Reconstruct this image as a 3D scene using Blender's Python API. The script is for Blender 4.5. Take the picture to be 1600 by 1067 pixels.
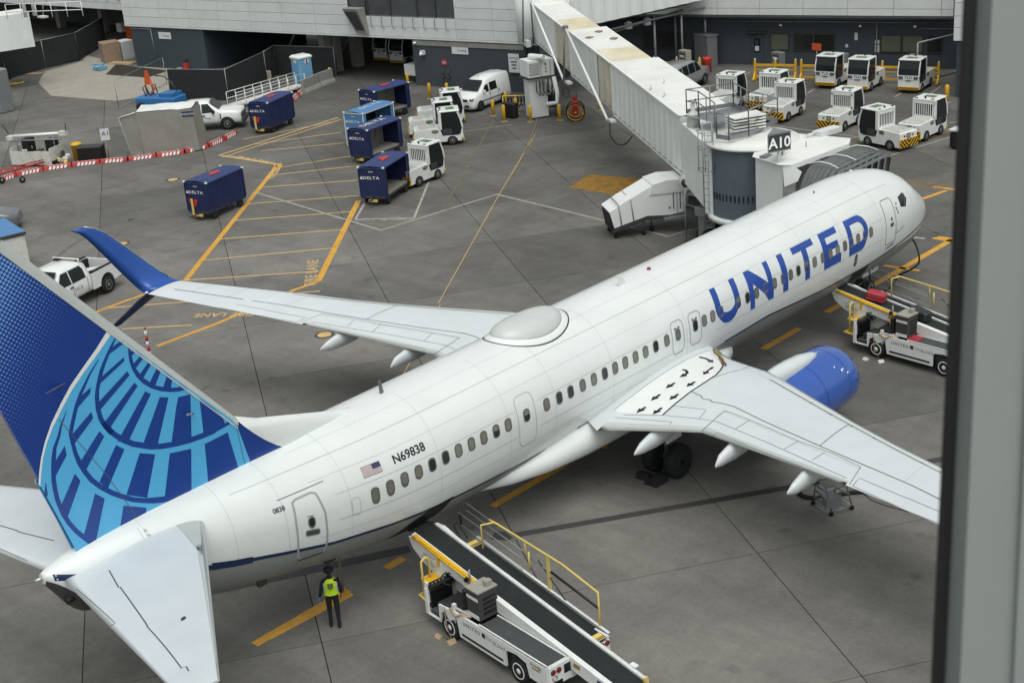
import bpy, bmesh, math, random
from mathutils import Vector, Matrix
random.seed(7)
D=bpy.data; SC=bpy.context.scene; COL=SC.collection; R=math.radians; PI=math.pi
for o in list(D.objects): D.objects.remove(o)
# ---------------------------------------------------------------- camera, sky, sun, exposure
cam=D.objects.new('camera',D.cameras.new('camera')); COL.objects.link(cam); SC.camera=cam
_m=[[0.6744218, -0.7342237, -0.0779149], [0.3210159, 0.1965554, 0.9264528], [0.664909, 0.6498319, -0.3682587]]
cam.matrix_world=Matrix.Translation((-53.88717, -28.41324, 21.25515))@Matrix(((_m[0][0],_m[1][0],-_m[2][0]),(_m[0][1],_m[1][1],-_m[2][1]),(_m[0][2],_m[1][2],-_m[2][2]))).to_4x4()
cam.data.sensor_width=36; cam.data.lens=36*2272.252/1600; cam.data.clip_end=2000; cam.data.clip_start=.05
cam.data.dof.use_dof=True; cam.data.dof.focus_distance=42; cam.data.dof.aperture_fstop=16
SC.render.resolution_x=1024; SC.render.resolution_y=682
W=D.worlds.new('World'); SC.world=W; W.use_nodes=True; nt=W.node_tree; nt.nodes.clear()
sky=nt.nodes.new('ShaderNodeTexSky'); sky.sky_type='NISHITA'; sky.sun_disc=False; sky.sun_elevation=R(52); sky.sun_rotation=R(150); sky.air_density=1.0; sky.dust_density=3.5; sky.ozone_density=1.0
hs=nt.nodes.new('ShaderNodeHueSaturation'); hs.inputs['Saturation'].default_value=.16
bg=nt.nodes.new('ShaderNodeBackground'); bg.inputs['Strength'].default_value=.15
wo=nt.nodes.new('ShaderNodeOutputWorld')
tn=nt.nodes.new('ShaderNodeMix'); tn.data_type='RGBA'; tn.blend_type='MULTIPLY'; tn.inputs[0].default_value=1; tn.inputs[7].default_value=(.955,.99,.97,1)   # faint green cast of the overcast light
nt.links.new(sky.outputs[0],hs.inputs['Color']); nt.links.new(hs.outputs[0],tn.inputs[6]); nt.links.new(tn.outputs[2],bg.inputs[0]); nt.links.new(bg.outputs[0],wo.inputs[0])
sun=D.objects.new('sun',D.lights.new('sun','SUN')); COL.objects.link(sun); sun.data.energy=1.4; sun.data.angle=R(60); sun.data.color=(1,.99,.95)
_el,_az=R(66),R(-125)   # direction towards the sun
sun.rotation_euler=Vector((math.cos(_el)*math.cos(_az),math.cos(_el)*math.sin(_az),math.sin(_el))).to_track_quat('Z','Y').to_euler()
sky.sun_elevation=_el; sky.sun_rotation=R(90)-_az
SC.view_settings.view_transform='Standard'; SC.view_settings.look='None'; SC.view_settings.gamma=1; SC.view_settings.exposure=-0.08
SC.view_settings.use_curve_mapping=False
SC.cycles.max_bounces=6; SC.cycles.diffuse_bounces=3; SC.cycles.glossy_bounces=3
# ---------------------------------------------------------------- surfaces of the aircraft
import math
FP=[ # s, top, bottom, zmax-width, half width
(0.0,2.98,2.92,2.95,0.03),(0.06,3.12,2.75,2.94,0.20),(0.2,3.28,2.52,2.93,0.40),(0.5,3.50,2.24,2.94,0.69),(1.0,3.80,1.97,3.00,1.01),
(1.5,4.10,1.80,3.10,1.23),(2.0,4.44,1.68,3.20,1.41),(2.6,4.86,1.58,3.32,1.58),(3.2,5.10,1.52,3.42,1.70),(4.0,5.27,1.47,3.50,1.79),
(5.0,5.38,1.45,3.55,1.85),(6.5,5.45,1.44,3.57,1.88),(9,5.45,1.44,3.57,1.88),(14,5.45,1.44,3.57,1.88),(20,5.45,1.44,3.57,1.88),(26,5.45,1.44,3.57,1.88),(28.0,5.45,1.44,3.58,1.88),
(30,5.45,1.46,3.60,1.87),(31.5,5.45,1.56,3.66,1.83),(33,5.45,1.78,3.78,1.71),(35,5.43,2.14,3.95,1.46),(36.2,5.40,2.42,4.07,1.25),(38,5.34,2.95,4.28,0.93),
(39.3,5.24,3.40,4.50,0.66),(40.05,5.13,3.66,4.62,0.46),(40.3,5.08,3.92,4.68,0.36),(40.55,5.02,4.35,4.78,0.26),(40.78,4.96,4.72,4.86,0.10)]
def _pc(s,k):
    P=FP
    if s<=P[0][0]: return P[0][k]
    if s>=P[-1][0]: return P[-1][k]
    for i in range(len(P)-1):
        if s<=P[i+1][0]: break
    x0,x1=P[i][0],P[i+1][0]; h=x1-x0; t=(s-x0)/h
    def m(j):
        if j<=0: return (P[1][k]-P[0][k])/(P[1][0]-P[0][0])
        if j>=len(P)-1: return (P[-1][k]-P[-2][k])/(P[-1][0]-P[-2][0])
        a=(P[j][k]-P[j-1][k])/(P[j][0]-P[j-1][0]); b=(P[j+1][k]-P[j][k])/(P[j+1][0]-P[j][0])
        if a*b<=0: return 0
        return 2*a*b/(a+b)
    t2=t*t; t3=t2*t
    return (2*t3-3*t2+1)*P[i][k]+(t3-2*t2+t)*h*m(i)+(-2*t3+3*t2)*P[i+1][k]+(t3-t2)*h*m(i+1)
NL=2.35
def fus(s,phi,off=0.0):
    """point on fuselage: s metres aft of nose, phi degrees from crown towards starboard (-y)"""
    tp,bt,zc,hw=(_pc(s,k) for k in (1,2,3,4)); a=math.radians(phi)
    c,sn=math.cos(a),math.sin(a)
    if c>=0: y,z,n,rz=-hw*sn,(tp-zc)*c,2.0,tp-zc
    else: y,z,n,rz=-hw*math.copysign(abs(sn)**(2/NL),sn),-(zc-bt)*abs(c)**(2/NL),NL,zc-bt
    ny=math.copysign(abs(y/hw)**(n-1)/hw,y); nz=math.copysign(abs(z/rz)**(n-1)/rz,z); L=math.hypot(ny,nz) or 1
    return (-s,y+off*ny/L,zc+z+off*nz/L)

WS=[(1.2,16.4,23.2,2.38,.13),(2.4,17.3,23.95,2.47,.13),(3.2,17.75,23.7,2.58,.13),(4.85,18.28,23.2,2.78,.125),(5.6,18.68,23.0,2.86,.12),(9.2,20.6,23.75,3.12,.11),(11.0,21.5,24.2,3.27,.105),(13.0,22.5,24.9,3.50,.10),(17.1,24.85,26.45,4.0,.10)]
TS=[(0.2,36.45,40.4,4.72,.10),(0.6,36.7,40.5,4.76,.10),(3.0,38.27,41.07,5.06,.095),(7.17,41.0,42.08,5.57,.09),(7.75,41.38,42.22,5.64,.09)]
def _st(T,y):
    y=abs(y)
    if y<=T[0][0]: return T[0][1:]
    for a,b in zip(T,T[1:]):
        if y<=b[0]:
            t=(y-a[0])/(b[0]-a[0]); return tuple(a[i]+(b[i]-a[i])*t for i in range(1,5))
    return T[-1][1:]
def _th(c):
    return 5*(0.2969*math.sqrt(max(c,0))-0.126*c-0.3516*c*c+0.2843*c**3-0.1036*c**4)
def lift(T,y,c,up=1,off=0.0):
    """wing-type surface: y signed span, c chord fraction"""
    le,te,z,t=_st(T,y); ch=te-le
    return (-(le+c*ch),y,z+up*(_th(c)*t*ch*(1.1 if up>0 else .9)+off)+.25*t*ch*(1-c)*c)
def finy(x,z): return .07+.028*(x+41)-.004*(z-5)

# ---------------------------------------------------------------- materials
def lin(h):
    h=h.lstrip('#'); c=[int(h[i:i+2],16)/255 for i in (0,2,4)]
    return tuple((x/12.92 if x<=.04045 else ((x+.055)/1.055)**2.4) for x in c)+(1,)
MT={}
def mat(name,col,rough=.6,metal=0,var=.06,scale=3.0,dirt=0,dirtcol=(.03,.028,.025,1),spec=.5,bump=0,stretch=None,coat=0,randobj=0):
    """procedural material: base colour with fine mottling, optional dirt patches, grain and bump"""
    m=D.materials.new(name); m.use_nodes=True; n=m.node_tree.nodes; l=m.node_tree.links; b=n['Principled BSDF']
    c=lin(col) if isinstance(col,str) else tuple(col)+((1,) if len(col)==3 else ())
    tc=n.new('ShaderNodeTexCoord'); mp=n.new('ShaderNodeMapping'); l.new(tc.outputs['Object'],mp.inputs[0])
    if stretch: mp.inputs['Scale'].default_value=stretch
    nz=n.new('ShaderNodeTexNoise'); nz.inputs['Scale'].default_value=scale; nz.inputs['Detail'].default_value=6; nz.inputs['Roughness'].default_value=.65
    l.new(mp.outputs[0],nz.inputs['Vector'])
    mx=n.new('ShaderNodeMix'); mx.data_type='RGBA'; mx.blend_type='MULTIPLY'; mx.inputs[0].default_value=1
    mx.inputs[6].default_value=c
    mr=n.new('ShaderNodeMapRange'); mr.inputs[1].default_value=.3; mr.inputs[2].default_value=.7; mr.inputs[3].default_value=1-var; mr.inputs[4].default_value=1+var
    l.new(nz.outputs[0],mr.inputs[0]); l.new(mr.outputs[0],mx.inputs[7]); out=mx.outputs[2]
    if dirt:
        n2=n.new('ShaderNodeTexNoise'); n2.inputs['Scale'].default_value=scale*.45; n2.inputs['Detail'].default_value=8; n2.inputs['Roughness'].default_value=.7; l.new(mp.outputs[0],n2.inputs['Vector'])
        r2=n.new('ShaderNodeMapRange'); r2.inputs[1].default_value=.48; r2.inputs[2].default_value=.75; r2.inputs[3].default_value=0; r2.inputs[4].default_value=dirt; l.new(n2.outputs[0],r2.inputs[0])
        m2=n.new('ShaderNodeMix'); m2.data_type='RGBA'; m2.inputs[7].default_value=dirtcol; l.new(r2.outputs[0],m2.inputs[0]); l.new(out,m2.inputs[6]); out=m2.outputs[2]
    if randobj:
        oi=n.new('ShaderNodeObjectInfo'); r3=n.new('ShaderNodeMapRange'); r3.inputs[3].default_value=1-randobj; r3.inputs[4].default_value=1+randobj; l.new(oi.outputs['Random'],r3.inputs[0])
        m3=n.new('ShaderNodeMix'); m3.data_type='RGBA'; m3.blend_type='MULTIPLY'; m3.inputs[0].default_value=1; l.new(out,m3.inputs[6]); l.new(r3.outputs[0],m3.inputs[7]); out=m3.outputs[2]
    l.new(out,b.inputs['Base Color'])
    rr=n.new('ShaderNodeMapRange'); rr.inputs[3].default_value=max(0,rough-.08); rr.inputs[4].default_value=min(1,rough+.08); l.new(nz.outputs[0],rr.inputs[0]); l.new(rr.outputs[0],b.inputs['Roughness'])
    b.inputs['Metallic'].default_value=metal; b.inputs['Specular IOR Level'].default_value=spec
    if coat: b.inputs['Coat Weight'].default_value=coat; b.inputs['Coat Roughness'].default_value=.12
    if bump:
        bp=n.new('ShaderNodeBump'); bp.inputs['Strength'].default_value=bump; bp.inputs['Distance'].default_value=.02; l.new(nz.outputs[0],bp.inputs['Height']); l.new(bp.outputs[0],b.inputs['Normal'])
    MT[name]=m; return m
mat('aircraft_white','#dde1df',.30,var=.03,scale=1.3,dirt=.22,dirtcol=lin('#c0c3bd'),coat=.4,bump=.035,stretch=(.5,1,1))
mat('wing_grey','#ced3d5',.38,var=.03,scale=1.1,dirt=.16,dirtcol=lin('#a9b1b0'),coat=.15)
mat('flap_grey','#b9bdb9',.42,var=.04,scale=1.6,dirt=.25,dirtcol=lin('#989a94'))
mat('belly_grey','#868885',.4,var=.04,scale=.9,dirt=.25,dirtcol=lin('#777873'))
mat('bare_metal','#c0c2c0',.3,metal=.75,var=.05,scale=2)
mat('dark_metal','#4a4c4c',.45,metal=.4,var=.1,scale=4)
mat('galv_steel','#8d9092',.45,metal=.5,var=.08,scale=5)
mat('panel_line','#55595a',.7,var=.05)
mat('panel_line_faint','#aab0ae',.6,var=.05)
mat('navy','#16294f',.4,var=.04)
mat('logo_navy','#0a3c8c',.3,var=.05,scale=1,coat=.3)
mat('logo_sky','#52aede',.3,var=.03,scale=1.5,coat=.3)
mat('title_blue','#1d489c',.34,var=.05,coat=.2)
mat('engine_blue','#2b55a6',.2,var=.04,scale=1.2,coat=.8)
mat('winglet_blue','#1f4f9f',.3,var=.04,coat=.4)
mat('winglet_dark','#15294e',.35,var=.04)
mat('black_rubber','#17181a',.8,var=.2,scale=8,dirt=.2,dirtcol=lin('#3a3936'))
mat('black','#0d0e0f',.6,var=.1)
mat('white_paint','#dcdedb',.45,var=.05,scale=4,dirt=.25,dirtcol=lin('#8d8a83'),coat=.15)
mat('clean_white','#e4e6e4',.35,var=.02,coat=.4)
mat('dirty_white','#cfcfc8',.6,var=.12,scale=5,dirt=.5,dirtcol=lin('#7d7a72'))
mat('yellow','#d9a81c',.55,var=.08,scale=5,dirt=.2,dirtcol=lin('#6a5a2a'))
mat('pale_yellow','#d7bd6a',.55,var=.08,scale=5,dirt=.2,dirtcol=lin('#8a7a4a'))
mat('marking_yellow','#cf9a3c',.85,var=.15,scale=4,dirt=.5,dirtcol=lin('#75643f'))
mat('marking_pale','#cbaa70',.85,var=.15,scale=4,dirt=.5,dirtcol=lin('#7d7260'))
mat('marking_faint','#6f6450',.9,var=.25,scale=3,dirt=.6,dirtcol=lin('#56514a'))
mat('marking_old','#8f6a22',.85,var=.3,scale=2.5,dirt=.8,dirtcol=lin('#4d422c'))
mat('marking_white','#a6a39c',.85,var=.2,scale=4,dirt=.7,dirtcol=lin('#6c6a65'))
mat('red','#b8322c',.5,var=.1,scale=4,dirt=.2)
mat('barrier_red','#b23a33',.55,var=.12,scale=3,dirt=.3,dirtcol=lin('#7a3a33'))
mat('blue_vinyl','#17254f',.5,var=.15,scale=2.2,dirt=.3,dirtcol=lin('#131b38'),bump=.4)
mat('blue_roof','#2b3a6b',.55,var=.12,scale=2,dirt=.35,dirtcol=lin('#4a5578'))
mat('sky_blue_plastic','#6fa3c4',.45,var=.05)
mat('light_blue_roof','#4f7fb0',.5,var=.1)
mat('orange','#c8552a',.5,var=.1,dirt=.2)
mat('lift_blue','#2f6ea8',.5,var=.1,dirt=.3)
mat('concrete_wall','#8b8a84',.9,var=.1,scale=3,dirt=.4,dirtcol=lin('#5d5b55'))
mat('dark_wall','#40474d',.8,var=.06,scale=1.2,dirt=.3,dirtcol=lin('#343a3f'))
mat('dark_wall_left','#3a444b',.8,var=.06,scale=1.2,dirt=.3,dirtcol=lin('#2f363c'))
mat('column_paint','#98958b',.8,var=.06,dirt=.3,dirtcol=lin('#6d6a61'))
mat('facade_panel','#d3d6d5',.5,var=.04,scale=1.5,dirt=.25,dirtcol=lin('#9b9c98'),randobj=.035)
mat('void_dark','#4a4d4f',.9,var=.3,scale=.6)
mat('screen_black','#25282a',.9,var=.25,scale=1.5,dirt=.3,dirtcol=lin('#2c2f31'))
mat('glass_dark','#1b2325',.12,var=.1,spec=.8)
mat('glass_green','#3c4b4a',.1,var=.25,scale=.8,spec=.8)
mat('vehicle_glass','#1d2324',.15,var=.1,spec=.4)
mat('shade_closed','#78756a',.5,var=.2,scale=5,randobj=.28)
mat('cabin_dark','#2c2f2e',.15,var=.1,randobj=.5)
mat('window_frame','#696d6e',.35,metal=.3,var=.05)
mat('door_seal','#9fa3a1',.5,var=.05)
mat('bridge_white','#e0e4e1',.5,var=.05,scale=1.2,dirt=.3,dirtcol=lin('#a7a9a1'),stretch=(1,1,.3))
mat('bridge_roof','#dfe0db',.6,var=.05,scale=.9,dirt=.35,dirtcol=lin('#aba999'))
mat('bridge_cream','#c5c0ae',.6,var=.06,dirt=.35,dirtcol=lin('#8c8672'))
mat('bridge_stain','#cdc4a6',.7,var=.15,scale=.8,dirt=.95,dirtcol=lin('#dcdad0'))
mat('curtain_grey','#59636b',.55,var=.06)
mat('bellows_grey','#5f6363',.75,var=.18,scale=2)
mat('steel_plate','#8f8c84',.5,var=.08,scale=1.3,dirt=.4,dirtcol=lin('#6f6b62'))
mat('plywood','#96806c',.8,var=.15,dirt=.3)
mat('cardboard','#b09a78',.8,var=.1)
mat('hi_vis','#b6d41e',.7,var=.06)
mat('hi_vis_silver','#b7c6a4',.5,var=.05)
mat('vest_emblem','#4f6b2c',.7,var=.1)
mat('clothes_dark','#14171d',.9,var=.2,scale=6)
mat('skin','#5a3d2e',.6)
mat('glove_blue','#4a7fc4',.5)
mat('belt_black','#11191a',.7,var=.15,scale=2.5,dirt=.4,dirtcol=lin('#2d302c'))
mat('deck_grey','#3c4142',.8,var=.12,scale=6,dirt=.4,dirtcol=lin('#565a58'))
mat('suitcase_red','#a02f3c',.5,var=.12)
mat('suitcase_dark','#2b3231',.6,var=.12)
mat('light_red','#8a1a1c',.3)
mat('chrome','#b8bab8',.25,metal=.9)
mat('silver_car','#9b9fa0',.3,metal=.3,coat=.5)
mat('grey_car','#6e6f72',.3,metal=.3,coat=.5)
mat('soil','#2f2a22',.95,var=.35,scale=1.5)
mat('fresh_concrete','#9a958a',.9,var=.12,scale=.8,dirt=.6,dirtcol=lin('#8f8b80'),bump=.2)
mat('green_sticker','#4b6b45',.5,var=.4,scale=9,dirt=.7,dirtcol=lin('#b9c4b4'))
mat('window_blind','#5c604f',.6,var=.1)
mat('sign_dark','#3b3b3b',.5)
mat('mullion_grey','#7c827f',.55,var=.03,scale=20)
mat('gasket_black','#050505',.7)
mat('drain_grate','#3a3b3c',.8,var=.5,scale=14)
mat('tarmac_patch','#3b3b3b',.9,var=.15,scale=4)
mat('lamp_white','#ffffff',.3)
mat('flag_red','#7a2733',.5); mat('flag_blue','#3a3f5c',.5)
mat('hose_tan','#8c7d60',.7)
mat('rubber_grey','#3c3b3a',.8)
mat('radome_grey','#c3c6c4',.35,var=.03,coat=.2)
mat('decal_dark','#20242a',.5)
mat('gold','#8f7a3a',.5)
# ground concrete: slabs share it; broad stains in world position, every slab slightly different
def ground_mat():
    m=D.materials.new('apron_concrete'); m.use_nodes=True; n=m.node_tree.nodes; l=m.node_tree.links; b=n['Principled BSDF']
    g=n.new('ShaderNodeNewGeometry'); oi=n.new('ShaderNodeObjectInfo')
    def noise(sc,det=7,st=None,ro=.65,dist=0):
        mp=n.new('ShaderNodeMapping'); l.new(g.outputs['Position'],mp.inputs[0])
        if st: mp.inputs['Scale'].default_value=st[0]; mp.inputs['Rotation'].default_value=(0,0,st[1])
        z=n.new('ShaderNodeTexNoise'); z.inputs['Scale'].default_value=sc; z.inputs['Detail'].default_value=det; z.inputs['Roughness'].default_value=ro; z.inputs['Distortion'].default_value=dist; l.new(mp.outputs[0],z.inputs['Vector']); return z.outputs[0]
    def rng(i,a,b_,c,d):
        r=n.new('ShaderNodeMapRange'); r.inputs[1].default_value=a; r.inputs[2].default_value=b_; r.inputs[3].default_value=c; r.inputs[4].default_value=d; l.new(i,r.inputs[0]); return r.outputs[0]
    def mul(a,b_):
        x=n.new('ShaderNodeMath'); x.operation='MULTIPLY'; l.new(a,x.inputs[0]); l.new(b_,x.inputs[1]); return x.outputs[0]
    v=rng(noise(.11,4),.35,.65,.80,1.16)
    v=mul(v,rng(noise(1.1,9,ro=.75),.3,.72,.86,1.12))
    v=mul(v,rng(noise(13,6,ro=.85),.3,.7,.86,1.14)); v=mul(v,rng(noise(5,8,ro=.8),.32,.68,.90,1.10))
    v=mul(v,rng(noise(.55,6,((1,.16,1),R(-32)),ro=.7),.36,.68,.82,1.10))      # traffic streaks
    v=mul(v,rng(noise(.8,5,((.22,1,1),R(20)),ro=.7),.42,.7,1.04,.91))
    v=mul(v,rng(oi.outputs['Random'],0,1,.82,1.16))
    # scattered oil spots
    vo=n.new('ShaderNodeTexVoronoi'); vo.inputs['Scale'].default_value=.62; l.new(g.outputs['Position'],vo.inputs['Vector'])
    wob=noise(2.5,5)
    ad=n.new('ShaderNodeMath'); ad.operation='ADD'; l.new(vo.outputs['Distance'],ad.inputs[0]); l.new(rng(wob,.3,.7,-.12,.12),ad.inputs[1])
    v=mul(v,rng(ad.outputs[0],.02,.16,.72,1.0))
    v=mul(v,rng(noise(.33,8,ro=.8,dist=.8),.60,.74,1.0,.80))
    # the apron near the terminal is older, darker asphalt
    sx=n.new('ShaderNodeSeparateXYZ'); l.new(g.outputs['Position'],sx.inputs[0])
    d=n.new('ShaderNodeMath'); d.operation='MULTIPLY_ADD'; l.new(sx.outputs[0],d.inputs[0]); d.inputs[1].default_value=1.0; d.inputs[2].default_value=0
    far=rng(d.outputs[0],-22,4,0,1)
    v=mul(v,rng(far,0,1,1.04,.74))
    mx=n.new('ShaderNodeMix'); mx.data_type='RGBA'; mx.inputs[6].default_value=(.178,.171,.154,1); mx.inputs[7].default_value=(.166,.158,.143,1)
    l.new(rng(noise(.2,3),.4,.6,0,1),mx.inputs[0])
    # fine drips, rust brown stains and white scuffs
    v=mul(v,rng(noise(7,6,ro=.8),.66,.74,1.0,.78)); v=mul(v,rng(noise(4.2,7,((1,.3,1),R(35)),ro=.8),.64,.76,1.0,1.22))
    cm=n.new('ShaderNodeMix'); cm.data_type='RGBA'; cm.blend_type='MULTIPLY'; cm.inputs[0].default_value=1; l.new(mx.outputs[2],cm.inputs[6]); l.new(v,cm.inputs[7])
    l.new(cm.outputs[2],b.inputs['Base Color']); b.inputs['Roughness'].default_value=.82; b.inputs['Specular IOR Level'].default_value=.35
    bp=n.new('ShaderNodeBump'); bp.inputs['Strength'].default_value=.25; bp.inputs['Distance'].default_value=.01; l.new(noise(18,5),bp.inputs['Height']); l.new(bp.outputs[0],b.inputs['Normal'])
    MT['apron_concrete']=m
ground_mat()
mat('joint_dark','#2c2a27',.95,var=.2)
# fin blue with the halftone of lighter dots towards the top and rear
def fin_mat():
    m=D.materials.new('fin_halftone'); m.use_nodes=True; n=m.node_tree.nodes; l=m.node_tree.links; b=n['Principled BSDF']
    tc=n.new('ShaderNodeTexCoord'); sx=n.new('ShaderNodeSeparateXYZ'); l.new(tc.outputs['Object'],sx.inputs[0])
    def M(op,a,b_=None,c=None):
        x=n.new('ShaderNodeMath'); x.operation=op
        for i,v in enumerate((a,b_,c)):
            if v is None: continue
            if isinstance(v,(int,float)): x.inputs[i].default_value=v
            else: l.new(v,x.inputs[i])
        return x.outputs[0]
    X,Z=sx.outputs[0],sx.outputs[2]
    u=M('MULTIPLY',M('ADD',X,Z),8.2); w=M('MULTIPLY',M('SUBTRACT',Z,X),8.2)
    fu=M('SUBTRACT',M('FRACT',u),.5); fw=M('SUBTRACT',M('FRACT',w),.5)
    d=M('SQRT',M('ADD',M('MULTIPLY',fu,fu),M('MULTIPLY',fw,fw)))
    # t grows towards top rear edge of the fin
    t=M('ADD',M('MULTIPLY',M('ADD',Z,-9.0),.30),M('MULTIPLY',M('ADD',X,39.8),-.42)); t=M('MINIMUM',M('MAXIMUM',t,0),1)
    thr=M('ADD',M('MULTIPLY',t,.30),.10)
    dot=M('LESS_THAN',d,thr)
    mx=n.new('ShaderNodeMix'); mx.data_type='RGBA'; mx.inputs[6].default_value=lin('#0b3786'); mx.inputs[7].default_value=lin('#79a9e6')
    l.new(M('MULTIPLY',dot,M('ADD',M('MULTIPLY',t,.85),.06)),mx.inputs[0])
    # darker grid near the white swoosh
    s=M('MINIMUM',M('MAXIMUM',M('MULTIPLY',M('SUBTRACT',M('ADD',M('MULTIPLY',X,.75),39.05),M('MULTIPLY',Z,.62)),.0),0),1)
    l.new(mx.outputs[2],b.inputs['Base Color']); b.inputs['Roughness'].default_value=.3; b.inputs['Coat Weight'].default_value=.3; b.inputs['Coat Roughness'].default_value=.15
    MT['fin_halftone']=m
fin_mat()
# ---------------------------------------------------------------- mesh helpers
def new_obj(name,me,parent=None):
    o=D.objects.new(name,me); COL.objects.link(o)
    if parent is not None: o.parent=parent
    return o
class MB:
    """collects simple shapes and links them as one mesh object"""
    def __init__(s): s.v=[]; s.f=[]; s.m=[]; s.mats=[]; s.sm=[]
    def _mi(s,m):
        if m is None: m='__'
        if m not in s.mats: s.mats.append(m)
        return s.mats.index(m)
    def add(s,vs,fs,m=None,smooth=False,T=None):
        o=len(s.v); mi=s._mi(m)
        s.v+= [tuple(T@Vector(v)) for v in vs] if T is not None else [tuple(v) for v in vs]
        for f in fs: s.f.append([i+o for i in f]); s.m.append(mi); s.sm.append(smooth)
        return s
    def box(s,c,d,m=None,rz=0,T=None,rot=None):
        x,y,z=[k/2 for k in d]
        vs=[(sx*x,sy*y,sz*z) for sz in (-1,1) for sy in (-1,1) for sx in (-1,1)]
        M=Matrix.Translation(c)@(rot.to_4x4() if rot is not None else Matrix.Rotation(rz,4,'Z'))
        if T is not None: M=T@M
        return s.add(vs,[(0,2,3,1),(4,5,7,6),(0,1,5,4),(2,6,7,3),(0,4,6,2),(1,3,7,5)],m,T=M)
    def bevbox(s,c,d,r=.03,m=None,rz=0,T=None,rot=None):
        """box with chamfered vertical and top edges"""
        x,y,z=[k/2 for k in d]; r=min(r,x*.9,y*.9,z*.9)
        def ring(X,Y,zz): return [(X-r,-Y,zz),(X,-Y+r,zz),(X,Y-r,zz),(X-r,Y,zz),(-X+r,Y,zz),(-X,Y-r,zz),(-X,-Y+r,zz),(-X+r,-Y,zz)]
        L=[ring(x-r*.7,y-r*.7,-z),ring(x,y,-z+r*.7),ring(x,y,z-r*.7),ring(x-r*.7,y-r*.7,z)]
        vs=sum(L,[]); fs=[tuple(range(7,-1,-1)),tuple(range(24,32))]
        for k in range(3):
            for i in range(8): j=(i+1)%8; fs.append((k*8+i,k*8+j,k*8+8+j,k*8+8+i))
        M=Matrix.Translation(c)@(rot.to_4x4() if rot is not None else Matrix.Rotation(rz,4,'Z'))
        if T is not None: M=T@M
        return s.add(vs,fs,m,T=M)
    def cyl(s,a,b,r,m=None,n=12,r2=None,caps=True,smooth=True):
        a,b=Vector(a),Vector(b); d=b-a; r2=r if r2 is None else r2
        if d.length<1e-6: return s
        q=d.to_track_quat('Z','Y'); ux,uy=q@Vector((1,0,0)),q@Vector((0,1,0))
        vs=[a+(ux*math.cos(t)+uy*math.sin(t))*r for t in [2*PI*i/n for i in range(n)]]+[b+(ux*math.cos(t)+uy*math.sin(t))*r2 for t in [2*PI*i/n for i in range(n)]]
        s.add(vs,[(i,(i+1)%n,n+(i+1)%n,n+i) for i in range(n)],m,smooth)
        if caps:
            o=len(s.v)-2*n; mi=s._mi(m); s.f.append([o+i for i in range(n-1,-1,-1)]); s.m.append(mi); s.sm.append(False); s.f.append([o+n+i for i in range(n)]); s.m.append(mi); s.sm.append(False)
        return s
    def tube(s,pts,r,m=None,n=8):
        pts=[Vector(p) for p in pts]; N=len(pts); up=None; vs=[]
        for i,p in enumerate(pts):
            t=((pts[min(i+1,N-1)]-p).normalized()+(p-pts[max(i-1,0)]).normalized()).normalized() if 0<i<N-1 else ((pts[1]-pts[0]) if i==0 else (pts[-1]-pts[-2])).normalized()
            if up is None: up=t.orthogonal().normalized()
            up=(up-t*up.dot(t)); up=up.normalized() if up.length>1e-6 else t.orthogonal().normalized()
            w=t.cross(up)
            k=1.0
            vs+=[p+(up*math.cos(a)+w*math.sin(a))*r*k for a in [2*PI*j/n for j in range(n)]]
        fs=[(i*n+j,i*n+(j+1)%n,(i+1)*n+(j+1)%n,(i+1)*n+j) for i in range(N-1) for j in range(n)]+[tuple(range(n-1,-1,-1)),tuple((N-1)*n+j for j in range(n))]
        return s.add(vs,fs,m,True)
    def prism(s,poly,a,b,m=None,axis='y',T=None,smooth=False):
        """polygon extruded: axis y -> poly in (x,z); axis z -> poly in (x,y); axis x -> poly in (y,z)"""
        P=lambda p,k: (p[0],k,p[1]) if axis=='y' else ((p[0],p[1],k) if axis=='z' else (k,p[0],p[1]))
        n=len(poly); vs=[P(p,a) for p in poly]+[P(p,b) for p in poly]
        return s.add(vs,[tuple(range(n)),tuple(range(2*n-1,n-1,-1))]+[(i,(i+1)%n,n+(i+1)%n,n+i) for i in range(n)],m,smooth,T)
    def loft(s,rings,m=None,smooth=True,cap=True,closed=True):
        n=len(rings[0]); vs=sum([list(r) for r in rings],[]); fs=[]
        for k in range(len(rings)-1):
            for i in range(n if closed else n-1): j=(i+1)%n; fs.append((k*n+i,k*n+j,(k+1)*n+j,(k+1)*n+i))
        s.add(vs,fs,m,smooth)
        if cap:
            o=len(s.v)-len(vs); mi=s._mi(m)
            for base,rev in ((0,True),((len(rings)-1)*n,False)):
                idx=[o+base+i for i in range(n)]; s.f.append(idx[::-1] if rev else idx); s.m.append(mi); s.sm.append(False)
        return s
    def lathe(s,prof,c,axis='y',m=None,n=20,smooth=True,closed=False):
        """prof: list of (radius, position along axis)"""
        rings=[]
        for r,h in prof:
            ring=[]
            for i in range(n):
                t=2*PI*i/n; a,b=r*math.cos(t),r*math.sin(t)
                ring.append({'x':(c[0]+h,c[1]+a,c[2]+b),'y':(c[0]+a,c[1]+h,c[2]+b),'z':(c[0]+a,c[1]+b,c[2]+h)}[axis])
            rings.append(ring)
        return s.loft(rings,m,smooth,cap=True)
    def quad(s,pts,m=None): return s.add(pts,[tuple(range(len(pts)))],m)
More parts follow.
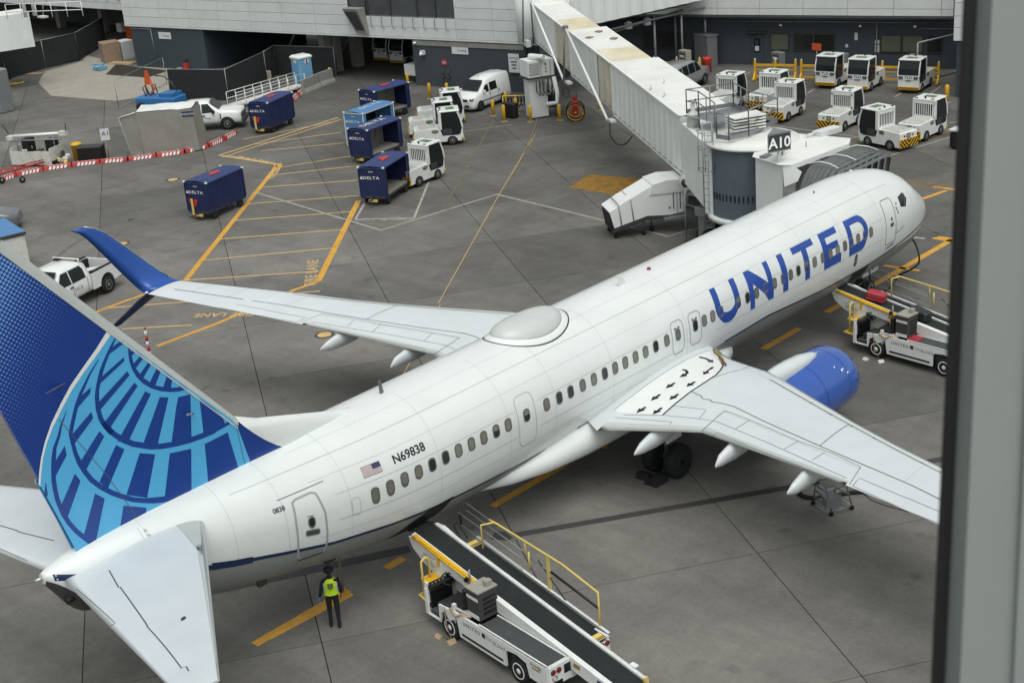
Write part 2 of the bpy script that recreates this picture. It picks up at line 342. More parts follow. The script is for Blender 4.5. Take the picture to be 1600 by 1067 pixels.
    def ribbon(s,pts,w,z,m=None,closed=False):
        """flat painted strip on the ground along 2D points"""
        P=[Vector((p[0],p[1])) for p in pts]; N=len(P); L=[];Rr=[]
        for i in range(N):
            a=P[(i-1)%N] if (closed or i>0) else P[i]; b=P[(i+1)%N] if (closed or i<N-1) else P[i]
            d1=(P[i]-a); d2=(b-P[i]); d1=d1.normalized() if d1.length>0 else d2.normalized(); d2=d2.normalized() if d2.length>0 else d1
            t=(d1+d2); t=t.normalized() if t.length>1e-6 else d1; nn=Vector((-t.y,t.x)); c=max(.35,abs(nn.dot(Vector((-d1.y,d1.x))))); h=w/2/c
            L.append((P[i].x+nn.x*h,P[i].y+nn.y*h,z)); Rr.append((P[i].x-nn.x*h,P[i].y-nn.y*h,z))
        vs=L+Rr; K=N if closed else N-1
        return s.add(vs,[(N+i,N+(i+1)%N,(i+1)%N,i) for i in range(K)],m)
    def build(s,name,m=None,parent=None,kind=None,label=None):
        me=D.meshes.new(name); me.from_pydata(s.v,[],s.f)
        for k in s.mats: me.materials.append(MT[m if k=='__' else k])
        me.polygons.foreach_set('material_index',s.m); me.polygons.foreach_set('use_smooth',s.sm); me.update()
        bm=bmesh.new(); bm.from_mesh(me); bmesh.ops.recalc_face_normals(bm,faces=bm.faces); bm.to_mesh(me); bm.free()
        o=new_obj(name,me,parent)
        if kind: o['kind']=kind
        if label: o['label']=label
        return o
    def builds(s,name,m=None,parent=None,label=None):
        """one object for every connected piece"""
        n=len(s.v); up=list(range(n))
        def fd(x):
            while up[x]!=x: up[x]=up[up[x]]; x=up[x]
            return x
        for f in s.f:
            r=fd(f[0])
            for q in f[1:]: up[fd(q)]=r
        gr={}
        for k,f in enumerate(s.f): gr.setdefault(fd(f[0]),[]).append(k)
        out=[]
        for ks in gr.values():
            idx=sorted({q for k in ks for q in s.f[k]}); mp={q:i for i,q in enumerate(idx)}; b=MB(); b.mats=s.mats; b.v=[s.v[q] for q in idx]; b.f=[[mp[q] for q in s.f[k]] for k in ks]; b.m=[s.m[k] for k in ks]; b.sm=[s.sm[k] for k in ks]; out.append(b.build(name,m,parent,None,label))
        return out
def smooth(pts,n=6):
    """smooth curve through the points"""
    P=[Vector(p) for p in pts]; out=[]
    for i in range(len(P)-1):
        p0,p1,p2,p3=P[max(i-1,0)],P[i],P[i+1],P[min(i+2,len(P)-1)]
        for k in range(n):
            t=k/n; out.append(.5*((2*p1)+(p2-p0)*t+(2*p0-5*p1+4*p2-p3)*t*t+(3*p1-p0-3*p2+p3)*t**3))
    return out+[P[-1]]
def thing(name,label,cat,loc=(0,0,0),rz=0,group=None):
    o=D.objects.new(name,None); COL.objects.link(o); o.location=(loc[0],loc[1],loc[2] if len(loc)>2 else 0); o.rotation_euler=(0,0,rz); o.empty_display_size=.3
    o['label']=label; o['category']=cat
    if group: o['group']=group
    return o
def tag(o,label,cat,group=None):
    o['label']=label; o['category']=cat
    if group: o['group']=group
    return o
def dup(root,loc,rz,label):
    r=root.copy(); COL.objects.link(r); r.location=(loc[0],loc[1],loc[2] if len(loc)>2 else 0); r.rotation_euler=(0,0,rz); r['label']=label
    for ch in list(root.children):
        c=ch.copy(); COL.objects.link(c); c.parent=r
        for g in list(ch.children):
            d=g.copy(); COL.objects.link(d); d.parent=c
    return r
def arc(cx,cy,r,a0,a1,n=8,ry=None):
    ry=r if ry is None else ry
    return [(cx+r*math.cos(R(a0+(a1-a0)*i/n)),cy+ry*math.sin(R(a0+(a1-a0)*i/n))) for i in range(n+1)]
def text2d(txt,h=1.0,bold=0.0,sx=1.0,sp=1.0,italic=0):
    """triangulated flat text, cap height h, centred at the origin -> verts, faces"""
    cu=D.curves.new('t','FONT'); cu.body=txt; cu.size=1; cu.offset=bold; cu.space_character=sp; cu.fill_mode='FRONT'; cu.shear=italic; cu.resolution_u=3
    ob=D.objects.new('t',cu); me=D.meshes.new_from_object(ob); D.objects.remove(ob)
    vs=[(v.co.x,v.co.y) for v in me.vertices]; fs=[tuple(p.vertices) for p in me.polygons]; D.meshes.remove(me); D.curves.remove(cu)
    x0=min(v[0] for v in vs); x1=max(v[0] for v in vs); k=h/.73
    return [((x-(x0+x1)/2)*k*sx,(y-.365)*k) for x,y in vs],fs
def text_on(mb,txt,T,h,m,bold=0.0,sx=1.0,sp=1.0):
    """flat text placed by matrix T (text runs along local x, up is local y, faces local +z)"""
    vs,fs=text2d(txt,h,bold,sx,sp); return mb.add([(x,y,0) for x,y in vs],fs,m,T=T)
def frame(o,xdir,ydir):
    """matrix with origin o and axes x,y (world vectors)"""
    x=Vector(xdir).normalized(); z=x.cross(Vector(ydir)).normalized(); y=z.cross(x)
    return Matrix(((x.x,y.x,z.x,o[0]),(x.y,y.y,z.y,o[1]),(x.z,y.z,z.z,o[2]),(0,0,0,1)))
def map2d(polys,fn,cuts_v=(),cuts_u=(),tri=None):
    """flat 2D shapes cut into strips and bent onto a surface by fn(u,v); polys: list of outlines, or tri=(verts,faces)"""
    bm=bmesh.new()
    if tri is not None:
        vv=[bm.verts.new((x,y,0)) for x,y in tri[0]]
        for f in tri[1]:
            try: bm.faces.new([vv[i] for i in f])
            except ValueError: pass
    else:
        for p in polys:
            f=bm.faces.new([bm.verts.new((x,y,0)) for x,y in p]); f.normal_update()
        bmesh.ops.triangulate(bm,faces=bm.faces)
    for c in cuts_v:
        g=bm.verts[:]+bm.edges[:]+bm.faces[:]; bmesh.ops.bisect_plane(bm,geom=g,plane_co=(0,c,0),plane_no=(0,1,0))
    for c in cuts_u:
        g=bm.verts[:]+bm.edges[:]+bm.faces[:]; bmesh.ops.bisect_plane(bm,geom=g,plane_co=(c,0,0),plane_no=(1,0,0))
    bm.verts.ensure_lookup_table(); bm.verts.index_update()
    vs=[fn(v.co.x,v.co.y) for v in bm.verts]; fs=[tuple(v.index for v in f.verts) for f in bm.faces]; bm.free(); return vs,fs
def rrect(cx,cy,w,h,r,n=4):
    p=[]
    for sx,sy,a in ((1,1,0),(-1,1,90),(-1,-1,180),(1,-1,270)):
        for i in range(n+1):
            t=R(a+90*i/n); p.append((cx+sx*(w/2-r)+r*math.cos(t),cy+sy*(h/2-r)+r*math.sin(t)))
    return p

# ================================================================ AIRLINER
AIR=thing('airliner','white twin engine airliner with a blue tail, UNITED in blue on its side','airliner',(0,0,0))
# fuselage skin
ss=[0,.03,.08,.15,.3,.5,.75,1,1.3,1.6,1.9,2.2,2.5,2.8,3.2,3.6,4,4.5,5,5.7,6.5,8]+[9+i for i in range(0,18)]+[27,28,29,30,30.7,31.5,32.2,33,34,35,35.6,36.2,37,38,38.7,39.3,39.7,40.05,40.18,40.3,40.43,40.55,40.67,40.78]
NP=72
fmb=MB(); rings=[[fus(s,i*360/NP) for i in range(NP)] for s in ss]
vs=sum(rings,[]); fs=[]
for k in range(len(ss)-1):
    for i in range(NP): j=(i+1)%NP; fs.append((k*NP+i,k*NP+j,(k+1)*NP+j,(k+1)*NP+i))
fmb.add(vs,fs,'aircraft_white',True)
fmb.add(rings[0],[tuple(range(NP))],'aircraft_white',True); fmb.add(rings[-1],[tuple(range(NP))],'aircraft_white')
fus_o=fmb.build('fuselage',None,AIR)
bm=bmesh.new(); bm.from_mesh(fus_o.data); bmesh.ops.remove_doubles(bm,verts=bm.verts,dist=.0005); bmesh.ops.recalc_face_normals(bm,faces=bm.faces); bm.to_mesh(fus_o.data); bm.free()
def m2p(s): # degrees per metre of arc
    return 180/PI/_pc(s,4)
def fus_ribbon(mb,pts,w,m,off=.004,closed=False,step=.12):
    """strip of width w (m) following (s,phi) points on the skin"""
    P=[]; n=len(pts)
    for i in range(n if closed else n-1):
        a,b=pts[i],pts[(i+1)%n]; L=math.hypot(a[0]-b[0],(a[1]-b[1])/m2p(a[0])); k=max(1,int(L/step))
        P+=[(a[0]+(b[0]-a[0])*t/k,a[1]+(b[1]-a[1])*t/k) for t in range(k)]
    if not closed: P.append(pts[-1])
    N=len(P); A=[];B=[]
    for i in range(N):
        a=P[(i-1)%N] if (closed or i>0) else P[i]; b=P[(i+1)%N] if (closed or i<N-1) else P[i]; k=m2p(P[i][0])
        dx,dy=b[0]-a[0],(b[1]-a[1])/k; L=math.hypot(dx,dy) or 1; nx,ny=-dy/L,dx/L
        A.append(fus(P[i][0]+nx*w/2,P[i][1]+ny*w/2*k,off)); B.append(fus(P[i][0]-nx*w/2,P[i][1]-ny*w/2*k,off))
    K=N if closed else N-1
    return mb.add(A+B,[(i,(i+1)%N,N+(i+1)%N,N+i) for i in range(K)],m,True)
def fus_poly(mb,outline,m,off=.004):
    """filled outline of (s,phi) points"""
    s0=min(p[0] for p in outline); s1=max(p[0] for p in outline); a0=min(p[1] for p in outline); a1=max(p[1] for p in outline)
    v,f=map2d([outline],lambda x,y:fus(x,y,off),[a0+i*4 for i in range(1,int((a1-a0)/4)+1)],[s0+i*.5 for i in range(1,int((s1-s0)/.5)+1)] if s0<4 or s0>29 else [])
    return mb.add(v,f,m,True)
# grey belly paint below the cheat line, both sides
SL=[(1.6,112),(3.2,116)]+[(5.356,115.800)]+[(7,119.5),(10,119)]+[(13.762,111.100),(16.338,114.000)]+[(18.5,119),(23.9,119)]+[(24.088,127.800),(25.486,127.200),(26.853,126.600),(28.784,122.700),(30.568,119.200),(32.174,116.400),(33.563,115.500),(34.582,111.900),(35.494,108.800),(35.928,107.800),(37.009,104.700)]
SL=sorted(SL); bl=[]
for (s0_,p0_),(s1_,p1_) in zip(SL,SL[1:]):
    k_=max(1,int((s1_-s0_)/.35)); bl+=[(s0_+(s1_-s0_)*t/k_,p0_+(p1_-p0_)*t/k_) for t in range(k_)]
bl+=[SL[-1],(37.6,113),(38.4,106),(39.2,100),(39.9,97)]
mb=MB(); NB=30; vs=[fus(s_,p_+(360-2*p_)*j/NB,.0035) for s_,p_ in bl for j in range(NB+1)]
mb.add(vs,[(k*(NB+1)+j,k*(NB+1)+j+1,(k+1)*(NB+1)+j+1,(k+1)*(NB+1)+j) for k in range(len(bl)-1) for j in range(NB)],'belly_grey',True); mb.build('belly_paint',None,AIR)
def fz(s,z,off=.008,side=-1):
    zc=_pc(s,3); tp_,bt_=_pc(s,1),_pc(s,2)
    if z>=zc: ph=math.degrees(math.acos(max(-1,min(1,(z-zc)/(tp_-zc)))))
    else: ph=180-math.degrees(math.acos(max(-1,min(1,((zc-z)/(zc-bt_))**(NL/2)))))
    return fus(s,ph if side<0 else -ph,off)
# thin cheat line
mb=MB()
fus_ribbon(mb,[(.6,100)]+[(5.356,115.800)]+[(7,119.5),(10,119)]+[(13.762,111.100),(16.338,114.000)],.07,'navy',.006,step=.4)
fus_ribbon(mb,[(26.853,126.600),(28.784,122.700),(30.568,119.200),(32.174,116.400),(33.563,115.500),(34.582,111.900),(35.494,108.800),(35.928,107.800)],.085,'navy',.006,step=.3)
fus_ribbon(mb,[(23.9,119)]+[(24.088,127.800),(25.486,127.200),(26.853,126.600)],.085,'navy',.006,step=.3)
fus_ribbon(mb,[(35.928,108.000),(36.441,107.000),(37.009,104.700)],.15,'navy',.009,step=.2)
vs=[]
for s_,z_ in ((36.9,3.62),(37.5,3.86),(38.1,4.10),(38.7,4.32),(39.2,4.48),(39.6,4.59),(39.9,4.66),(40.2,4.73),(40.4,4.79),(40.6,4.85)): vs+=[fz(s_,z_+.075),fz(s_,z_),fz(s_,z_-.075)]
mb.add(vs,[(3*k+j,3*k+j+1,3*k+j+4,3*k+j+3) for k in range(9) for j in range(2)],'navy')
mb.build('cheat_line',None,AIR)
# skin panel seams
mb=MB()
for ph in (38,-38): fus_ribbon(mb,[(4.5,ph),(36,ph)],.018,'panel_line_faint',.003,step=.5)
for a,b in ((5.9,17),(19.5,25.8),(26.8,33.4)):
    fus_ribbon(mb,[(a,75),(b,75)],.014,'panel_line_faint',.003,step=.5); fus_ribbon(mb,[(a,96),(b,96)],.014,'panel_line_faint',.003,step=.5)
for ph in (20,-20,56,106): fus_ribbon(mb,[(6,ph),(34,ph)],.008,'panel_line_faint',.003,step=.5)
for s in (3.35,6.1,8.9,11.3,13.6,18.6,22.4,25.1,27.1,29.9,33.0,34.9,36.3,38.3): fus_ribbon(mb,[(s,5),(s,112)],.009,'panel_line_faint',.003,step=.15)
fus_ribbon(mb,[(34.985,61.200),(33.573,59.500)],.02,'panel_line',.005)
mb.build('skin_seam',None,AIR)
# cabin windows: frame ring and pane each
def window(s,phi,shade):
    k=m2p(s); w,h=.28,.40
    mb=MB(); o=rrect(0,0,w,h,.12,5); i_=rrect(0,0,w*.72,h*.78,.085,5); n=len(o)
    A=[fus(s-x,phi-y*k,.006) for x,y in o]; B=[fus(s-x,phi-y*k,.011) for x,y in i_]
    mb.add(A+B,[(j,(j+1)%n,n+(j+1)%n,n+j) for j in range(n)],'window_frame',True)
    w_=mb.build('window',None,AIR)
    mp=MB(); C_=[fus(s-x,phi-y*k,-.002 if False else .0055) for x,y in rrect(0,0,w*.74,h*.80,.088,5)]
    mp.add(C_,[tuple(range(len(C_)))],'cabin_dark' if shade==1 else 'shade_closed')
    if shade==2:
        H_=[fus(s-x,phi-(y*.5+h*.2)*k,.0075) for x,y in rrect(0,0,w*.70,h*.72,.06,4)]; mp.m[-1]=mp._mi('cabin_dark'); mp.add(H_,[tuple(range(len(H_)))],'shade_closed')
    mp.build('pane',None,w_)
W1=[(32.222,88.800),(31.713,87.400),(31.209,86.100),(30.700,85.400),(30.193,84.900),(29.684,84.400),(29.178,84.100),(28.670,83.900),(28.173,83.800),(27.663,83.400),(27.161,83.300),(26.376,83.400),(25.499,83.200),(24.930,83.100),(24.414,83.100),(23.856,83.100),(23.327,83.000),(22.804,82.700),(22.301,82.700),(21.801,82.700),(21.288,82.700),(20.779,82.900),(20.250,82.900),(19.672,82.800),(19.077,83.100),(18.131,83.100),(17.629,83.100),(17.156,83.000),(16.682,82.700),(15.676,82.500),(15.126,82.800),(14.574,82.900),(14.028,82.900),(13.468,83.200),(12.926,83.000),(12.441,82.800),(11.944,83.100),(11.417,82.800),(10.865,83.100),(10.316,83.100),(9.799,83.100),(9.289,83.200),(8.773,83.400),(8.316,83.100),(7.833,83.000),(7.345,83.200),(6.895,82.900)]
SH={4:1,5:1,9:2,13:1,14:1,17:1,22:1,28:0,25:1,30:1,29:2,11:2,36:1,37:2,2:0}
for i,(s,ph) in enumerate(W1): window(s,83.1 if i>6 else ph-1.2,SH.get(i,0))
for i,(s,ph) in enumerate(W1[::3]): window(s,-83.1,0)
# titles
UK=1.88*PI/180
def letters():
    """outlines in (s metres aft, height 0..1) for the big fuselage title"""
    t=.30
    def box(a,b,z0,z1): return [(a,z0),(b,z0),(b,z1),(a,z1)]
    Ls=[]
    # U from s 16.95 to 15.55
    a,b=16.95,15.55; r=(a-b)/2; c=(a+b)/2
    Ls.append([(a,1),(a,.42)]+[(c+r*math.cos(R(t_)),.42-.42*math.sin(R(t_))) for t_ in range(15,180,15)]+[(b,.42),(b,1),(b+t,1),(b+t,.44)]+[(c-(r-t)*math.cos(R(t_)),.42-.20*math.sin(R(t_))) for t_ in range(15,180,15)]+[(a-t,.44),(a-t,1)])
    a,b=14.98,13.55
    Ls.append([(a,0),(a-t*.92,0),(a-t*.92,.60),(b+t*1.02,0),(b,0),(b,1),(b+t*.92,1),(b+t*.92,.42),(a-t*1.02,1),(a,1)])
    Ls.append(box(12.95,12.62,0,1))
    Ls.append([(12.05,1),(12.05,.80),(11.52,.80),(11.52,0),(11.20,0),(11.20,.80),(10.70,.80),(10.70,1)])
    Ls.append([(10.25,0),(9.07,0),(9.07,.20),(9.93,.20),(9.93,.41),(9.2,.41),(9.2,.61),(9.93,.61),(9.93,.80),(9.1,.80),(9.1,1),(10.25,1)])
    a,b=8.50,7.08
    Ls.append([(a,0)]+[(b+.55-.55*math.sin(R(k)),.5-.5*math.cos(R(k))) for k in range(0,181,15)]+[(a,1),(a,.999)]+[])
    return Ls
mb=MB()
for k,L in enumerate(letters()):
    P=[(s,95.2-z*38.4) for s,z in L]
    if k<5: fus_poly(mb,P,'title_blue',.005)
    else:
        a,b=8.50,7.08; O=[(a,0),(a,1)]+[(b+.55-.55*math.sin(R(q)),.5+.5*math.cos(R(q))) for q in range(0,181,15)]; I=[(a-.3,.2),(a-.3,.8)]+[(b+.62-.34*math.sin(R(q)),.5+.30*math.cos(R(q))) for q in range(0,181,15)]
        f=[]; n=len(O); vs2=[(s,95.2-z*38.4) for s,z in O+I]
        v,fc=map2d(None,lambda x,y:fus(x,y,.005),[58+4*i for i in range(10)],(),tri=(vs2,[(i,(i+1)%n,n+(i+1)%n,n+i) for i in range(n)])); mb.add(v,fc,'title_blue',True)
mb.build('title_lettering',None,AIR)
def fus_text(mb,txt,s,phi,h,m,bold=.0,sx=1.0,sp=1.0,tilt=0):
    vs,f=text2d(txt,h,bold,sx,sp); k=m2p(s)
    vs=[(s-x,phi-y*k+x*tilt) for x,y in vs]
    v,fc=map2d(None,lambda x,y:fus(x,y,.006),[phi-30+2.5*i for i in range(24)],(),tri=(vs,f)); mb.add(v,fc,m,True)
mb=MB(); fus_text(mb,'N69838',30.83,65.2,.25,'decal_dark',.022,1.02,1.0); mb.build('registration',None,AIR)
mb=MB(); fus_text(mb,'0838',35.02,70.0,.13,'decal_dark',.02,.95); mb.build('fleet_number',None,AIR)
# flag: mirrored on this side
mb=MB(); s0,s1,p0,p1=32.44,31.82,61.0,70.6
for i in range(13):
    a=p0+(p1-p0)*i/13; b=p0+(p1-p0)*(i+1)/13
    mb.add([fus(s0,a,.006),fus((s0+s1)/2,a,.006),fus(s1,a,.006),fus(s1,b,.006),fus((s0+s1)/2,b,.006),fus(s0,b,.006)],[(0,1,4,5),(1,2,3,4)],'flag_red' if i%2==0 else 'clean_white')
q=p0+(p1-p0)*7/13; sm=s1+.27
mb.add([fus(sm,p0,.009),fus(s1,p0,.009),fus(s1,q,.009),fus(sm,q,.009)],[(0,1,2,3)],'flag_blue')
mb.build('flag_decal',None,AIR)
# doors
def door(name,pts,w,extra=None,m='door_seal'):
    mb=MB(); fus_ribbon(mb,pts,w,m,.006,True,.06)
    o=mb.build(name,None,AIR)
    return o
def rrF(s,phi,w,h,r):
    k=m2p(s); return [(s-x,phi-y*k) for x,y in rrect(0,0,w,h,r,4)]
d=door('service_door',[(34.62,68.5),(34.52,66.2),(34.05,65.2),(33.92,67.2),(33.80,88),(33.80,113),(33.86,120.5),(34.5,124.0),(34.66,119),(34.66,88)],.055)
mb=MB(); k=m2p(34.2)
mb.add([fus(34.22-x,91.5-y*k,.012) for x,y in arc(0,0,.11,0,360,16)[:-1]],[tuple(range(16))],'window_frame'); mb.add([fus(34.22-x,91.5-y*k,.016) for x,y in arc(0,0,.075,0,360,16)[:-1]],[tuple(range(16))],'cabin_dark'); mb.build('porthole',None,d)
mb=MB(); P=[(34.22-x,98.8-y*k+x*3) for x,y in rrect(0,0,.42,.13,.06,4)]; mb.add([fus(a,b,.012) for a,b in P],[tuple(range(len(P)))],'window_frame'); fus_ribbon(mb,[(34.38,98.3),(34.06,99.4)],.05,'dark_metal',.016); fus_ribbon(mb,[(34.34,86.2),(34.14,86.9)],.016,'decal_dark',.009); mb.builds('handle',None,d)
mb=MB(); fus_ribbon(mb,[(34.62,124.6),(33.9,122.4)],.06,'dark_metal',.012); mb.build('sill',None,d)
d=door('service_door',rrF(5.36,80,.80,1.62,.14),.028,m='panel_line')
mb=MB(); P=rrF(5.28,80.5,.09,.16,.04); mb.add([fus(a,b,.01) for a,b in P],[tuple(range(len(P)))],'black'); P=rrF(5.28,87.5,.26,.14,.05); mb.add([fus(a,b,.009) for a,b in P],[tuple(range(len(P)))],'dark_metal'); fus_ribbon(mb,[(5.36,86.6),(5.2,88.4)],.03,'window_frame',.014); fus_ribbon(mb,[(5.62,109.5),(5.0,107.5)],.05,'dark_metal',.008); mb.builds('handle',None,d)
door('emergency_exit',rrF(26.37,84.5,.74,1.38,.2),.022,m='panel_line_faint')
for s in (19.08,18.13):
    d=door('emergency_exit',rrF(s,83.6,.62,.95,.17),.035)
    mb=MB()
    for dx in (-.1,.08): P=rrF(s-dx,76.2,.11,.06,.02); mb.add([fus(a,b,.009) for a,b in P],[tuple(range(len(P)))],'window_frame')
    mb.builds('handle',None,d)
door('access_panel',rrF(32.85,90.5,.26,.38,.1),.014,m='panel_line_faint')
# cockpit glazing
def fpoly(L,m,off,mb): fus_poly(mb,L,m,off)
mb=MB(); P=[(3.846,54.900),(3.719,63.600),(3.988,73.500),(4.399,71.400),(4.354,58.900)]
fus_poly(mb,[(a,b) for a,b in P],'vehicle_glass',.008); mb.build('cockpit_window',None,AIR)
for dd,(a0,a1,b0,b1) in enumerate(((1.62,2.05,8,30),(1.60,2.0,-30,-8),(1.9,2.5,-62,-34))):
    mb=MB(); P=[(a0,b0),(a0,b1),(a1,b1),(a1,b0)] if dd<2 else [(1.9,-62),(1.75,-40),(2.2,-34),(2.7,-58)]; fus_poly(mb,P,'vehicle_glass',.008); mb.build('cockpit_window',None,AIR)
mb=MB(); fus_ribbon(mb,[(3.761,57.100),(4.089,71.800)],.035,'window_frame',.012)
for c in ((955,300),(962,345),(985,400)): pass
fus_ribbon(mb,[(4.739,65.500),(4.629,65.200)],.05,'decal_dark',.008); fus_ribbon(mb,[(4.783,68.800),(4.723,73.900)],.05,'decal_dark',.008); fus_ribbon(mb,[(4.770,77.100),(4.657,75.800)],.05,'decal_dark',.008); fus_ribbon(mb,[(4.986,98.000),(4.249,94.000)],.02,'panel_line',.006)
mb.build('nose_marking',None,AIR)
mb=MB(); P=[(p[0],p[1]) for p in rrF(7.95,103,.2,.42,.09)]; mb.add([fus(a,b,.009) for a,b in P],[tuple(range(len(P)))],'dark_metal'); P=rrF(7.95,103,.14,.34,.06); mb.add([fus(a,b,.012) for a,b in P],[tuple(range(len(P)))],'window_frame'); mb.build('ground_port',None,AIR)
# satcom radome, antennas, lights on the crown
mb=MB(); rings=[]
for t in [0,.25,.5,.7,.85,.95,1]:
    ring=[]
    for i in range(36):
        a=2*PI*i/36; ex,ey=1.38*math.cos(a),.86*math.sin(a); 
        if ex<0: ex*=1.02
        k=math.sqrt(max(0,1-t*t)); k=.02 if t==1 else k
        y=ey*k; x=-24.15+ex*k; base=3.57+math.sqrt(max(0,1.88**2-y*y)); ring.append((x,y,base-.02+.36*math.sin(t*PI/2)))
    rings.append(ring)
mb.loft(rings,'radome_grey'); 
sk=[[(-24.15+1.55*math.cos(2*PI*i/36)*q,1.0*q*math.sin(2*PI*i/36),3.57+math.sqrt(1.88**2-(1.0*q*math.sin(2*PI*i/36))**2)+h) for i in range(36)] for q,h in ((1.0,.004),(.97,.05),(.86,.085))]
ra=mb.build('satcom_radome',None,AIR)
mb=MB(); mb.loft(sk,'clean_white',cap=False)
ln=[(-24.15+1.6*math.cos(2*PI*i/48),1.04*math.sin(2*PI*i/48)) for i in range(48)]
vs=[(x,y,3.575+math.sqrt(1.88**2-y*y)) for x,y in ln]+[(-24.15+(x+24.15)*.975,y*.965,3.578+math.sqrt(1.88**2-(y*.965)**2)) for x,y in ln]
mb.add(vs,[(i,(i+1)%48,48+(i+1)%48,48+i) for i in range(48)],'black')
for i in (-5,-3,3,6,-8): mb.box((-24.15+1.42*math.cos(i*.13-1.57),.92*math.sin(i*.13-1.57),3.57+math.sqrt(1.88**2-.80)+.05),(.12,.05,.03),'window_frame')
mb.build('mounting_skirt',None,ra)
def blade(s,y,h,l,m='clean_white',sweep=.15,name='antenna'):
    z=3.55+math.sqrt(1.88**2-y*y); mb=MB(); mb.loft([[(-s-l/2,y,z),(-s,y-.02,z),(-s+l/2,y,z),(-s,y+.02,z)],[(-s-l/2-sweep,y,z+h),(-s-sweep-l*.1,y-.012,z+h),(-s-sweep+l*.15,y,z+h),(-s-sweep-l*.1,y+.012,z+h)]],m,False); mb.build(name,None,AIR)
blade(19.75,-.25,.40,.36); blade(31.0-.9,0,.42,.16,'window_frame',.02); blade(5.0,.1,.10,.25,'clean_white',.03); blade(8.2,-.2,.12,.10,'dark_metal',.02)
mb=MB(); mb.lathe([(.075,0),(.07,.04),(.04,.08),(.01,.09)],(-18.2,-.1,5.44),'z','light_red',10); mb.build('beacon_light',None,AIR)
# wing to body fairing
mb=MB(); rings=[]
FB=[(14.9,1.0,2.2,1.55),(15.6,1.55,2.35,1.42),(16.6,1.95,2.5,1.28),(18,2.12,2.62,1.2),(20,2.18,2.7,1.16),(22,2.16,2.62,1.17),(24,2.08,2.5,1.22),(25.5,1.88,2.35,1.3),(26.7,1.5,2.15,1.38),(27.6,.95,1.95,1.44),(28.2,.3,1.75,1.5)]
for s,hw,zt,zb in FB:
    ring=[]; zc=(zt+zb)/2
    for i in range(28):
        a=2*PI*i/28; c,n_=math.cos(a),math.sin(a); ring.append((-s,hw*math.copysign(abs(n_)**.75,n_),zc+(zt-zb)/2*math.copysign(abs(c)**.75,c)))
    rings.append(ring)
mb.loft(rings,'aircraft_white'); mb.build('wing_body_fairing',None,AIR)
# ---------------- wings
CC=[0,.004,.012,.03,.06,.1,.17,.26,.37,.48,.6,.72,.84,.93,1.0]
def wing_mesh(mb,T,sgn,m_top,m_le,y0,y1,ny,m_bot=None,flap=None):
    ys=[y0+(y1-y0)*i/ny for i in range(ny+1)]+[t[0] for t in T if y0<t[0]<y1]; ys=sorted(set(round(v,3) for v in ys))
    pr=[(c,1) for c in CC]+[(c,-1) for c in CC[-2:0:-1]]
    rings=[[lift(T,sgn*y,c,u) for c,u in pr] for y in ys]
    n=len(pr); vs=sum(rings,[])
    for k in range(len(ys)-1):
        for i in range(n):
            j=(i+1)%n; q=(k*n+i,k*n+j,(k+1)*n+j,(k+1)*n+i)
    groups={}
    for k in range(len(ys)-1):
        for i in range(n):
            j=(i+1)%n; c=pr[i][0]; up=pr[i][1]>0
            m=m_le if (min(c,pr[j][0])<.055 and max(c,pr[j][0])<=.065) else (m_top if up and pr[j][1]>=-1 and i<len(CC)-1 else (m_bot or m_top))
            if flap and up and i<len(CC)-1 and min(c,pr[j][0])>=flap[0] and flap[1]<=ys[k]<flap[2]: m='flap_grey'
            groups.setdefault(m,[]).append((k*n+i,k*n+j,(k+1)*n+j,(k+1)*n+i))
    for m,f in groups.items(): mb.add(vs,f,m,True)
    mb.add(rings[0],[tuple(range(n))],m_top); mb.add(rings[-1],[tuple(range(n))],m_top)
def surf_ribbon(mb,T,sgn,pts,w,m,off=.004,step=.25):
    P=[]
    for a,b in zip(pts,pts[1:]):
        k=max(1,int(abs(a[0]-b[0])/step)+int(abs(a[1]-b[1])*5/step)); P+=[(a[0]+(b[0]-a[0])*t/k,a[1]+(b[1]-a[1])*t/k) for t in range(k)]
    P.append(pts[-1]); C3=[Vector(lift(T,sgn*abs(y),c,1,off)) for y,c in P]; A=[];B=[]
    for i,p in enumerate(C3):
        t=(C3[min(i+1,len(C3)-1)]-C3[max(i-1,0)]); sd=Vector((-t.y,t.x,0)); sd=sd.normalized()*w/2 if sd.length>0 else Vector((w/2,0,0)); A.append(p+sd); B.append(p-sd)
    N=len(P)
    mb.add(A+B,[(i,i+1,N+i+1,N+i) for i in range(N-1)],m,True)
def surf_poly(mb,T,sgn,P,m,off=.006):
    P=[(abs(a),b) for a,b in P]; v,f=map2d([P],lambda a,b:lift(T,sgn*a,b,1,off),[.05*i for i in range(1,21)],[.4*i for i in range(4,44)]); mb.add(v,f,m,True)
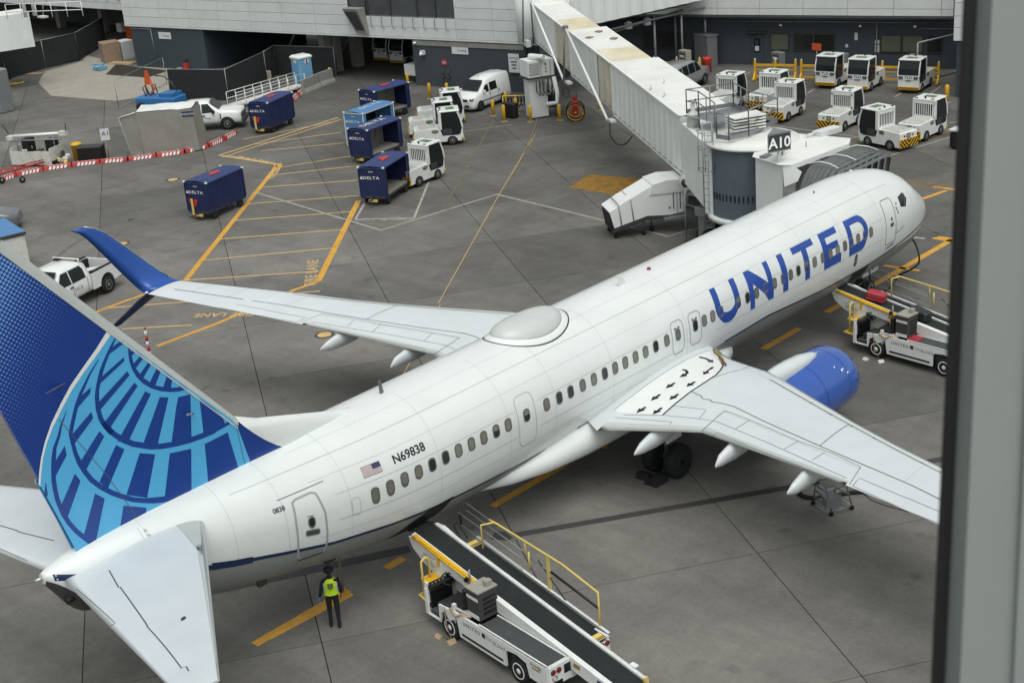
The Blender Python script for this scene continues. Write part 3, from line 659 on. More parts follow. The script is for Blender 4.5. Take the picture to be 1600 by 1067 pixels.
WL={ 'thick':[[(-3.841,0.564),(-4.262,0.589),(-4.444,0.620),(-4.688,0.619),(-4.848,0.640),(-5.119,0.630),(-7.167,0.643),(-9.279,0.636),(-10.829,0.626),(-12.567,0.606),(-13.682,0.614)],
 [(-5.455,0.147),(-6.811,0.142),(-8.077,0.140),(-9.268,0.130),(-11.225,0.140),(-13.008,0.168)]],
 'mid':[[(-9.284,0.634),(-9.259,0.127)], [(-5.511,0.706),(-5.520,0.840),(-5.535,0.985)]],
 'thin':[[(-3.798,0.735),(-4.953,0.734),(-5.056,0.842)], [(-2.664,0.859),(-3.906,0.837),(-5.485,0.846),(-7.802,0.854),(-10.853,0.904)], [(-5.511,0.706),(-7.004,0.694),(-8.573,0.693),(-9.813,0.660),(-10.917,0.671),(-11.106,0.976)], [(-6.557,0.701),(-6.446,0.846)], [(-8.573,0.693),(-8.440,0.858)], [(-9.604,0.688),(-9.500,0.855)],
  [(-11.222,0.975),(-11.179,0.833),(-12.498,0.829),(-13.945,0.804)], [(-11.222,0.975),(-13.117,1.004),(-14.204,0.985)], [(-3.810,0.399),(-4.218,0.158),(-3.918,-0.106)], [(-2.459,0.885),(-4.371,0.899),(-4.404,0.933)], [(-6.025,1.003),(-6.031,0.951),(-8.135,0.975),(-10.643,0.998)]],
}
WALK=[(-3.859,0.836),(-3.819,0.705),(-3.807,0.565),(-3.830,0.473),(-3.835,0.406),(-3.809,0.324),(-3.689,0.255),(-3.508,0.191),(-3.275,0.160)]
COMB=[(-2.098,0.063),(-2.598,0.084),(-3.017,0.115),(-3.508,0.174)]
def arrow_pts(y,c,dy,dc,w): return None
ARW=[(-3.321,0.246),(-3.423,0.344),(-3.522,0.456),(-3.486,0.507),(-2.959,0.511),(-2.921,0.561),(-3.542,0.611),(-3.508,0.664),(-2.996,0.643),(-2.974,0.695),(-3.574,0.766),(-3.554,0.821),(-3.053,0.775),(-3.006,0.820)]
ARW2=[[(-2.349,0.205),(-2.640,0.189),(-2.971,0.192)],[(-2.558,0.374),(-2.704,0.370),(-2.874,0.388),(-2.896,0.410),(-2.865,0.432)]]
def make_wing(sgn):
    mb=MB(); wing_mesh(mb,WS,sgn,'wing_grey','bare_metal',1.2,17.1,40,'flap_grey',(.90,2.4,11.0))
    w=mb.build('wing',None,AIR)
    mb=MB()
    for L in WL['thick']: surf_ribbon(mb,WS,sgn,L,.032,'panel_line',.004)
    surf_ribbon(mb,WS,sgn,[(14,WL['thick'][0][-1][1]),(16.6,WL['thick'][0][-1][1])],.04,'panel_line',.004)
    surf_ribbon(mb,WS,sgn,[(12.9,.07),(16.7,.07)],.035,'panel_line',.004)
    for L in WL['mid']: surf_ribbon(mb,WS,sgn,L,.025,'panel_line',.005)
    for L in WL['thin']: surf_ribbon(mb,WS,sgn,L,.018,'panel_line',.004)
    for y in (12.4,14.6,15.9): surf_ribbon(mb,WS,sgn,[(y,.07),(y,.60)],.012,'panel_line_faint',.003)
    surf_ribbon(mb,WS,sgn,[(4.9,.15),(12.8,.17)],.012,'panel_line_faint',.003); surf_ribbon(mb,WS,sgn,[(5.5,.72),(11,.70)],.012,'panel_line_faint',.003)
    for i in range(9): y=5.6+i*.95; surf_poly(mb,WS,sgn,[(y-.05,.145),(y+.05,.145),(y+.05,.152),(y-.05,.152)],'panel_line',.006)
    mb.build('panel_joint',None,w)
    mb=MB(); surf_poly(mb,WS,sgn,[(2.15,.10),(2.15,.85),(WALK[0][0],.835)]+list(WALK[1:]),'clean_white',.004)
    surf_ribbon(mb,WS,sgn,WALK,.05,'black',.008); surf_ribbon(mb,WS,sgn,[(2.15,.1),(2.15,.85)],.02,'panel_line',.008)
    for i in range(9):
        t=i/8*(len(COMB)-1); k=min(int(t),len(COMB)-2); f=t-k; a=COMB[k]; b=COMB[k+1]; y=abs(a[0]+(b[0]-a[0])*f); c=a[1]+(b[1]-a[1])*f
        surf_ribbon(mb,WS,sgn,[(y-.05,c-.016),(y+.10,c+.016)],.045,'black',.012); 
    surf_ribbon(mb,WS,sgn,COMB,.16,'gold',.007)
    def arrow(P):
        P=[(abs(a),b) for a,b in P]; surf_ribbon(mb,WS,sgn,P,.095,'black',.009)
        (y1,c1),(y0,c0)=P[-1],P[-2]; ch=5.5; d=Vector(((y1-y0),(c1-c0)*ch)); d=d.normalized() if d.length else Vector((0,1)); n=Vector((-d.y,d.x))
        tip=Vector((y1,c1*ch))+d*.10; q=[tip,tip-d*.22+n*.13,tip-d*.22-n*.13]; surf_poly(mb,WS,sgn,[(v.x,v.y/ch) for v in q],'black',.011)
    for i in range(0,len(ARW),2): arrow([ARW[i],ARW[i+1]])
    for P in ARW2: arrow(P)
    mb.build('walkway_marking',None,w)
    # flap track fairings
    for y,ztip,st in ((4.05,2.25,24.25),(6.72,2.48,23.95),(9.53,2.77,24.65)):
        mb=MB(); le,te,zz,_=_st(WS,y); rings=[]
        for s,hw,zt,zb in ((te-2.2,.03,zz-.12,zz-.2),(te-1.5,.14,zz-.05,zz-.42),(te-.7,.17,zz-.02,zz-.58),(te-.15,.16,zz-.04,zz-.60),(te+.45,.10,zz-.18,zz-.56),(st,.02,ztip+.05,ztip-.03)):
            ring=[]
            for q in ((0,1),(-.8,.75),(-1,0),(-.6,-.8),(0,-1),(.6,-.8),(1,0),(.8,.75)): ring.append((-s,sgn*y+hw*q[0],(zt+zb)/2+(zt-zb)/2*q[1]))
            rings.append(ring)
        mb.loft(rings,'wing_grey',True); mb.build('flap_fairing',None,AIR)
    # blended winglet and the lower strake
    mb=MB(); 
    le,te,zz,_=_st(WS,17.1)
    secs=[(17.1,zz,le,te,.15),(17.35,zz+.05,le+.12,te+.06,.14),(17.58,zz+.20,le+.30,te+.12,.12),(17.72,zz+.48,le+.55,te+.28,.10),(17.82,zz+.95,le+.98,te+.58,.07),(17.90,zz+1.7,le+1.65,te+1.05,.05),(17.98,zz+2.45,le+2.35,te+1.55,.035),(18.02,zz+2.72,le+2.72,te+1.80,.025),(18.04,zz+2.90,le+3.15,te+2.10,.01)]
    rings=[]
    for y,z,a,b,t in secs:
        up=Vector((0,-.75 if z>zz+.3 else -.2,.3 if z>zz+.3 else 1)).normalized(); ring=[]
        for c,u in ((0,0),(.08,1),(.3,1.1),(.65,.7),(1,0),(.65,-.7),(.3,-1.1),(.08,-1)):
            d=up*(u*t/2); ring.append((-(a+(b-a)*c),sgn*(y+d.y),z+d.z))
        rings.append(ring)
    mb.loft(rings[:],'winglet_blue'); 
    mb.tube([(-a+.01,sgn*y,z) for y,z,a,b,t in secs[2:]],.022,'bare_metal',6)
    wl=mb.build('winglet',None,AIR)
    mb=MB(); st=[(17.25,zz-.02,le+.35,te-.05,.08),(17.55,zz-.28,le+.85,te+.2,.06),(17.85,zz-.75,le+1.65,te+.75,.03),(18.0,zz-1.15,le+2.45,te+1.35,.01)]
    rings=[[(-(a+(b-a)*c),sgn*(y+u*t/2),z+u*t*.3) for c,u in ((0,0),(.25,1),(.6,.8),(1,0),(.6,-.8),(.25,-1))] for y,z,a,b,t in st]
    mb.loft(rings,'winglet_dark'); mb.build('winglet_strake',None,AIR)
    mb=MB(); mb.lathe([(.01,-.05),(.04,0),(.03,.08)],(-te+.0,sgn*17.2,zz+.03),'x','lamp_white',8); mb.build('tip_light',None,AIR)
    # engine
    cy,cz=sgn*4.83,1.46
    mb=MB(); prof=[(.80,.55),(.82,.25),(.90,.05),(.98,0),(1.05,.06),(1.12,.25),(1.15,.7),(1.165,1.3),(1.16,2.1),(1.12,3.0),(1.04,3.7),(.97,4.0),(.94,4.02),(.92,3.8)]
    rings=[]
    for r,h in prof:
        ring=[]
        for i in range(40):
            t=2*PI*i/40; a,b=math.cos(t),math.sin(t); rz=r*(.90 if b<0 else .97); ring.append((-14.55-h,cy+r*a,cz+rz*b))
        rings.append(ring)
    mb.loft(rings[3:],'engine_blue'); mb.loft(rings[:4],'bare_metal',cap=False)
    en=mb.build('engine_nacelle',None,AIR)
    mb=MB(); mb.lathe([(.78,.62),(.77,.66)],(-14.55-1.25,cy,cz-.03),'x','dark_metal',32); mb.lathe([(.25,.1),(.18,.35),(.02,.62)],(-15.10-.6,cy,cz-.03),'x','dark_metal',16)
    for i in range(24):
        t=2*PI*i/24; mb.add([(-15.17,cy+.24*math.cos(t),cz-.03+.24*math.sin(t)),(-15.17,cy+.76*math.cos(t-.06),cz-.03+.76*math.sin(t-.06)),(-15.25,cy+.76*math.cos(t+.10),cz-.03+.76*math.sin(t+.10)),(-15.25,cy+.24*math.cos(t+.18),cz-.03+.24*math.sin(t+.18))],[(0,1,2,3)],'galv_steel')
    mb.build('fan',None,en)
    mb=MB(); mb.lathe([(.78,3.3),(.72,3.9),(.58,4.5),(.50,4.55),(.3,4.4),(.22,4.9),(.02,5.3)],(-14.55-8.1,cy,cz),'x','dark_metal',24); 
    mb=MB(); rr=[]
    for r,h in ((.84,3.7),(.76,4.2),(.60,4.8),(.50,4.8)): rr.append([(-14.55-h,cy+r*math.cos(2*PI*i/24),cz-.02+r*math.sin(2*PI*i/24)) for i in range(24)])
    mb.loft(rr,'dark_metal'); mb.build('core_nozzle',None,en)
    mb=MB(); rings=[]
    for s,hw,zt,zb in ((15.55,.03,cz+1.13,cz+1.0),(15.9,.17,cz+1.25,cz+1.0),(16.5,.27,cz+1.36,cz+.9),(17.2,.29,cz+1.42,cz+.8),(17.9,.27,cz+1.45,cz+.7),(18.7,.20,cz+1.42,cz+.6),(20.2,.12,cz+1.2,cz+.6)):
        rings.append([(-s,cy+hw*q[0],(zt+zb)/2+(zt-zb)/2*q[1]) for q in ((0,1),(-.7,.85),(-1,.3),(-1,-1),(1,-1),(1,.3),(.7,.85))])
    mb.loft(rings,'wing_grey'); mb.build('pylon',None,AIR)
    mb=MB(); a0=R(35) if sgn<0 else R(145)
    for q,(s_,ang,txt) in enumerate(((13.75,38,'0'),(13.62,62,'3'))): pass
    # nacelle seam, access marks
    for s_,r_ in ((15.28,1.158),(16.7,1.168)):
        vs=[];
        for i in range(33):
            t=R(-10+200*i/32); vs.append((-s_,cy+(r_+.004)*math.cos(t),cz+(r_+.004)*.97*math.sin(t)))
        for v in list(vs): vs.append((v[0]-.015,v[1],v[2]))
        mb.add(vs,[(i,i+1,34+i,33+i) for i in range(32)],'title_blue',True)
    for t_,s_,c_,wd in ((-52,15.5,'lamp_white',.08),(-60,15.3,'lamp_white',.06),(-42,15.75,'lamp_white',.05)):
        t=R(90+t_) if sgn>0 else R(90-t_); P=Vector((-s_,cy+1.18*math.cos(t),cz+1.18*.97*math.sin(t))); tx=Vector((1,0,0)); ty=Vector((0,-math.sin(t),math.cos(t)))
        for k in range(3): mb.add([P+tx*(-wd+k*wd*.8)+ty*(-wd*.5),P+tx*(-wd*.5+k*wd*.8)+ty*(-wd*.5),P+tx*(-wd*.5+k*wd*.8)+ty*(wd*.6-k*.03),P+tx*(-wd+k*wd*.8)+ty*(wd*.6-k*.03)],[(0,1,2,3)],c_)
    mb.build('nacelle_marking',None,en)
    # main gear
    mb=MB(); gy=sgn*2.86
    mb.cyl((-21.2,gy,.58),(-21.15,gy-sgn*.15,2.5),.12,'galv_steel'); mb.cyl((-21.2,gy,.9),(-20.2,gy-sgn*.1,2.3),.05,'galv_steel'); mb.cyl((-21.2,gy-sgn*.05,1.1),(-21.2,gy-sgn*1.2,2.2),.06,'galv_steel'); mb.cyl((-21.2,gy-.62,.57),(-21.2,gy+.62,.57),.07,'dark_metal')
    mb.tube([(-21.3,gy,2.2),(-21.42,gy,1.5),(-21.35,gy,.8)],.025,'black',6)
    mb.box((-21.2,gy+sgn*.30,1.75),(.75,.05,1.0),'aircraft_white')
    g=mb.build('main_gear',None,AIR)
    for q in (-.43,.43):
        w=MB(); w.lathe([(.30,-.19),(.50,-.20),(.56,-.14),(.575,0),(.56,.14),(.50,.20),(.30,.19)],(-21.2,gy+q,.575),'y','black_rubber',28)
        w.lathe([(.02,-.10),(.2,-.12),(.30,-.195),(.29,.195),(.2,.12),(.02,.1)],(-21.2,gy+q,.575),'y','dark_metal',18); w.build('wheel',None,g)
    return w
make_wing(-1); make_wing(1)
# nose gear
mb=MB(); mb.cyl((-4.09,0,.35),(-4.0,0,1.7),.08,'galv_steel'); mb.cyl((-4.05,0,.8),(-3.2,0,1.6),.04,'galv_steel'); mb.cyl((-4.09,-.3,.345),(-4.09,.3,.345),.05,'dark_metal'); mb.box((-4.0,-.02,1.05),(.2,.36,.16),'galv_steel')
for y in (-.42,.42): mb.box((-4.35,y,1.30),(1.2,.03,.42),'aircraft_white')
g=mb.build('nose_gear',None,AIR)
for q in (-.22,.22):
    w=MB(); w.lathe([(.2,-.09),(.31,-.10),(.34,-.05),(.345,0),(.34,.05),(.31,.10),(.2,.09)],(-4.09,q,.345),'y','black_rubber',24); w.lathe([(.02,-.06),(.19,-.095),(.19,.095),(.02,.06)],(-4.09,q,.345),'y','clean_white',16); w.build('wheel',None,g)
# ---------------- tailplane
TL={'hinge':[(-1.181,0.743),(-2.184,0.756),(-2.212,0.746),(-4.327,0.736),(-4.550,0.741)],'tab':[(-1.081,0.978),(-3.554,0.947),(-3.543,0.993)],'le':[(.9,.20),(2.5,.085),(7.1,.06)],'root':[(-2.244,0.739),(-2.387,0.659),(-2.585,0.592)]}
HX=TL['hinge'][0][1]
for sgn in (-1,1):
    mb=MB(); wing_mesh(mb,TS,sgn,'wing_grey','bare_metal',.35,7.75,22)
    t=mb.build('tailplane',None,AIR)
    mb=MB()
    surf_ribbon(mb,TS,sgn,TL['hinge'],.03,'panel_line',.004); surf_ribbon(mb,TS,sgn,[(abs(TL['hinge'][-1][0]),TL['hinge'][-1][1]),(6.7,.66),(6.75,.58),(6.95,.58)],.028,'panel_line',.004)
    surf_ribbon(mb,TS,sgn,TL['tab'],.02,'panel_line',.004); surf_poly(mb,TS,sgn,[(.75,.03),(.75,.20),(2.4,.075),(7.1,.05),(7.1,.035),(2.4,.04)],'flap_grey',.003); 
    surf_ribbon(mb,TS,sgn,[(.75,.205),(2.4,.08),(7.1,.055)],.015,'panel_line_faint',.005)
    surf_poly(mb,TS,sgn,[(5.02+.07*math.cos(R(a)),.37+.035*math.sin(R(a))) for a in range(0,360,30)],'dark_metal',.006)
    mb.build('panel_joint',None,t)
mb=MB(); fus_poly(mb,[(38.961,66.300),(38.808,62.400),(38.688,69.500),(38.616,69.500),(38.981,73.400)],'dark_metal',.008); fus_poly(mb,[(37.467,60.600),(37.324,60.400),(37.321,66.400),(37.463,67.900)],'black',.008)
for c in ((885,258),(915,298),(948,338)): pass
for q in ([(38.310,34.300),(38.247,37.400),(38.247,40.700),(38.331,39.700)],[(38.302,43.300),(38.232,45.800),(38.223,49.000),(38.315,48.900)],[(38.288,52.300),(38.202,53.700),(38.188,56.700),(38.285,57.600)]): fus_poly(mb,q,'panel_line_faint',.012)
fus_ribbon(mb,[(38.410,28.300),(38.414,45.500),(38.345,61.700),(38.359,66.000)],.015,'panel_line_faint',.006)
mb.build('stabiliser_cutout',None,AIR)
# tail cone exhaust
mb=MB()
for sg_ in (-1,1):
    col=[(40.76,100,180),(40.66,100,180),(40.55,102,180),(40.42,104,180),(40.3,108,180),(40.18,112,180),(40.05,116,180),(39.92,124,180)]; vs=[fus(s_,sg_*-1*(a_+(b_-a_)*j/8),.014) for s_,a_,b_ in col for j in range(9)]
    mb.add(vs,[(k*9+j,k*9+j+1,k*9+10+j,k*9+9+j) for k in range(7) for j in range(8)],'dark_metal',True)
mb.cyl((-40.2,-.25,4.2),(-40.45,-.27,4.16),.09,'black',12)
mb.build('exhaust_cone',None,AIR)
mb=MB(); mb.cyl((-40.7,0,4.84),(-40.95,0,4.86),.07,'bare_metal',10,.03); mb.build('tail_light',None,AIR)
# ---------------- fin and dorsal fillet
FINO=[(-39.78,4.9),(-41.80,12.62),(-41.2,12.75),(-39.95,12.55)]
LEP=[(-39.386,11.742),(-37.843,9.879),(-36.143,7.913),(-35.218,6.811)]
def finsheet(mb,P,m,off,sgn=-1):
    v,f=map2d([P],lambda x,z:(x,sgn*(finy(x,z)+off),z)); mb.add(v,f,m)
# core slab
le0=(-34.986,0.000,6.610); le1=(-40.05,0,12.64)
root_f=(-33.45,5.05); core=[(root_f[0],root_f[1]-.2),(-39.68,4.6),(-41.78,12.55),(-41.3,12.72),(le1[0]-.14,12.6),(LEP[1][0]-.09,LEP[1][1]),(LEP[2][0]-.09,LEP[2][1]),(-35.12,6.52)]
core+=[(-34.896,6.441),(-34.484,5.976),(-34.046,5.585),(-33.681,5.310)]
mb=MB(); n=len(core)
vs=[(x,-finy(x,z),z) for x,z in core]+[(x,finy(x,z),z) for x,z in core]
mb.add(vs,[tuple(range(n)),tuple(range(2*n-1,n-1,-1))]+[(i,(i+1)%n,n+(i+1)%n,n+i) for i in range(n)],'fin_halftone')
fin=mb.build('tail_fin',None,AIR)
# leading edge strip
mb=MB(); L=[(-35.0,6.58),(LEP[2][0],LEP[2][1]),(LEP[1][0],LEP[1][1]),(-40.05,12.66)]
L=[(-34.95,6.50)]+[(-34.95+(-40.05+34.95)*t,6.5+(12.66-6.5)*t) for t in (.15,.3,.45,.6,.75,.9,1)]
rings=[]
for x,z in L:
    h=finy(x,z)+.014; rings.append([(x-.13,-h,z-.09),(x-.06,-h*.85,z-.02),(x+.03,-h*.3,z+.07),(x+.045,0,z+.085),(x+.03,h*.3,z+.07),(x-.06,h*.85,z-.02),(x-.13,h,z-.09)])
mb.loft(rings,'flap_grey',True,cap=False,closed=False); mb.build('fin_leading_edge',None,fin)
# dorsal fillet (white): patch between crown line, fuselage line and the fin
TPc=[(v[0],0.0,v[2]) for v in ((-35.014,0.000,6.674),(-34.755,0.000,6.555),(-34.324,0.000,6.350),(-33.890,0.000,6.224),(-32.919,0.000,5.928),(-32.015,0.000,5.651),(-31.071,0.000,5.399))]
BTc=[fus(p[0],p[1],.002) for p in [(33.784,14.900),(33.508,13.800),(33.077,11.700),(32.633,9.500),(32.168,7.700),(31.667,5.100),(31.155,3.200)]]
RRc=[(p[0],-finy(p[0],p[1])-.012,p[1]) for p in ((-35.143,6.694),(-34.899,6.424),(-34.621,6.102),(-34.332,5.808),(-34.013,5.535),(-33.681,5.310))]
for sgn in (-1,1):
    nj=10; ni=12; G2=[]
    def cur(P,t): q=t*(len(P)-1); k=min(int(q),len(P)-2); f=q-k; return Vector(P[k]).lerp(Vector(P[k+1]),f)
    for i in range(ni+1):
        u=i/ni; row=[]
        for j in range(nj+1):
            v=j/nj; T0,B0=cur(TPc,u),cur(BTc,u); R0=cur([TPc[0]]+RRc[1:],v); F0=Vector(TPc[-1])
            S=T0*(1-v)+B0*v+R0*(1-u)+F0*u-(Vector(TPc[0])*(1-u)*(1-v)+Vector(BTc[0])*(1-u)*v+F0*u)
            S.y-= .10*math.sin(PI*v)*(1-u)*u*2; row.append((S.x,S.y if sgn<0 else -S.y,S.z))
        G2.append(row)
    mb=MB(); mb.add(sum(G2,[]),[(i*(nj+1)+j,i*(nj+1)+j+1,(i+1)*(nj+1)+j+1,(i+1)*(nj+1)+j) for i in range(ni) for j in range(nj)],'aircraft_white',True); mb.build('dorsal_fillet',None,AIR)
# livery sheets on the starboard face (and the same on the port face)
SKY=[(-37.971,9.985),(-37.887,9.909),(-37.244,9.132),(-36.527,8.287),(-35.699,7.306),(-35.197,6.715),(-35.073,6.474),(-34.969,5.936),(-34.844,5.311),(-35.228,5.272),(-36.092,5.225),(-37.395,5.258),(-38.493,5.139),(-39.837,5.023),(-40.083,6.025),(-40.378,7.101),(-40.302,7.374),(-40.185,7.693),(-40.017,8.023),(-39.788,8.344),(-39.487,8.702),(-39.175,9.026),(-38.802,9.331),(-38.410,9.632)]
SW=[(-38.028,10.035),(-38.395,9.705),(-38.786,9.403),(-39.178,9.090),(-39.489,8.765),(-39.808,8.399),(-40.046,8.034),(-40.214,7.705),(-40.331,7.386),(-40.404,7.128),(-40.374,7.051),(-40.294,7.339),(-40.173,7.673),(-40.009,7.988),(-39.780,8.309),(-39.463,8.661),(-39.152,8.986),(-38.778,9.291),(-38.370,9.587),(-37.931,9.940)]
NV=[]
def C1(L): NV.append(L)
N1=[(-37.591,9.528),(-37.627,9.352),(-37.642,9.141),(-37.611,8.913),(-37.537,8.704),(-37.405,8.492),(-37.209,8.291),(-36.963,8.126),(-36.685,8.005),(-36.472,7.948),(-36.261,7.924),(-36.454,8.145),(-36.731,8.488),(-36.958,8.753),(-37.133,8.962),(-37.304,9.185),(-37.493,9.395)]
CELLS=[[(-37.530,9.453),(-37.487,9.397),(-37.558,9.345)],[(-37.555,9.236),(-37.432,9.320),(-37.313,9.188),(-37.541,9.051)],[(-37.514,8.914),(-37.241,9.109),(-37.141,8.974),(-37.431,8.748)],[(-37.368,8.625),(-37.070,8.903),(-36.958,8.753),(-37.224,8.462)],[(-37.097,8.333),(-36.869,8.648),(-36.742,8.482),(-36.905,8.216)],[(-36.702,8.123),(-36.616,8.353),(-36.462,8.157),(-36.495,8.062)]]
C2=[(-37.841,9.821),(-38.015,9.637),(-38.142,9.477),(-38.271,9.308),(-38.381,9.142),(-38.476,8.954),(-38.553,8.785),(-38.608,8.595)]+[(-38.609,8.547),(-38.643,8.326),(-38.621,8.045),(-38.543,7.832),(-38.420,7.600)]+[(-38.586,7.941),(-38.485,7.746),(-38.356,7.539),(-38.168,7.335),(-37.953,7.146)]+[(-38.044,7.227),(-37.823,7.063),(-37.519,6.898),(-37.219,6.789),(-36.849,6.702),(-36.447,6.641),(-36.032,6.616),(-35.712,6.619)]
C2W=[.03,.06,.08,.09,.10,.10,.10,.11,.11,.12,.12,.12,.12,.13,.13,.14,.14,.14,.14,.14,.14,.14,.14,.14,.14,.14]
C3=[(-38.383,9.448),(-38.490,9.335),(-38.671,9.178),(-38.844,8.974),(-38.992,8.797),(-39.126,8.598),(-39.238,8.372),(-39.339,8.160),(-39.413,7.983)]+[(-39.395,7.985),(-39.409,7.792),(-39.398,7.498),(-39.352,7.241),(-39.269,6.977),(-39.155,6.716),(-38.966,6.449),(-38.715,6.182),(-38.534,6.028)]+[(-38.494,5.986),(-38.238,5.798),(-37.969,5.652),(-37.691,5.537),(-37.404,5.444),(-37.011,5.344),(-36.707,5.296),(-36.336,5.242),(-36.017,5.226),(-35.757,5.226)]
C4=[(-39.383,8.562),(-39.496,8.400),(-39.602,8.245),(-39.689,8.052)]+[(-39.739,8.031),(-39.851,7.807),(-39.929,7.569),(-39.992,7.324),(-40.038,7.071),(-40.052,6.840),(-40.053,6.588)]+[(-40.050,6.693),(-40.036,6.466),(-39.987,6.185),(-39.892,5.900),(-39.763,5.635),(-39.608,5.394),(-39.420,5.116)]
def finband(mb,pts,w,m,off):
    P=[Vector(pts[0])]
    for p in pts[1:]:
        if (Vector(p)-P[-1]).length>.16: P.append(Vector(p))
    A=[];B=[]
    for i,p in enumerate(P):
        t=(P[min(i+1,len(P)-1)]-P[max(i-1,0)]).normalized(); nn=Vector((-t.y,t.x)); ww=w if not isinstance(w,list) else w[min(i,len(w)-1)]
        A.append(p+nn*ww/2); B.append(p-nn*ww/2)
    N=len(P)
    for sgn in (-1,1): mb.add([(q.x,sgn*(finy(q.x,q.y)+off),q.y) for q in A+B],[(i,i+1,N+i+1,N+i) for i in range(N-1)],m)
SPK=[[(-38.020,9.612),(-37.740,9.685),(-37.681,9.648),(-37.704,9.602),(-38.146,9.460),(-38.090,9.547)],[(-38.428,9.008),(-37.757,9.280),(-37.767,9.185),(-38.517,8.852)],[(-38.580,8.464),(-37.744,8.926),(-37.700,8.811),(-38.595,8.262),(-38.660,8.350)],[(-38.539,7.940),(-37.619,8.592),(-37.552,8.482),(-38.429,7.760)],
 [(-37.389,8.284),(-37.254,8.170),(-38.022,7.284),(-38.328,7.350)],[(-37.037,8.009),(-36.815,7.913),(-37.324,6.872),(-37.688,7.047)],[(-36.557,7.827),(-36.218,7.776),(-36.404,6.649),(-36.963,6.747),(-36.666,7.584)],[(-35.996,7.583),(-35.680,7.215),(-35.459,6.913),(-35.408,6.685),(-35.293,6.700),(-35.220,6.624),(-35.575,6.580),(-35.964,6.557),(-36.215,6.569),(-36.205,6.623),(-36.053,6.645),(-36.020,7.151)],
 [(-39.011,8.751),(-38.709,8.871),(-38.749,8.743),(-39.168,8.485),(-39.198,8.518)],[(-39.373,7.959),(-38.814,8.301),(-38.803,8.134),(-39.369,7.719),(-39.433,7.766)],[(-39.312,7.252),(-38.715,7.776),(-38.622,7.607),(-39.227,6.997),(-39.325,7.065)],[(-38.969,6.572),(-38.380,7.289),(-38.190,7.101),(-38.796,6.330)],
 [(-37.826,6.854),(-37.436,6.663),(-37.859,5.682),(-38.368,5.979)],[(-37.051,6.530),(-36.459,6.416),(-36.651,5.367),(-36.638,5.302),(-37.399,5.492)],[(-36.071,6.384),(-35.375,6.432),(-35.224,5.261),(-35.427,5.265),(-35.929,5.266),(-36.172,5.289),(-36.135,5.598)],
 [(-39.923,7.476),(-39.607,7.763),(-39.612,7.530),(-40.013,7.105),(-40.035,7.251)],[(-39.511,7.017),(-39.415,6.793)]+[(-39.915,6.051),(-40.032,6.187),(-40.005,6.397)],[(-39.132,6.344),(-38.922,6.121),(-39.380,5.126),(-39.325,5.068),(-39.446,5.081),(-39.626,5.440)],[(-38.496,5.750),(-37.924,5.442),(-38.036,5.086),(-38.398,5.073),(-38.748,5.096)],[(-37.468,5.248),(-36.935,5.093),(-37.356,5.066),(-37.560,5.072)],[(-40.227,7.114),(-40.246,6.795),(-40.279,6.754),(-40.314,6.879)],[(-39.749,5.173),(-39.637,5.035),(-39.777,5.043)]]
mb=MB()
for sgn in (-1,1):
    finsheet(mb,SKY,'logo_sky',.002,sgn); finsheet(mb,SW,'clean_white',.004,sgn); finsheet(mb,N1,'logo_navy',.005,sgn)
    for q in CELLS: finsheet(mb,q,'logo_sky',.007,sgn)
    for q in SPK: finsheet(mb,q,'logo_navy',.0065,sgn)
finband(mb,C2,C2W,'logo_navy',.0052); finband(mb,C3,[.02,.05,.07,.08,.09]+[.10]*5+[.12]*8+[.15]*20,'logo_navy',.0054); finband(mb,C4,[.01,.03,.05,.07,.09]+[.11]*20,'logo_navy',.0056)
mb.build('tail_emblem',None,fin)
mb=MB(); 
for P in ([(-39.612,8.418),(-38.774,6.702),(-38.316,5.576),(-38.104,4.876)],[(-35.110,6.559),(-35.019,5.221)]): finband(mb,P,.015,'panel_line',.009)
mb.build('rudder_joint',None,fin)
mb=MB(); a=(-39.886,9.194); b=(-39.302,9.182); c=(-36.279,7.303); d=(-36.519,7.395)
mb.add([(a[0],-.30,a[1]),(b[0],-.10,b[1]),(b[0],-.10,b[1]+.02),(a[0],-.30,a[1]+.02),(b[0]-.1,-.05,b[1]-.06)],[(0,1,2,3),(0,1,4)],'galv_steel'); mb.cyl((d[0],-.38,d[1]),(c[0],-.28,c[1]),.03,'galv_steel',6); mb.build('fin_probe',None,fin)
# aft vent mast and service bits under the tail
mb=MB(); p=fus(33.0,165); mb.box((p[0],p[1]+.1,p[2]-.08),(.35,.14,.16),'dark_metal'); p=fus(35.2,168); mb.box((p[0],p[1],p[2]-.1),(.25,.12,.2),'dark_metal'); mb.builds('drain_mast',None,AIR)
# open cargo door in the aft belly and the forward one
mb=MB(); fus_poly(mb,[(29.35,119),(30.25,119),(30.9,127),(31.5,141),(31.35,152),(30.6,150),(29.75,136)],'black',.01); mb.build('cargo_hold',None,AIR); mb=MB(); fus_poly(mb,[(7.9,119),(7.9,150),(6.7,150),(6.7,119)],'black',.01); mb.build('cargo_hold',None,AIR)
mb=MB(); P=[(29.35,-1.05,1.62),(30.6,-1.15,1.60)]

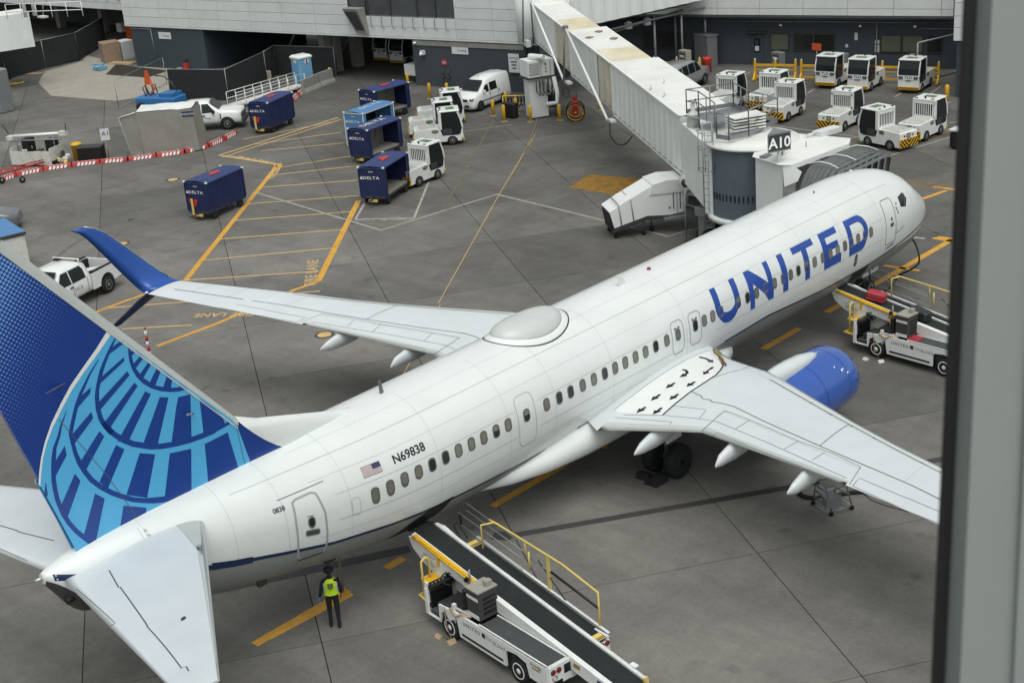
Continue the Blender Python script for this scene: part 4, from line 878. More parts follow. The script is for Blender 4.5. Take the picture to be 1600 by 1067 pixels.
# ================================================================ GROUND
N1v=Vector((.8377,-.5461)); N2v=Vector((.5461,.8377))
def gp(c1,c2): v=N1v*c1+N2v*c2; return (v.x,v.y)
S1,S2=6.22,6.35; O1,O2=-15.55,-19.6
_cr=Vector(cam.location); _ci=cam.matrix_world.inverted()
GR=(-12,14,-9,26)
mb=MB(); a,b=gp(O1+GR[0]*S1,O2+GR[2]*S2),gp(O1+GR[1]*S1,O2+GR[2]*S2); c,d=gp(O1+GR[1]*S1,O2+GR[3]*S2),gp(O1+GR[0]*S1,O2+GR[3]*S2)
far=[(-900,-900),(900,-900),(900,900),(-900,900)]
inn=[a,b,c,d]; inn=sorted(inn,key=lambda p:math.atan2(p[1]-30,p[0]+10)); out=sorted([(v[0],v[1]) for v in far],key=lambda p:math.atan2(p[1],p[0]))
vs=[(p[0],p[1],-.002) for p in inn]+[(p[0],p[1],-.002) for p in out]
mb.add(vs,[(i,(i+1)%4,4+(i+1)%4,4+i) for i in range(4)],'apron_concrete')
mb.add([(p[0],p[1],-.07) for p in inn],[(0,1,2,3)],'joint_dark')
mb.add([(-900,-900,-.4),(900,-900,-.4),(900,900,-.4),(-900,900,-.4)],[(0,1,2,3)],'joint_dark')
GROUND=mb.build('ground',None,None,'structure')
rs=random.Random(3)
def slab_geo(mb,ox,oy,g=.028):
    x,y=S1/2-g/2,S2/2-g/2; P=[]
    for sx,sy in ((-1,-1),(1,-1),(1,1),(-1,1)): v=N1v*(sx*x)+N2v*(sy*y); P.append((v.x+ox,v.y+oy))
    n=4; vs=[(p[0],p[1],0) for p in P]+[(p[0],p[1],-.068) for p in P]
    mb.add(vs,[(0,1,2,3)]+[(i,4+i,4+(i+1)%4,(i+1)%4) for i in range(4)],'apron_concrete')
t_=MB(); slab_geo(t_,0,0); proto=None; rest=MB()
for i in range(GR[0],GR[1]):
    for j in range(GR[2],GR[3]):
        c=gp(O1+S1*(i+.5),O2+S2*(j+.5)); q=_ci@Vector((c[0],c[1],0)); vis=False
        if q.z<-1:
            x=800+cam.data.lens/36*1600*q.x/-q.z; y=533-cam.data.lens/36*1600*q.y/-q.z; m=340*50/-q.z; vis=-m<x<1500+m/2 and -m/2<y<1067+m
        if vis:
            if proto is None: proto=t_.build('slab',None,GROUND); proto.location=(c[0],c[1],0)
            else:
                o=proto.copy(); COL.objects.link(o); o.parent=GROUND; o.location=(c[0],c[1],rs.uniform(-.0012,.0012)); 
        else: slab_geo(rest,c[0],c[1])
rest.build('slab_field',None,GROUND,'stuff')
# ---- painted markings: every line is its own part of the ground
def line(pts,w,m='marking_yellow',z=.005,name='painted_line'):
    mb=MB(); mb.ribbon(pts,w,z,m); return mb.build(name,None,GROUND)
for a,b in (((-48,.28),(-36.7,.28)),((-35.3,.28),(-31.95,.28)),((-30.5,.28),(-29.8,.28)),((-26,.28),(-22.5,.28)),((-21.2,.28),(-19.6,.28)),((-17,.28),(-14,.28)),((-11,.28),(-8.5,.28)),((-6.5,.28),(4.1,.28))): line([a,b],.30)
line([(-34.862,0.276),(-32.018,0.109)],.34,z=.0052)
line([(4.1,-.5),(4.1,1.0)],.28); line([(-0.472,1.127),(-0.320,-0.474)],.22); line([(3.403,2.523),(3.613,1.369)],.2,'marking_white')
line([(8.496,4.459),(10.810,4.037)],.24); line([(11.133,4.892),(11.158,3.602)],.22); line([(3.868,1.097),(3.804,0.076)],.22)
line([(-18.590,0.978),(-20.967,0.036)],.3,'marking_yellow')
def gtext(txt,p,ang,h,m,sx=1.0,bold=.0,sp=1.0,flip=False,z=.006):
    mb=MB(); T=Matrix.Translation((p[0],p[1],z))@Matrix.Rotation(ang,4,'Z'); text_on(mb,txt,T,h,m,bold,sx,sp); return mb.build('painted_word',None,GROUND)
# hatched fire lane area
line([(-2.135,46.304),(8.332,47.005)],.16,'marking_pale'); line([(-2.327,45.652),(8.037,46.339)],.13,'marking_pale',.0062)
line([(-2.135,46.304),(-1.844,40.948),(-2.339,40.333)],.16,'marking_pale'); line([(-1.890,45.444),(-1.770,40.796)],.10,'marking_pale',.0062)
line([(-1.670,40.920),(-17.964,27.676)],.28); line([(-1.795,40.521),(-3.113,39.370)],.14)
line([(-4.807,30.227),(-14.788,21.830)],.30); line([(-14.788,21.830),(-16.116,21.916),(-20.688,21.530),(-23.773,21.575)],.22)
line([(-22.942,27.694),(-21.566,27.753),(-20.219,27.764)],.2,'marking_yellow')
for a,b in ([(0.762,46.396),(5.556,43.438)],[(-0.131,44.607),(3.886,40.859)],[(-2.265,40.182),(2.100,37.838)],[(-3.639,39.193),(0.330,35.862)],[(-5.663,37.589),(-1.982,33.497)],[(-8.276,35.573),(-4.118,30.998)],[(-10.702,33.700),(-6.420,29.032)],[(-13.151,31.648),(-8.821,27.005)],[(-15.684,29.438),(-11.147,25.107)],[(-17.964,27.676),(-13.804,22.943)],[(-22.138,27.599),(-15.614,20.724)],[(-23.412,24.734),(-21.441,22.342)],[(1.306,48.298),(7.497,46.241)]): line([a,b],.12,'marking_pale',.0057)
line([(-6.505,36.985),(-7.894,25.080),(-0.318,24.164),(-0.976,18.056),(-1.727,11.685)],.12,'marking_white',.0068)
line([(-7.254,27.738),(-5.577,25.069),(-0.231,29.448)],.13,'marking_white',.0062); line([(-7.254,27.738),(-4.975,29.523)],.13,'marking_white',.0065)
gtext('MOT  A  AREA',(-6.474,26.282),math.atan2(*(lambda a,b:(b[1]-a[1],b[0]-a[0]))((-7.088,27.427),(-5.609,25.130))),.35,'marking_white')
def along(a,b): return math.atan2(b[1]-a[1],b[0]-a[0])
gtext('FIRE LANE',(-14.116,23.128),along((-14.788,21.830),(-12.553,24.275)),.55,'marking_pale',1.0,.01,1.1)
mbx=None
gtext('FIRE LANE',(-2.995,39.758),along((-4.729,38.063),(-1.670,40.920)),.5,'marking_pale',1.0,.01,1.1)
gtext('FIRE LANE',(-1.835,43.264),along((-2.179,40.653),(-2.288,45.572)),.5,'marking_pale',1.0,.01,1.1)
gtext('FIRE LANE',(-19.894,22.134),along((-19.766,21.618),(-20.350,22.445)),.5,'marking_pale',.9,.01)
# lead-in lines, stand clearance lines
line([(10.640,31.183),(-0.253,24.038),(-13.935,14.849)],.035,'marking_pale',.0072); line([(-14.005,14.661),(-22.124,9.091)],.035,'marking_pale',.0072)
line([(12.312,36.282),(-3.680,24.822)],.09,'marking_faint',.0064); line([(-1.634,11.717),(-0.619,11.493),(0.669,11.001)],.09,'marking_white'); line([(2.198,9.657),(0.495,7.633)],.08,'marking_white')
line([(8.884,36.164),(11.909,34.280)],.07,'marking_white')
mb=MB(); mb.add([(p[0],p[1],.0045) for p in ((2.515,21.547),(2.589,18.020),(5.687,18.823),(5.027,22.120))],[(0,1,2,3)],'marking_old'); mb.build('painted_square',None,GROUND)
for a in ([(17.830,13.442),(23.748,9.794)],[(18.499,19.232),(18.158,12.733)],[(13.544,10.080),(21.086,8.456)],[(26.654,21.792),(27.772,22.006)],[(27.800,16.209),(28.895,16.365)],[(28.362,14.410),(31.603,15.054)],[(28.317,28.485),(30.775,28.993)],[(18.485,10.007),(22.932,9.384)]): line(a,.09,'marking_white',.006)
line([(18.282,9.781),(22.529,9.181)],.08,'marking_yellow',.0064)
gtext('AIRCRAFT',(11.590,5.516),along((11.551,6.631),(11.813,4.310)),.45,'marking_old'); gtext('A10 B739',(10.881,5.387),along((10.833,6.241),(11.099,4.460)),.4,'marking_old'); gtext('STOP 4',(3.077,2.345),along((3.784,2.411),(3.776,1.456)),.3,'marking_white')
line([(16.040,50.753),(25.959,51.237)],.08,'marking_white'); line([(13.724,50.960),(16.040,50.753)],.09,'marking_white')
# the dark strip, drain and patches
line([(-27.131,-1.373),(-19.772,-6.605)],.30,'tarmac_patch',.0045,'tarmac_strip'); line([(-20.040,-6.433),(-15.550,-9.482)],.30,'tarmac_patch',.0047,'tarmac_strip')
line([(-27.316,-0.971),(-27.043,-1.500)],.5,'tarmac_patch',.0049,'tarmac_strip')
line([(-34.799,3.798),(-29.322,0.528)],.42,'drain_grate',.0075,'drain_channel')
for px in ((-19.090,16.352),(-16.216,35.698),(-7.162,44.084)):
    mb=MB(); P=[(px[0]+.42*math.cos(R(a)),px[1]+.42*math.sin(R(a))) for a in range(0,360,18)]; mb.add([(x,y,.005) for x,y in P],[tuple(range(20))],'dark_metal'); P=[(px[0]+.3*math.cos(R(a)),px[1]+.3*math.sin(R(a))) for a in range(0,360,18)]; mb.add([(x,y,.009) for x,y in P],[tuple(range(20))],'marking_pale'); mb.build('manhole_cover',None,GROUND)
def stain(P,m='tarmac_patch',name='ground_patch',z=.0035):
    mb=MB(); mb.add([(p[0],p[1],z) for p in P],[tuple(range(len(P)))],m); return mb.build(name,None,GROUND)
# pale new concrete round the dug out pit, and the pit
stain([(3.493,75.548),(4.643,68.343),(8.163,66.572),(15.077,70.403),(14.613,75.817),(13.665,79.776),(15.062,88.452),(14.838,90.737),(12.780,86.666),(9.094,85.964),(5.967,81.677)],'fresh_concrete')
stain([(10.513,78.790),(11.177,73.743),(13.787,74.451),(13.665,79.776),(13.843,82.284)],'soil','pit_soil',.006)
# tyre marks in the far left
def tyre_mark(P,w): line(P,w,'tyre_rubber',.0042,'tyre_mark')
mat('tyre_rubber',(.125,.12,.112),.9,var=.3,scale=2)
tyre_mark([(-23.679,31.984),(-21.106,35.522),(-17.888,37.857),(-15.679,38.937),(-13.590,39.082),(-11.389,38.668),(-9.181,37.565)],.22); tyre_mark([(-16.789,40.284),(-15.446,41.327),(-14.272,42.836),(-13.538,44.822),(-13.506,46.375)],.22); tyre_mark([(-17.974,40.861),(-16.678,41.235),(-15.433,42.516),(-14.544,44.113),(-14.374,45.615),(-14.536,46.722)],.2); tyre_mark([(-16.578,43.913),(-16.650,46.541)],.12)
tyre_mark([(-15.589,38.771),(-14.923,35.306),(-13.973,32.709)],.12); tyre_mark([(-10.480,46.450),(-9.480,45.962),(-8.041,46.446)],.3); tyre_mark([(-13.590,39.082),(-7.694,39.578)],.12); tyre_mark([(-14.042,51.938),(-7.125,52.426),(-2.605,51.280)],.1)
# ================================================================ TERMINAL
TA=Vector((13.69,79.71)); TU=Vector((.1387,-.9903)); TN=Vector((-.9903,-.1387))   # along the wall, outward
def onT(u,n=0,z=0): p=TA+TU*u+TN*n; return (p.x,p.y,z)
def wbox(mb,A,U,N,u0,u1,n0,n1,z0,z1,m):
    P=[]
    for z in (z0,z1):
        for u,n in ((u0,n0),(u1,n0),(u1,n1),(u0,n1)): v=A+U*u+N*n; P.append((v.x,v.y,z))
    mb.add(P,[(0,1,2,3),(7,6,5,4),(0,4,5,1),(1,5,6,2),(2,6,7,3),(3,7,4,0)],m)
T1=thing('terminal_building','terminal wing with white panelled upper storey over dark walls and open undercroft','building',onT(20))
def inv(o): o.matrix_parent_inverse=T1.matrix_world.inverted()
def tb(mb,name,par,m=None,kind=None):
    # children are modelled in world space and hang from an empty at the building's base
    o=mb.build(name,m,par,kind); 
    if par.type=='EMPTY': o.location=-Vector(par.location)
    return o
ZR=[3.5,4.20,4.93,5.70,6.45,7.2,8.0]
UJ=[-.0,.95,4.45,7.85,11.3,14.75,18.15,21.55,24.95,28.1,31.4,34.75,38.0,40.5]
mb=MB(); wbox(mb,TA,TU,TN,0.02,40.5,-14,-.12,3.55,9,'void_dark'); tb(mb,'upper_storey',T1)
g=.012
for i in range(len(UJ)-1):
    for k in range(len(ZR)-1):
        if 8<=i<=10 and k>=2: continue
        if 24<UJ[i]<28 and k>=2: continue
        mb=MB(); wbox(mb,TA,TU,TN,UJ[i]+g,UJ[i+1]-g,-.1,0,ZR[k]+g,ZR[k+1]-g,'facade_panel'); tb(mb,'wall_panel',T1)
mb=MB(); wbox(mb,TA,TU,TN,0,40.5,-.115,.02,3.38,3.49,'facade_panel'); tb(mb,'bottom_trim',T1)
# glazed band
for a,b in ((25.0,26.6),(26.85,28.9),(29.0,31.35),(31.45,33.0),(33.1,34.7)):
    mb=MB(); wbox(mb,TA,TU,TN,a,b,-.4,-.35,4.98,8,'glass_green'); p=tb(mb,'window',T1)
    mb=MB(); wbox(mb,TA,TU,TN,a-.06,a,-.4,-.02,4.96,8,'dark_metal'); wbox(mb,TA,TU,TN,b,b+.04,-.4,-.02,4.96,8,'dark_metal'); wbox(mb,TA,TU,TN,a,b,-.34,-.02,4.93,4.98,'galv_steel'); o=mb.build('frame',None,p)
for u in [27.1+.98*i for i in range(8)]:
    mb=MB(); mb.tube([onT(u,.03,4.9),onT(u,.09,4.85),onT(u,.09,4.15),onT(u+.28,.12,4.10)],.02,'dark_metal',5); tb(mb,'drip_bracket',T1)
# projecting camera hood
mb=MB(); P=[onT(25.1,0,5.55),onT(26.55,0,5.55),onT(26.75,0,3.65),onT(25.75,0,3.65),onT(25.1,.85,5.55),onT(26.55,.85,5.55),onT(26.75,.25,3.65),onT(25.75,.25,3.65)]
mb.add(P,[(4,5,6,7),(0,1,5,4),(1,2,6,5),(0,4,7,3),(3,7,6,2)],'concrete_wall'); Q=[onT(25.3,.87,5.35),onT(26.4,.87,5.35),onT(26.62,.31,3.85),onT(25.85,.31,3.85)]; mb.add(Q,[(0,1,2,3)],'sign_dark'); tb(mb,'canopy_hood',T1)
# dark ground floor walls
mb=MB(); wbox(mb,TA,TU,TN,.55,9.1,-12,-.12,0,3.38,'dark_wall_left'); p=tb(mb,'ground_wall',T1); mb=MB(); mb.tube([onT(.6,-.08,3.2),onT(3.0,-.08,3.2),onT(3.1,-.08,.9)],.05,'galv_steel'); o=mb.build('conduit',None,p)
mb=MB(); wbox(mb,TA,TU,TN,30.6,40.5,-12,-.12,0,3.38,'dark_wall'); p2=tb(mb,'ground_wall',T1)
mb=MB(); wbox(mb,TA,TU,TN,30.7,40.4,-.11,-.05,2.95,3.3,'concrete_wall'); o=mb.build('wall_band',None,p2)
for u,t,h in ((4.6,'Taxiway',.22),(34.9,'Terminal',.22)):
    mb=MB(); wbox(mb,TA,TU,TN,u-.72,u+.72,-.1,-.06,2.45,3.0,'facade_panel'); text_on(mb,t,frame(onT(u+.15,-.055,2.72),(TU.x,TU.y,0),(0,0,1)),h*.85,'decal_dark',.0,.9); tb(mb,'wall_sign',T1)
mb=MB(); wbox(mb,TA,TU,TN,33.2,33.6,-.1,-.06,1.6,2.0,'red'); text_on(mb,'NO',frame(onT(33.4,-.055,1.8),(TU.x,TU.y,0),(0,0,1)),.18,'clean_white'); tb(mb,'wall_sign',T1)
for u,z in ((31.0,3.1),): 
    mb=MB(); mb.lathe([(.02,-.06),(.12,-.05),(.13,.02),(.02,.06)],onT(u,.1,3.15),'z','lamp_white',12); tb(mb,'wall_lamp',T1)
mb=MB(); mb.box(onT(31.6,.05,2.45),(.25,.35,.3),'facade_panel'); mb.cyl(onT(31.6,.2,2.42),onT(31.6,.35,2.35),.1,'lamp_white',8); tb(mb,'floodlight',T1)
for u in (33.25,33.75):
    mb=MB(); mb.cyl(onT(u,-.05,.75),onT(u,.15,.75),.09,'dark_metal',8); mb.cyl(onT(u,.0,.75),onT(u,.0,1.3),.03,'dark_metal',6); tb(mb,'standpipe',T1)
# undercroft
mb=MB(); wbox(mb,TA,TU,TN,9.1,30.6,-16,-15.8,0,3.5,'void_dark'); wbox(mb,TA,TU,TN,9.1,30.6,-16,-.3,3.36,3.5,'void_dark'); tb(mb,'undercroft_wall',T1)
for c,w,m in (((18.597,59.936),.75,'column_paint'),((21.329,59.468),.8,'concrete_wall'),((19.292,59.442),.6,'concrete_wall'),((25.506,74.244),.8,'column_paint')):
    mb=MB(); mb.bevbox((c[0],c[1],1.7),(w,w,3.4),.04,m,rz=R(-8)); tb(mb,'column',T1)
mb=MB(); c=(18.597,59.936); mb.box((c[0]-.42,c[1]+.1,1.9),(.03,.35,.4),'facade_panel',rz=R(-8)); tb(mb,'column_notice',T1)
for u in (12,15,18): 
    mb=MB(); mb.cyl(onT(u,-6,0),onT(u+2.5,-6,3.4),.12,'galv_steel',8); tb(mb,'brace',T1)
mb=MB(); mb.bevbox((20.552,68.726,3.000)[:2]+(2.9,),(1.2,2.2,.6),.05,'dirty_white',rz=.3); tb(mb,'duct',T1)
# set back wing to the left
T2=thing('terminal_building','set back terminal wing over a deep dark opening, at the far left','building',(18,97,0))
A3=Vector((19.1,76.5)); U3=Vector((-.056,.9984)); N3=Vector((-.9984,-.056))
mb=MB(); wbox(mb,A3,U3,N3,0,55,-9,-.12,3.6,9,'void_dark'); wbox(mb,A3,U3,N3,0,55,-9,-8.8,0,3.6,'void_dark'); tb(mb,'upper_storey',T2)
for i in range(16):
    for k,(z0,z1) in enumerate(((3.5,4.1),(4.1,4.85),(4.85,5.6),(5.6,6.4))):
        mb=MB(); wbox(mb,A3,U3,N3,i*3.4+g,i*3.4+3.4-g,-.1,0,z0+g,z1-g,'facade_panel'); tb(mb,'wall_panel',T2)
def on3(u,n,z): v=A3+U3*u+N3*n; return (v.x,v.y,z)
for i in range(24):
    mb=MB(); u=6+i*1.75; mb.tube([on3(u,.06,5.0),on3(u,.08,4.42),on3(u-.4,.1,4.38)],.03,'dark_metal',5); tb(mb,'drip_bracket',T2)
for y in (86,92,99,107):
    mb=MB(); mb.bevbox((23.5,y,1.8),(.7,.7,3.6),.04,'concrete_wall'); tb(mb,'column',T2)
mb=MB(); mb.box((20.8,90.0,1.0),(.8,1.0,2.0),'orange'); mb.box((21.2,92,1.3),(1,.8,.8),'dirty_white'); tb(mb,'stored_equipment',T2)
mb=MB(); p=(11.943,88.219,4.600); mb.tube([(p[0],p[1],5.6),(p[0]-.6,p[1],5.0),(p[0]-.7,p[1],4.3)],.05,'galv_steel'); mb.box((p[0]-.8,p[1],4.15),(.5,1.0,.15),'facade_panel'); tb(mb,'wall_lamp',T2)
# recessed wing on the right
A2=Vector((31.96,33.19)); U2=Vector((.2481,-.9687)); N2=Vector((-.9687,-.2481))
def on2(u,n,z): v=A2+U2*u+N2*n; return (v.x,v.y,z)
T3=thing('terminal_building','recessed terminal wing with dark ground floor and windows behind the parked tugs','building',on2(6,0,0))
mb=MB(); wbox(mb,A2,U2,N2,-16,17.3,-10,-.25,0,3.55,'dark_wall'); tb(mb,'ground_wall',T3)
mb=MB(); wbox(mb,A2,U2,N2,-16,17.3,-10,1.0,3.56,3.7,'void_dark'); wbox(mb,A2,U2,N2,-16,17.3,-10,.88,3.7,9,'void_dark'); tb(mb,'upper_storey',T3)
for i in range(-5,6):
    for z0,z1 in ((3.72,4.18),(4.18,4.95),(4.95,5.7),(5.7,6.4)):
        a,b=i*3.1+1.0,i*3.1+4.1
        if a>17.2: continue
        b=min(b,17.28); mb=MB(); wbox(mb,A2,U2,N2,a+g,b-g,.9,1.0,z0+g,z1-g,'facade_panel'); tb(mb,'wall_panel',T3)
for a,b,m in ((4.5,5.75,'window_blind'),(6.2,7.55,'cabin_dark'),(7.65,9.0,'cabin_dark'),(12.3,13.6,'window_blind'),(13.75,15.05,'window_blind'),(15.4,16.3,'cabin_dark'),(-5.2,-2.0,'cabin_dark')):
    mb=MB(); wbox(mb,A2,U2,N2,a,b,-.24,-.2,1.12,2.2,m); p=tb(mb,'window',T3)
    mb=MB()
    for q in ((a-.05,a,1.07,2.25),(b,b+.05,1.07,2.25),(a,b,1.07,1.12),(a,b,2.2,2.25)): wbox(mb,A2,U2,N2,q[0],q[1],-.24,-.15,q[2],q[3],'dark_metal')
    mb.build('frame',None,p)
mb=MB(); wbox(mb,A2,U2,N2,3.0,3.95,-.24,-.2,0,2.1,'dark_wall_left'); p=tb(mb,'door',T3); mb=MB(); wbox(mb,A2,U2,N2,3.25,3.7,-.19,-.17,.9,1.9,'cabin_dark'); wbox(mb,A2,U2,N2,3.32,3.62,-.165,-.155,1.0,1.35,'facade_panel'); wbox(mb,A2,U2,N2,3.35,3.55,-.165,-.155,1.45,1.75,'flag_blue'); mb.build('notice',None,p); mb=MB(); wbox(mb,A2,U2,N2,2.7,4.2,-.24,.1,2.3,2.36,'dark_metal'); mb.build('canopy',None,p)
for u,z,w,h in ((10.55,2.1,.22,.5),(9.9,1.45,.2,.22),(12.0,1.75,.3,.25),(12.0,1.3,.3,.5),(14.05,1.2,.1,.2)):
    mb=MB(); wbox(mb,A2,U2,N2,u-w/2,u+w/2,-.24,-.21,z-h/2,z+h/2,'facade_panel'); tb(mb,'wall_notice',T3)
for u0,u1,z in ((-6,17,3.3),(-6,17,3.1),(14.5,17,2.7)):
    mb=MB(); mb.cyl(on2(u0,-.12,z),on2(u1,-.12,z),.04,'galv_steel',6); tb(mb,'pipe',T3)
for u in (-2.2,12.0,-4.4):
    mb=MB(); mb.cyl(on2(u,-.1,.2),on2(u,-.1,3.5),.045,'galv_steel',6); tb(mb,'pipe',T3)
for u in (5.3,10.9,14.6):
    mb=MB(); mb.lathe([(.02,-.05),(.1,-.04),(.1,.05),(.02,.1)],on2(u,.05,2.85),'z','lamp_white',10); tb(mb,'wall_lamp',T3)
# pier corner at the right edge
T4=thing('terminal_building','pier corner, white panels over dark wall, at the right beside the window frame','building',(30,11,0))
mb=MB(); wbox(mb,Vector((29.04,12.79)),Vector((.2481,-.9687)),Vector((-.9687,-.2481)),0,16,-7.6,-.1,0,3.5,'dark_wall_left'); tb(mb,'ground_wall',T4)
for k,(z0,z1) in enumerate(((3.5,4.3),(4.3,5.0),(5.0,5.8),(5.8,6.6),(6.6,7.4))):
    for i in range(5): mb=MB(); wbox(mb,Vector((29.04,12.79)),Vector((.2481,-.9687)),Vector((-.9687,-.2481)),i*3.2-.2+g,i*3.2+3-g,-7.7,.05,z0+g,z1-g,'facade_panel'); tb(mb,'wall_panel',T4)
# electrical cabinet by the door
mb=MB(); c=on2(-.1,.55,0); mb.bevbox((c[0],c[1],1.1),(.9,1.5,2.2),.03,'galv_steel',rz=R(-14)); mb.box((c[0]+.03,c[1],2.24),(1.0,1.62,.08),'galv_steel',rz=R(-14)); mb.cyl((c[0],c[1],2.2),(c[0],c[1],3.5),.1,'galv_steel',8)
cb=mb.build('electrical_cabinet'); tag(cb,'grey steel electrical cabinet against the dark wall left of the door','cabinet')
# ================================================================ FENCES, BARRIERS
def fence(pts,h,label,m='screen_black',lean=0):
    t=thing('screened_fence',label,'fence',(pts[0][0],pts[0][1],0))
    for i,(a,b) in enumerate(zip(pts,pts[1:])):
        mb=MB(); A=Vector(a[:2]); B=Vector(b[:2]); n=7; vs=[]
        rs2=random.Random(i); d=(B-A); nn=Vector((-d.y,d.x)).normalized()
        for k in range(n+1):
            p=A+d*k/n
            for z,q in ((.05,.03),(h*.5,.07),(h-.03,0)): w=nn*rs2.uniform(-q,q); vs.append((p.x+w.x,p.y+w.y,z))
        for v in list(vs): vs.append((v[0]+nn.x*.012,v[1]+nn.y*.012,v[2]))
        K=3*(n+1); fsx=[(k*3+j,k*3+3+j,k*3+4+j,k*3+1+j) for k in range(n) for j in range(2)]; mb.add(vs,fsx+[tuple(K+x for x in f[::-1]) for f in fsx],m,True); o=mb.build('screen_cloth',None,t); o.location=-t.location
        mb=MB(); mb.cyl((a[0],a[1],h),(b[0],b[1],h),.03,'galv_steel',6); o=mb.build('top_rail',None,t); o.location=-t.location
    for a in pts:
        mb=MB(); mb.cyl((a[0],a[1],0),(a[0],a[1],h+.08),.035,'galv_steel',6); mb.box((a[0],a[1],.02),(.7,.2,.04),'galv_steel'); o=mb.build('post',None,t); o.location=-t.location
    return t
fence([(5.581,85.939),(9.8,86.9),(13.3,87.2)],2.45,'black screened site fence running beside the pale new concrete, far left')
fence([(13.3,87.2),(19.5,92.5)],2.45,'black screened fence turning back into the dark opening, far left')
fence([(0.648,82.386),(5.581,85.939)],2.4,'black screened fence stub at the left edge of the picture')
fence([(6.706,63.992),(8.472,59.278),(14.282,62.097),(16.4,63.5)],2.3,'black screened site fence behind the white pickup and the blue toilet cabin')
fence([(16.4,63.5),(17.6,57.8)],2.3,'short black screened fence between toilet cabin and concrete column')
t=thing('chain_link_panel','thin open wire fence panel standing on the pale concrete, left of the grey container','fence',(3.021,65.345)+(0,))
mb=MB(); a=(3.021,65.345); b=(10.2,69.6); mb.cyl(a+(0,),a+(2.1,),.03,'galv_steel',6); mb.cyl(a+(2.1,),b+(2.1,),.02,'galv_steel',6); mb.cyl(a+(.1,),b+(.1,),.02,'galv_steel',6); mb.cyl(b+(0,),b+(2.1,),.03,'galv_steel',6); mb.box(a+(.02,),(.6,.15,.04),'galv_steel'); o=mb.build('panel_frame',None,t); o.location=-t.location
mb=MB()
for k in range(1,16):
    x=a[0]+(b[0]-a[0])*k/16; y=a[1]+(b[1]-a[1])*k/16; mb.cyl((x,y,.1),(x,y,2.1),.003,'galv_steel',3,caps=False)
o=mb.build('wire_mesh',None,t); o.location=-t.location
# plastic low barricades: white hatching on red
BP=[(-14.953,53.712),(-12.836,54.105),(-11.293,54.526),(-10.153,54.196),(-8.794,53.447),(-7.220,52.277),(-5.831,50.805),(-4.143,49.768),(-2.640,48.783),(-1.373,48.680),(0.168,49.185),(1.832,49.942),(3.431,50.570)]
def seglen(a,b): return math.hypot(b[0]-a[0],b[1]-a[1])
def resample(P,L):
    out=[P[0]]; acc=0
    for a,b in zip(P,P[1:]):
        d=seglen(a,b); t=0
        while acc+(d-t)>=L:
            t+=L-acc; acc=0; out.append((a[0]+(b[0]-a[0])*t/d,a[1]+(b[1]-a[1])*t/d))
        acc+=d-t
    return out
def barricade(a,b,lab,grp='red and white low barricades in a curved row'):
    L=seglen(a,b); ang=along(a,b); t=thing('low_barricade',lab,'barrier',(a[0],a[1],0),ang,grp)
    mb=MB(); mb.loft([[(x,-.16,.02),(x,-.10,.22),(x,-.06,.27),(x,.06,.27),(x,.10,.22),(x,.16,.02)] for x in (.04,L-.06)],'barrier_red',False); mb.build('body',None,t)
    mb=MB(); n=5
    for s in (-1,1):
        for k in range(n):
            x=L*.18+k*L*.66/n; mb.add([(x,s*.163,.03),(x+.14,s*.163,.03),(x+.23,s*.108,.215),(x+.09,s*.108,.215)],[(0,1,2,3)],'clean_white')
    for k in range(n): x=L*.18+k*L*.66/n; mb.add([(x,-.055,.273),(x+.14,-.055,.273),(x+.2,.055,.273),(x+.06,.055,.273)],[(0,1,2,3)],'clean_white')
    mb.build('stripes',None,t)
    mb=MB(); mb.cyl((.0,0,.05),(.0,0,.33),.04,'black',8); mb.build('link_pin',None,t)
RP=resample(BP,1.75)
NEARS=['left end of the barricade row, beyond the tow bar', 'under the tow bar, left of the service trolley', 'in front of the left wheels of the service trolley', 'in front of the right end of the service trolley', 'in front of the yellow drum', 'in front of the black chest', 'in front of the small white notice', 'at the open door of the grey container', 'left of the middle of the grey container', 'right of the middle of the grey container', 'at the right corner of the grey container', 'in front of the rear wheel of the white pickup', 'in front of the bull bar of the white pickup', 'nearest the blue curtained cart']
_unused=['far left under the long utility trolley','just right of the utility trolley','in front of the yellow bin','in front of the black box','in front of the small sign post','under the left end of the grey container','under the middle of the grey container','under the right end of the grey container','at the start of the bend','in the bend before the white pickup','in front of the white pickup','beside the blue dolly at the pickup nose']
for i,(a,b) in enumerate(zip(RP,RP[1:])):
    barricade(a,b,'red low barricade '+NEARS[min(i,len(NEARS)-1)])
for i,(a,b) in enumerate(zip(*(lambda Q:(Q,Q[1:]))(resample([(8.891,53.220),(13.072,56.338)],1.7)))):
    barricade(a,b,'red low barricade '+('left one at the foot of the ramp','middle one at the foot of the ramp','below the corner of the blue toilet cabin','by the concrete barrier')[min(i,3)],'red barricades at the foot of the ramp')
# tow bar frame left of the barricades
t=thing('tow_bar','long red aircraft tow bar on small wheels lying at the left edge','tow bar',(-12.421,54.852)+(0,),0)
mb=MB(); a=(-13.329,54.767); b=(-9.408,54.695); mb.cyl(a+(.35,),b+(.35,),.07,'barrier_red',8); mb.cyl(a+(.55,),b+(.5,),.04,'barrier_red',8); 
for k in range(5): q=(a[0]+(b[0]-a[0])*(k+.5)/5,a[1]+(b[1]-a[1])*(k+.5)/5); mb.cyl(q+(.35,),q+(.55,),.03,'clean_white',6)
o=mb.build('bar',None,t); o.location=-t.location
for px in ((-12.186,52.510),(-12.919,53.648)):
    mb=MB(); mb.lathe([(.05,-.05),(.19,-.06),(.21,0),(.19,.06),(.05,.05)],(px[0],px[1],.21),'y','black_rubber',14); mb.lathe([(.02,-.065),(.09,-.065),(.09,.065),(.02,.065)],(px[0],px[1],.21),'y','galv_steel',10); o=mb.build('wheel',None,t); o.location=-t.location
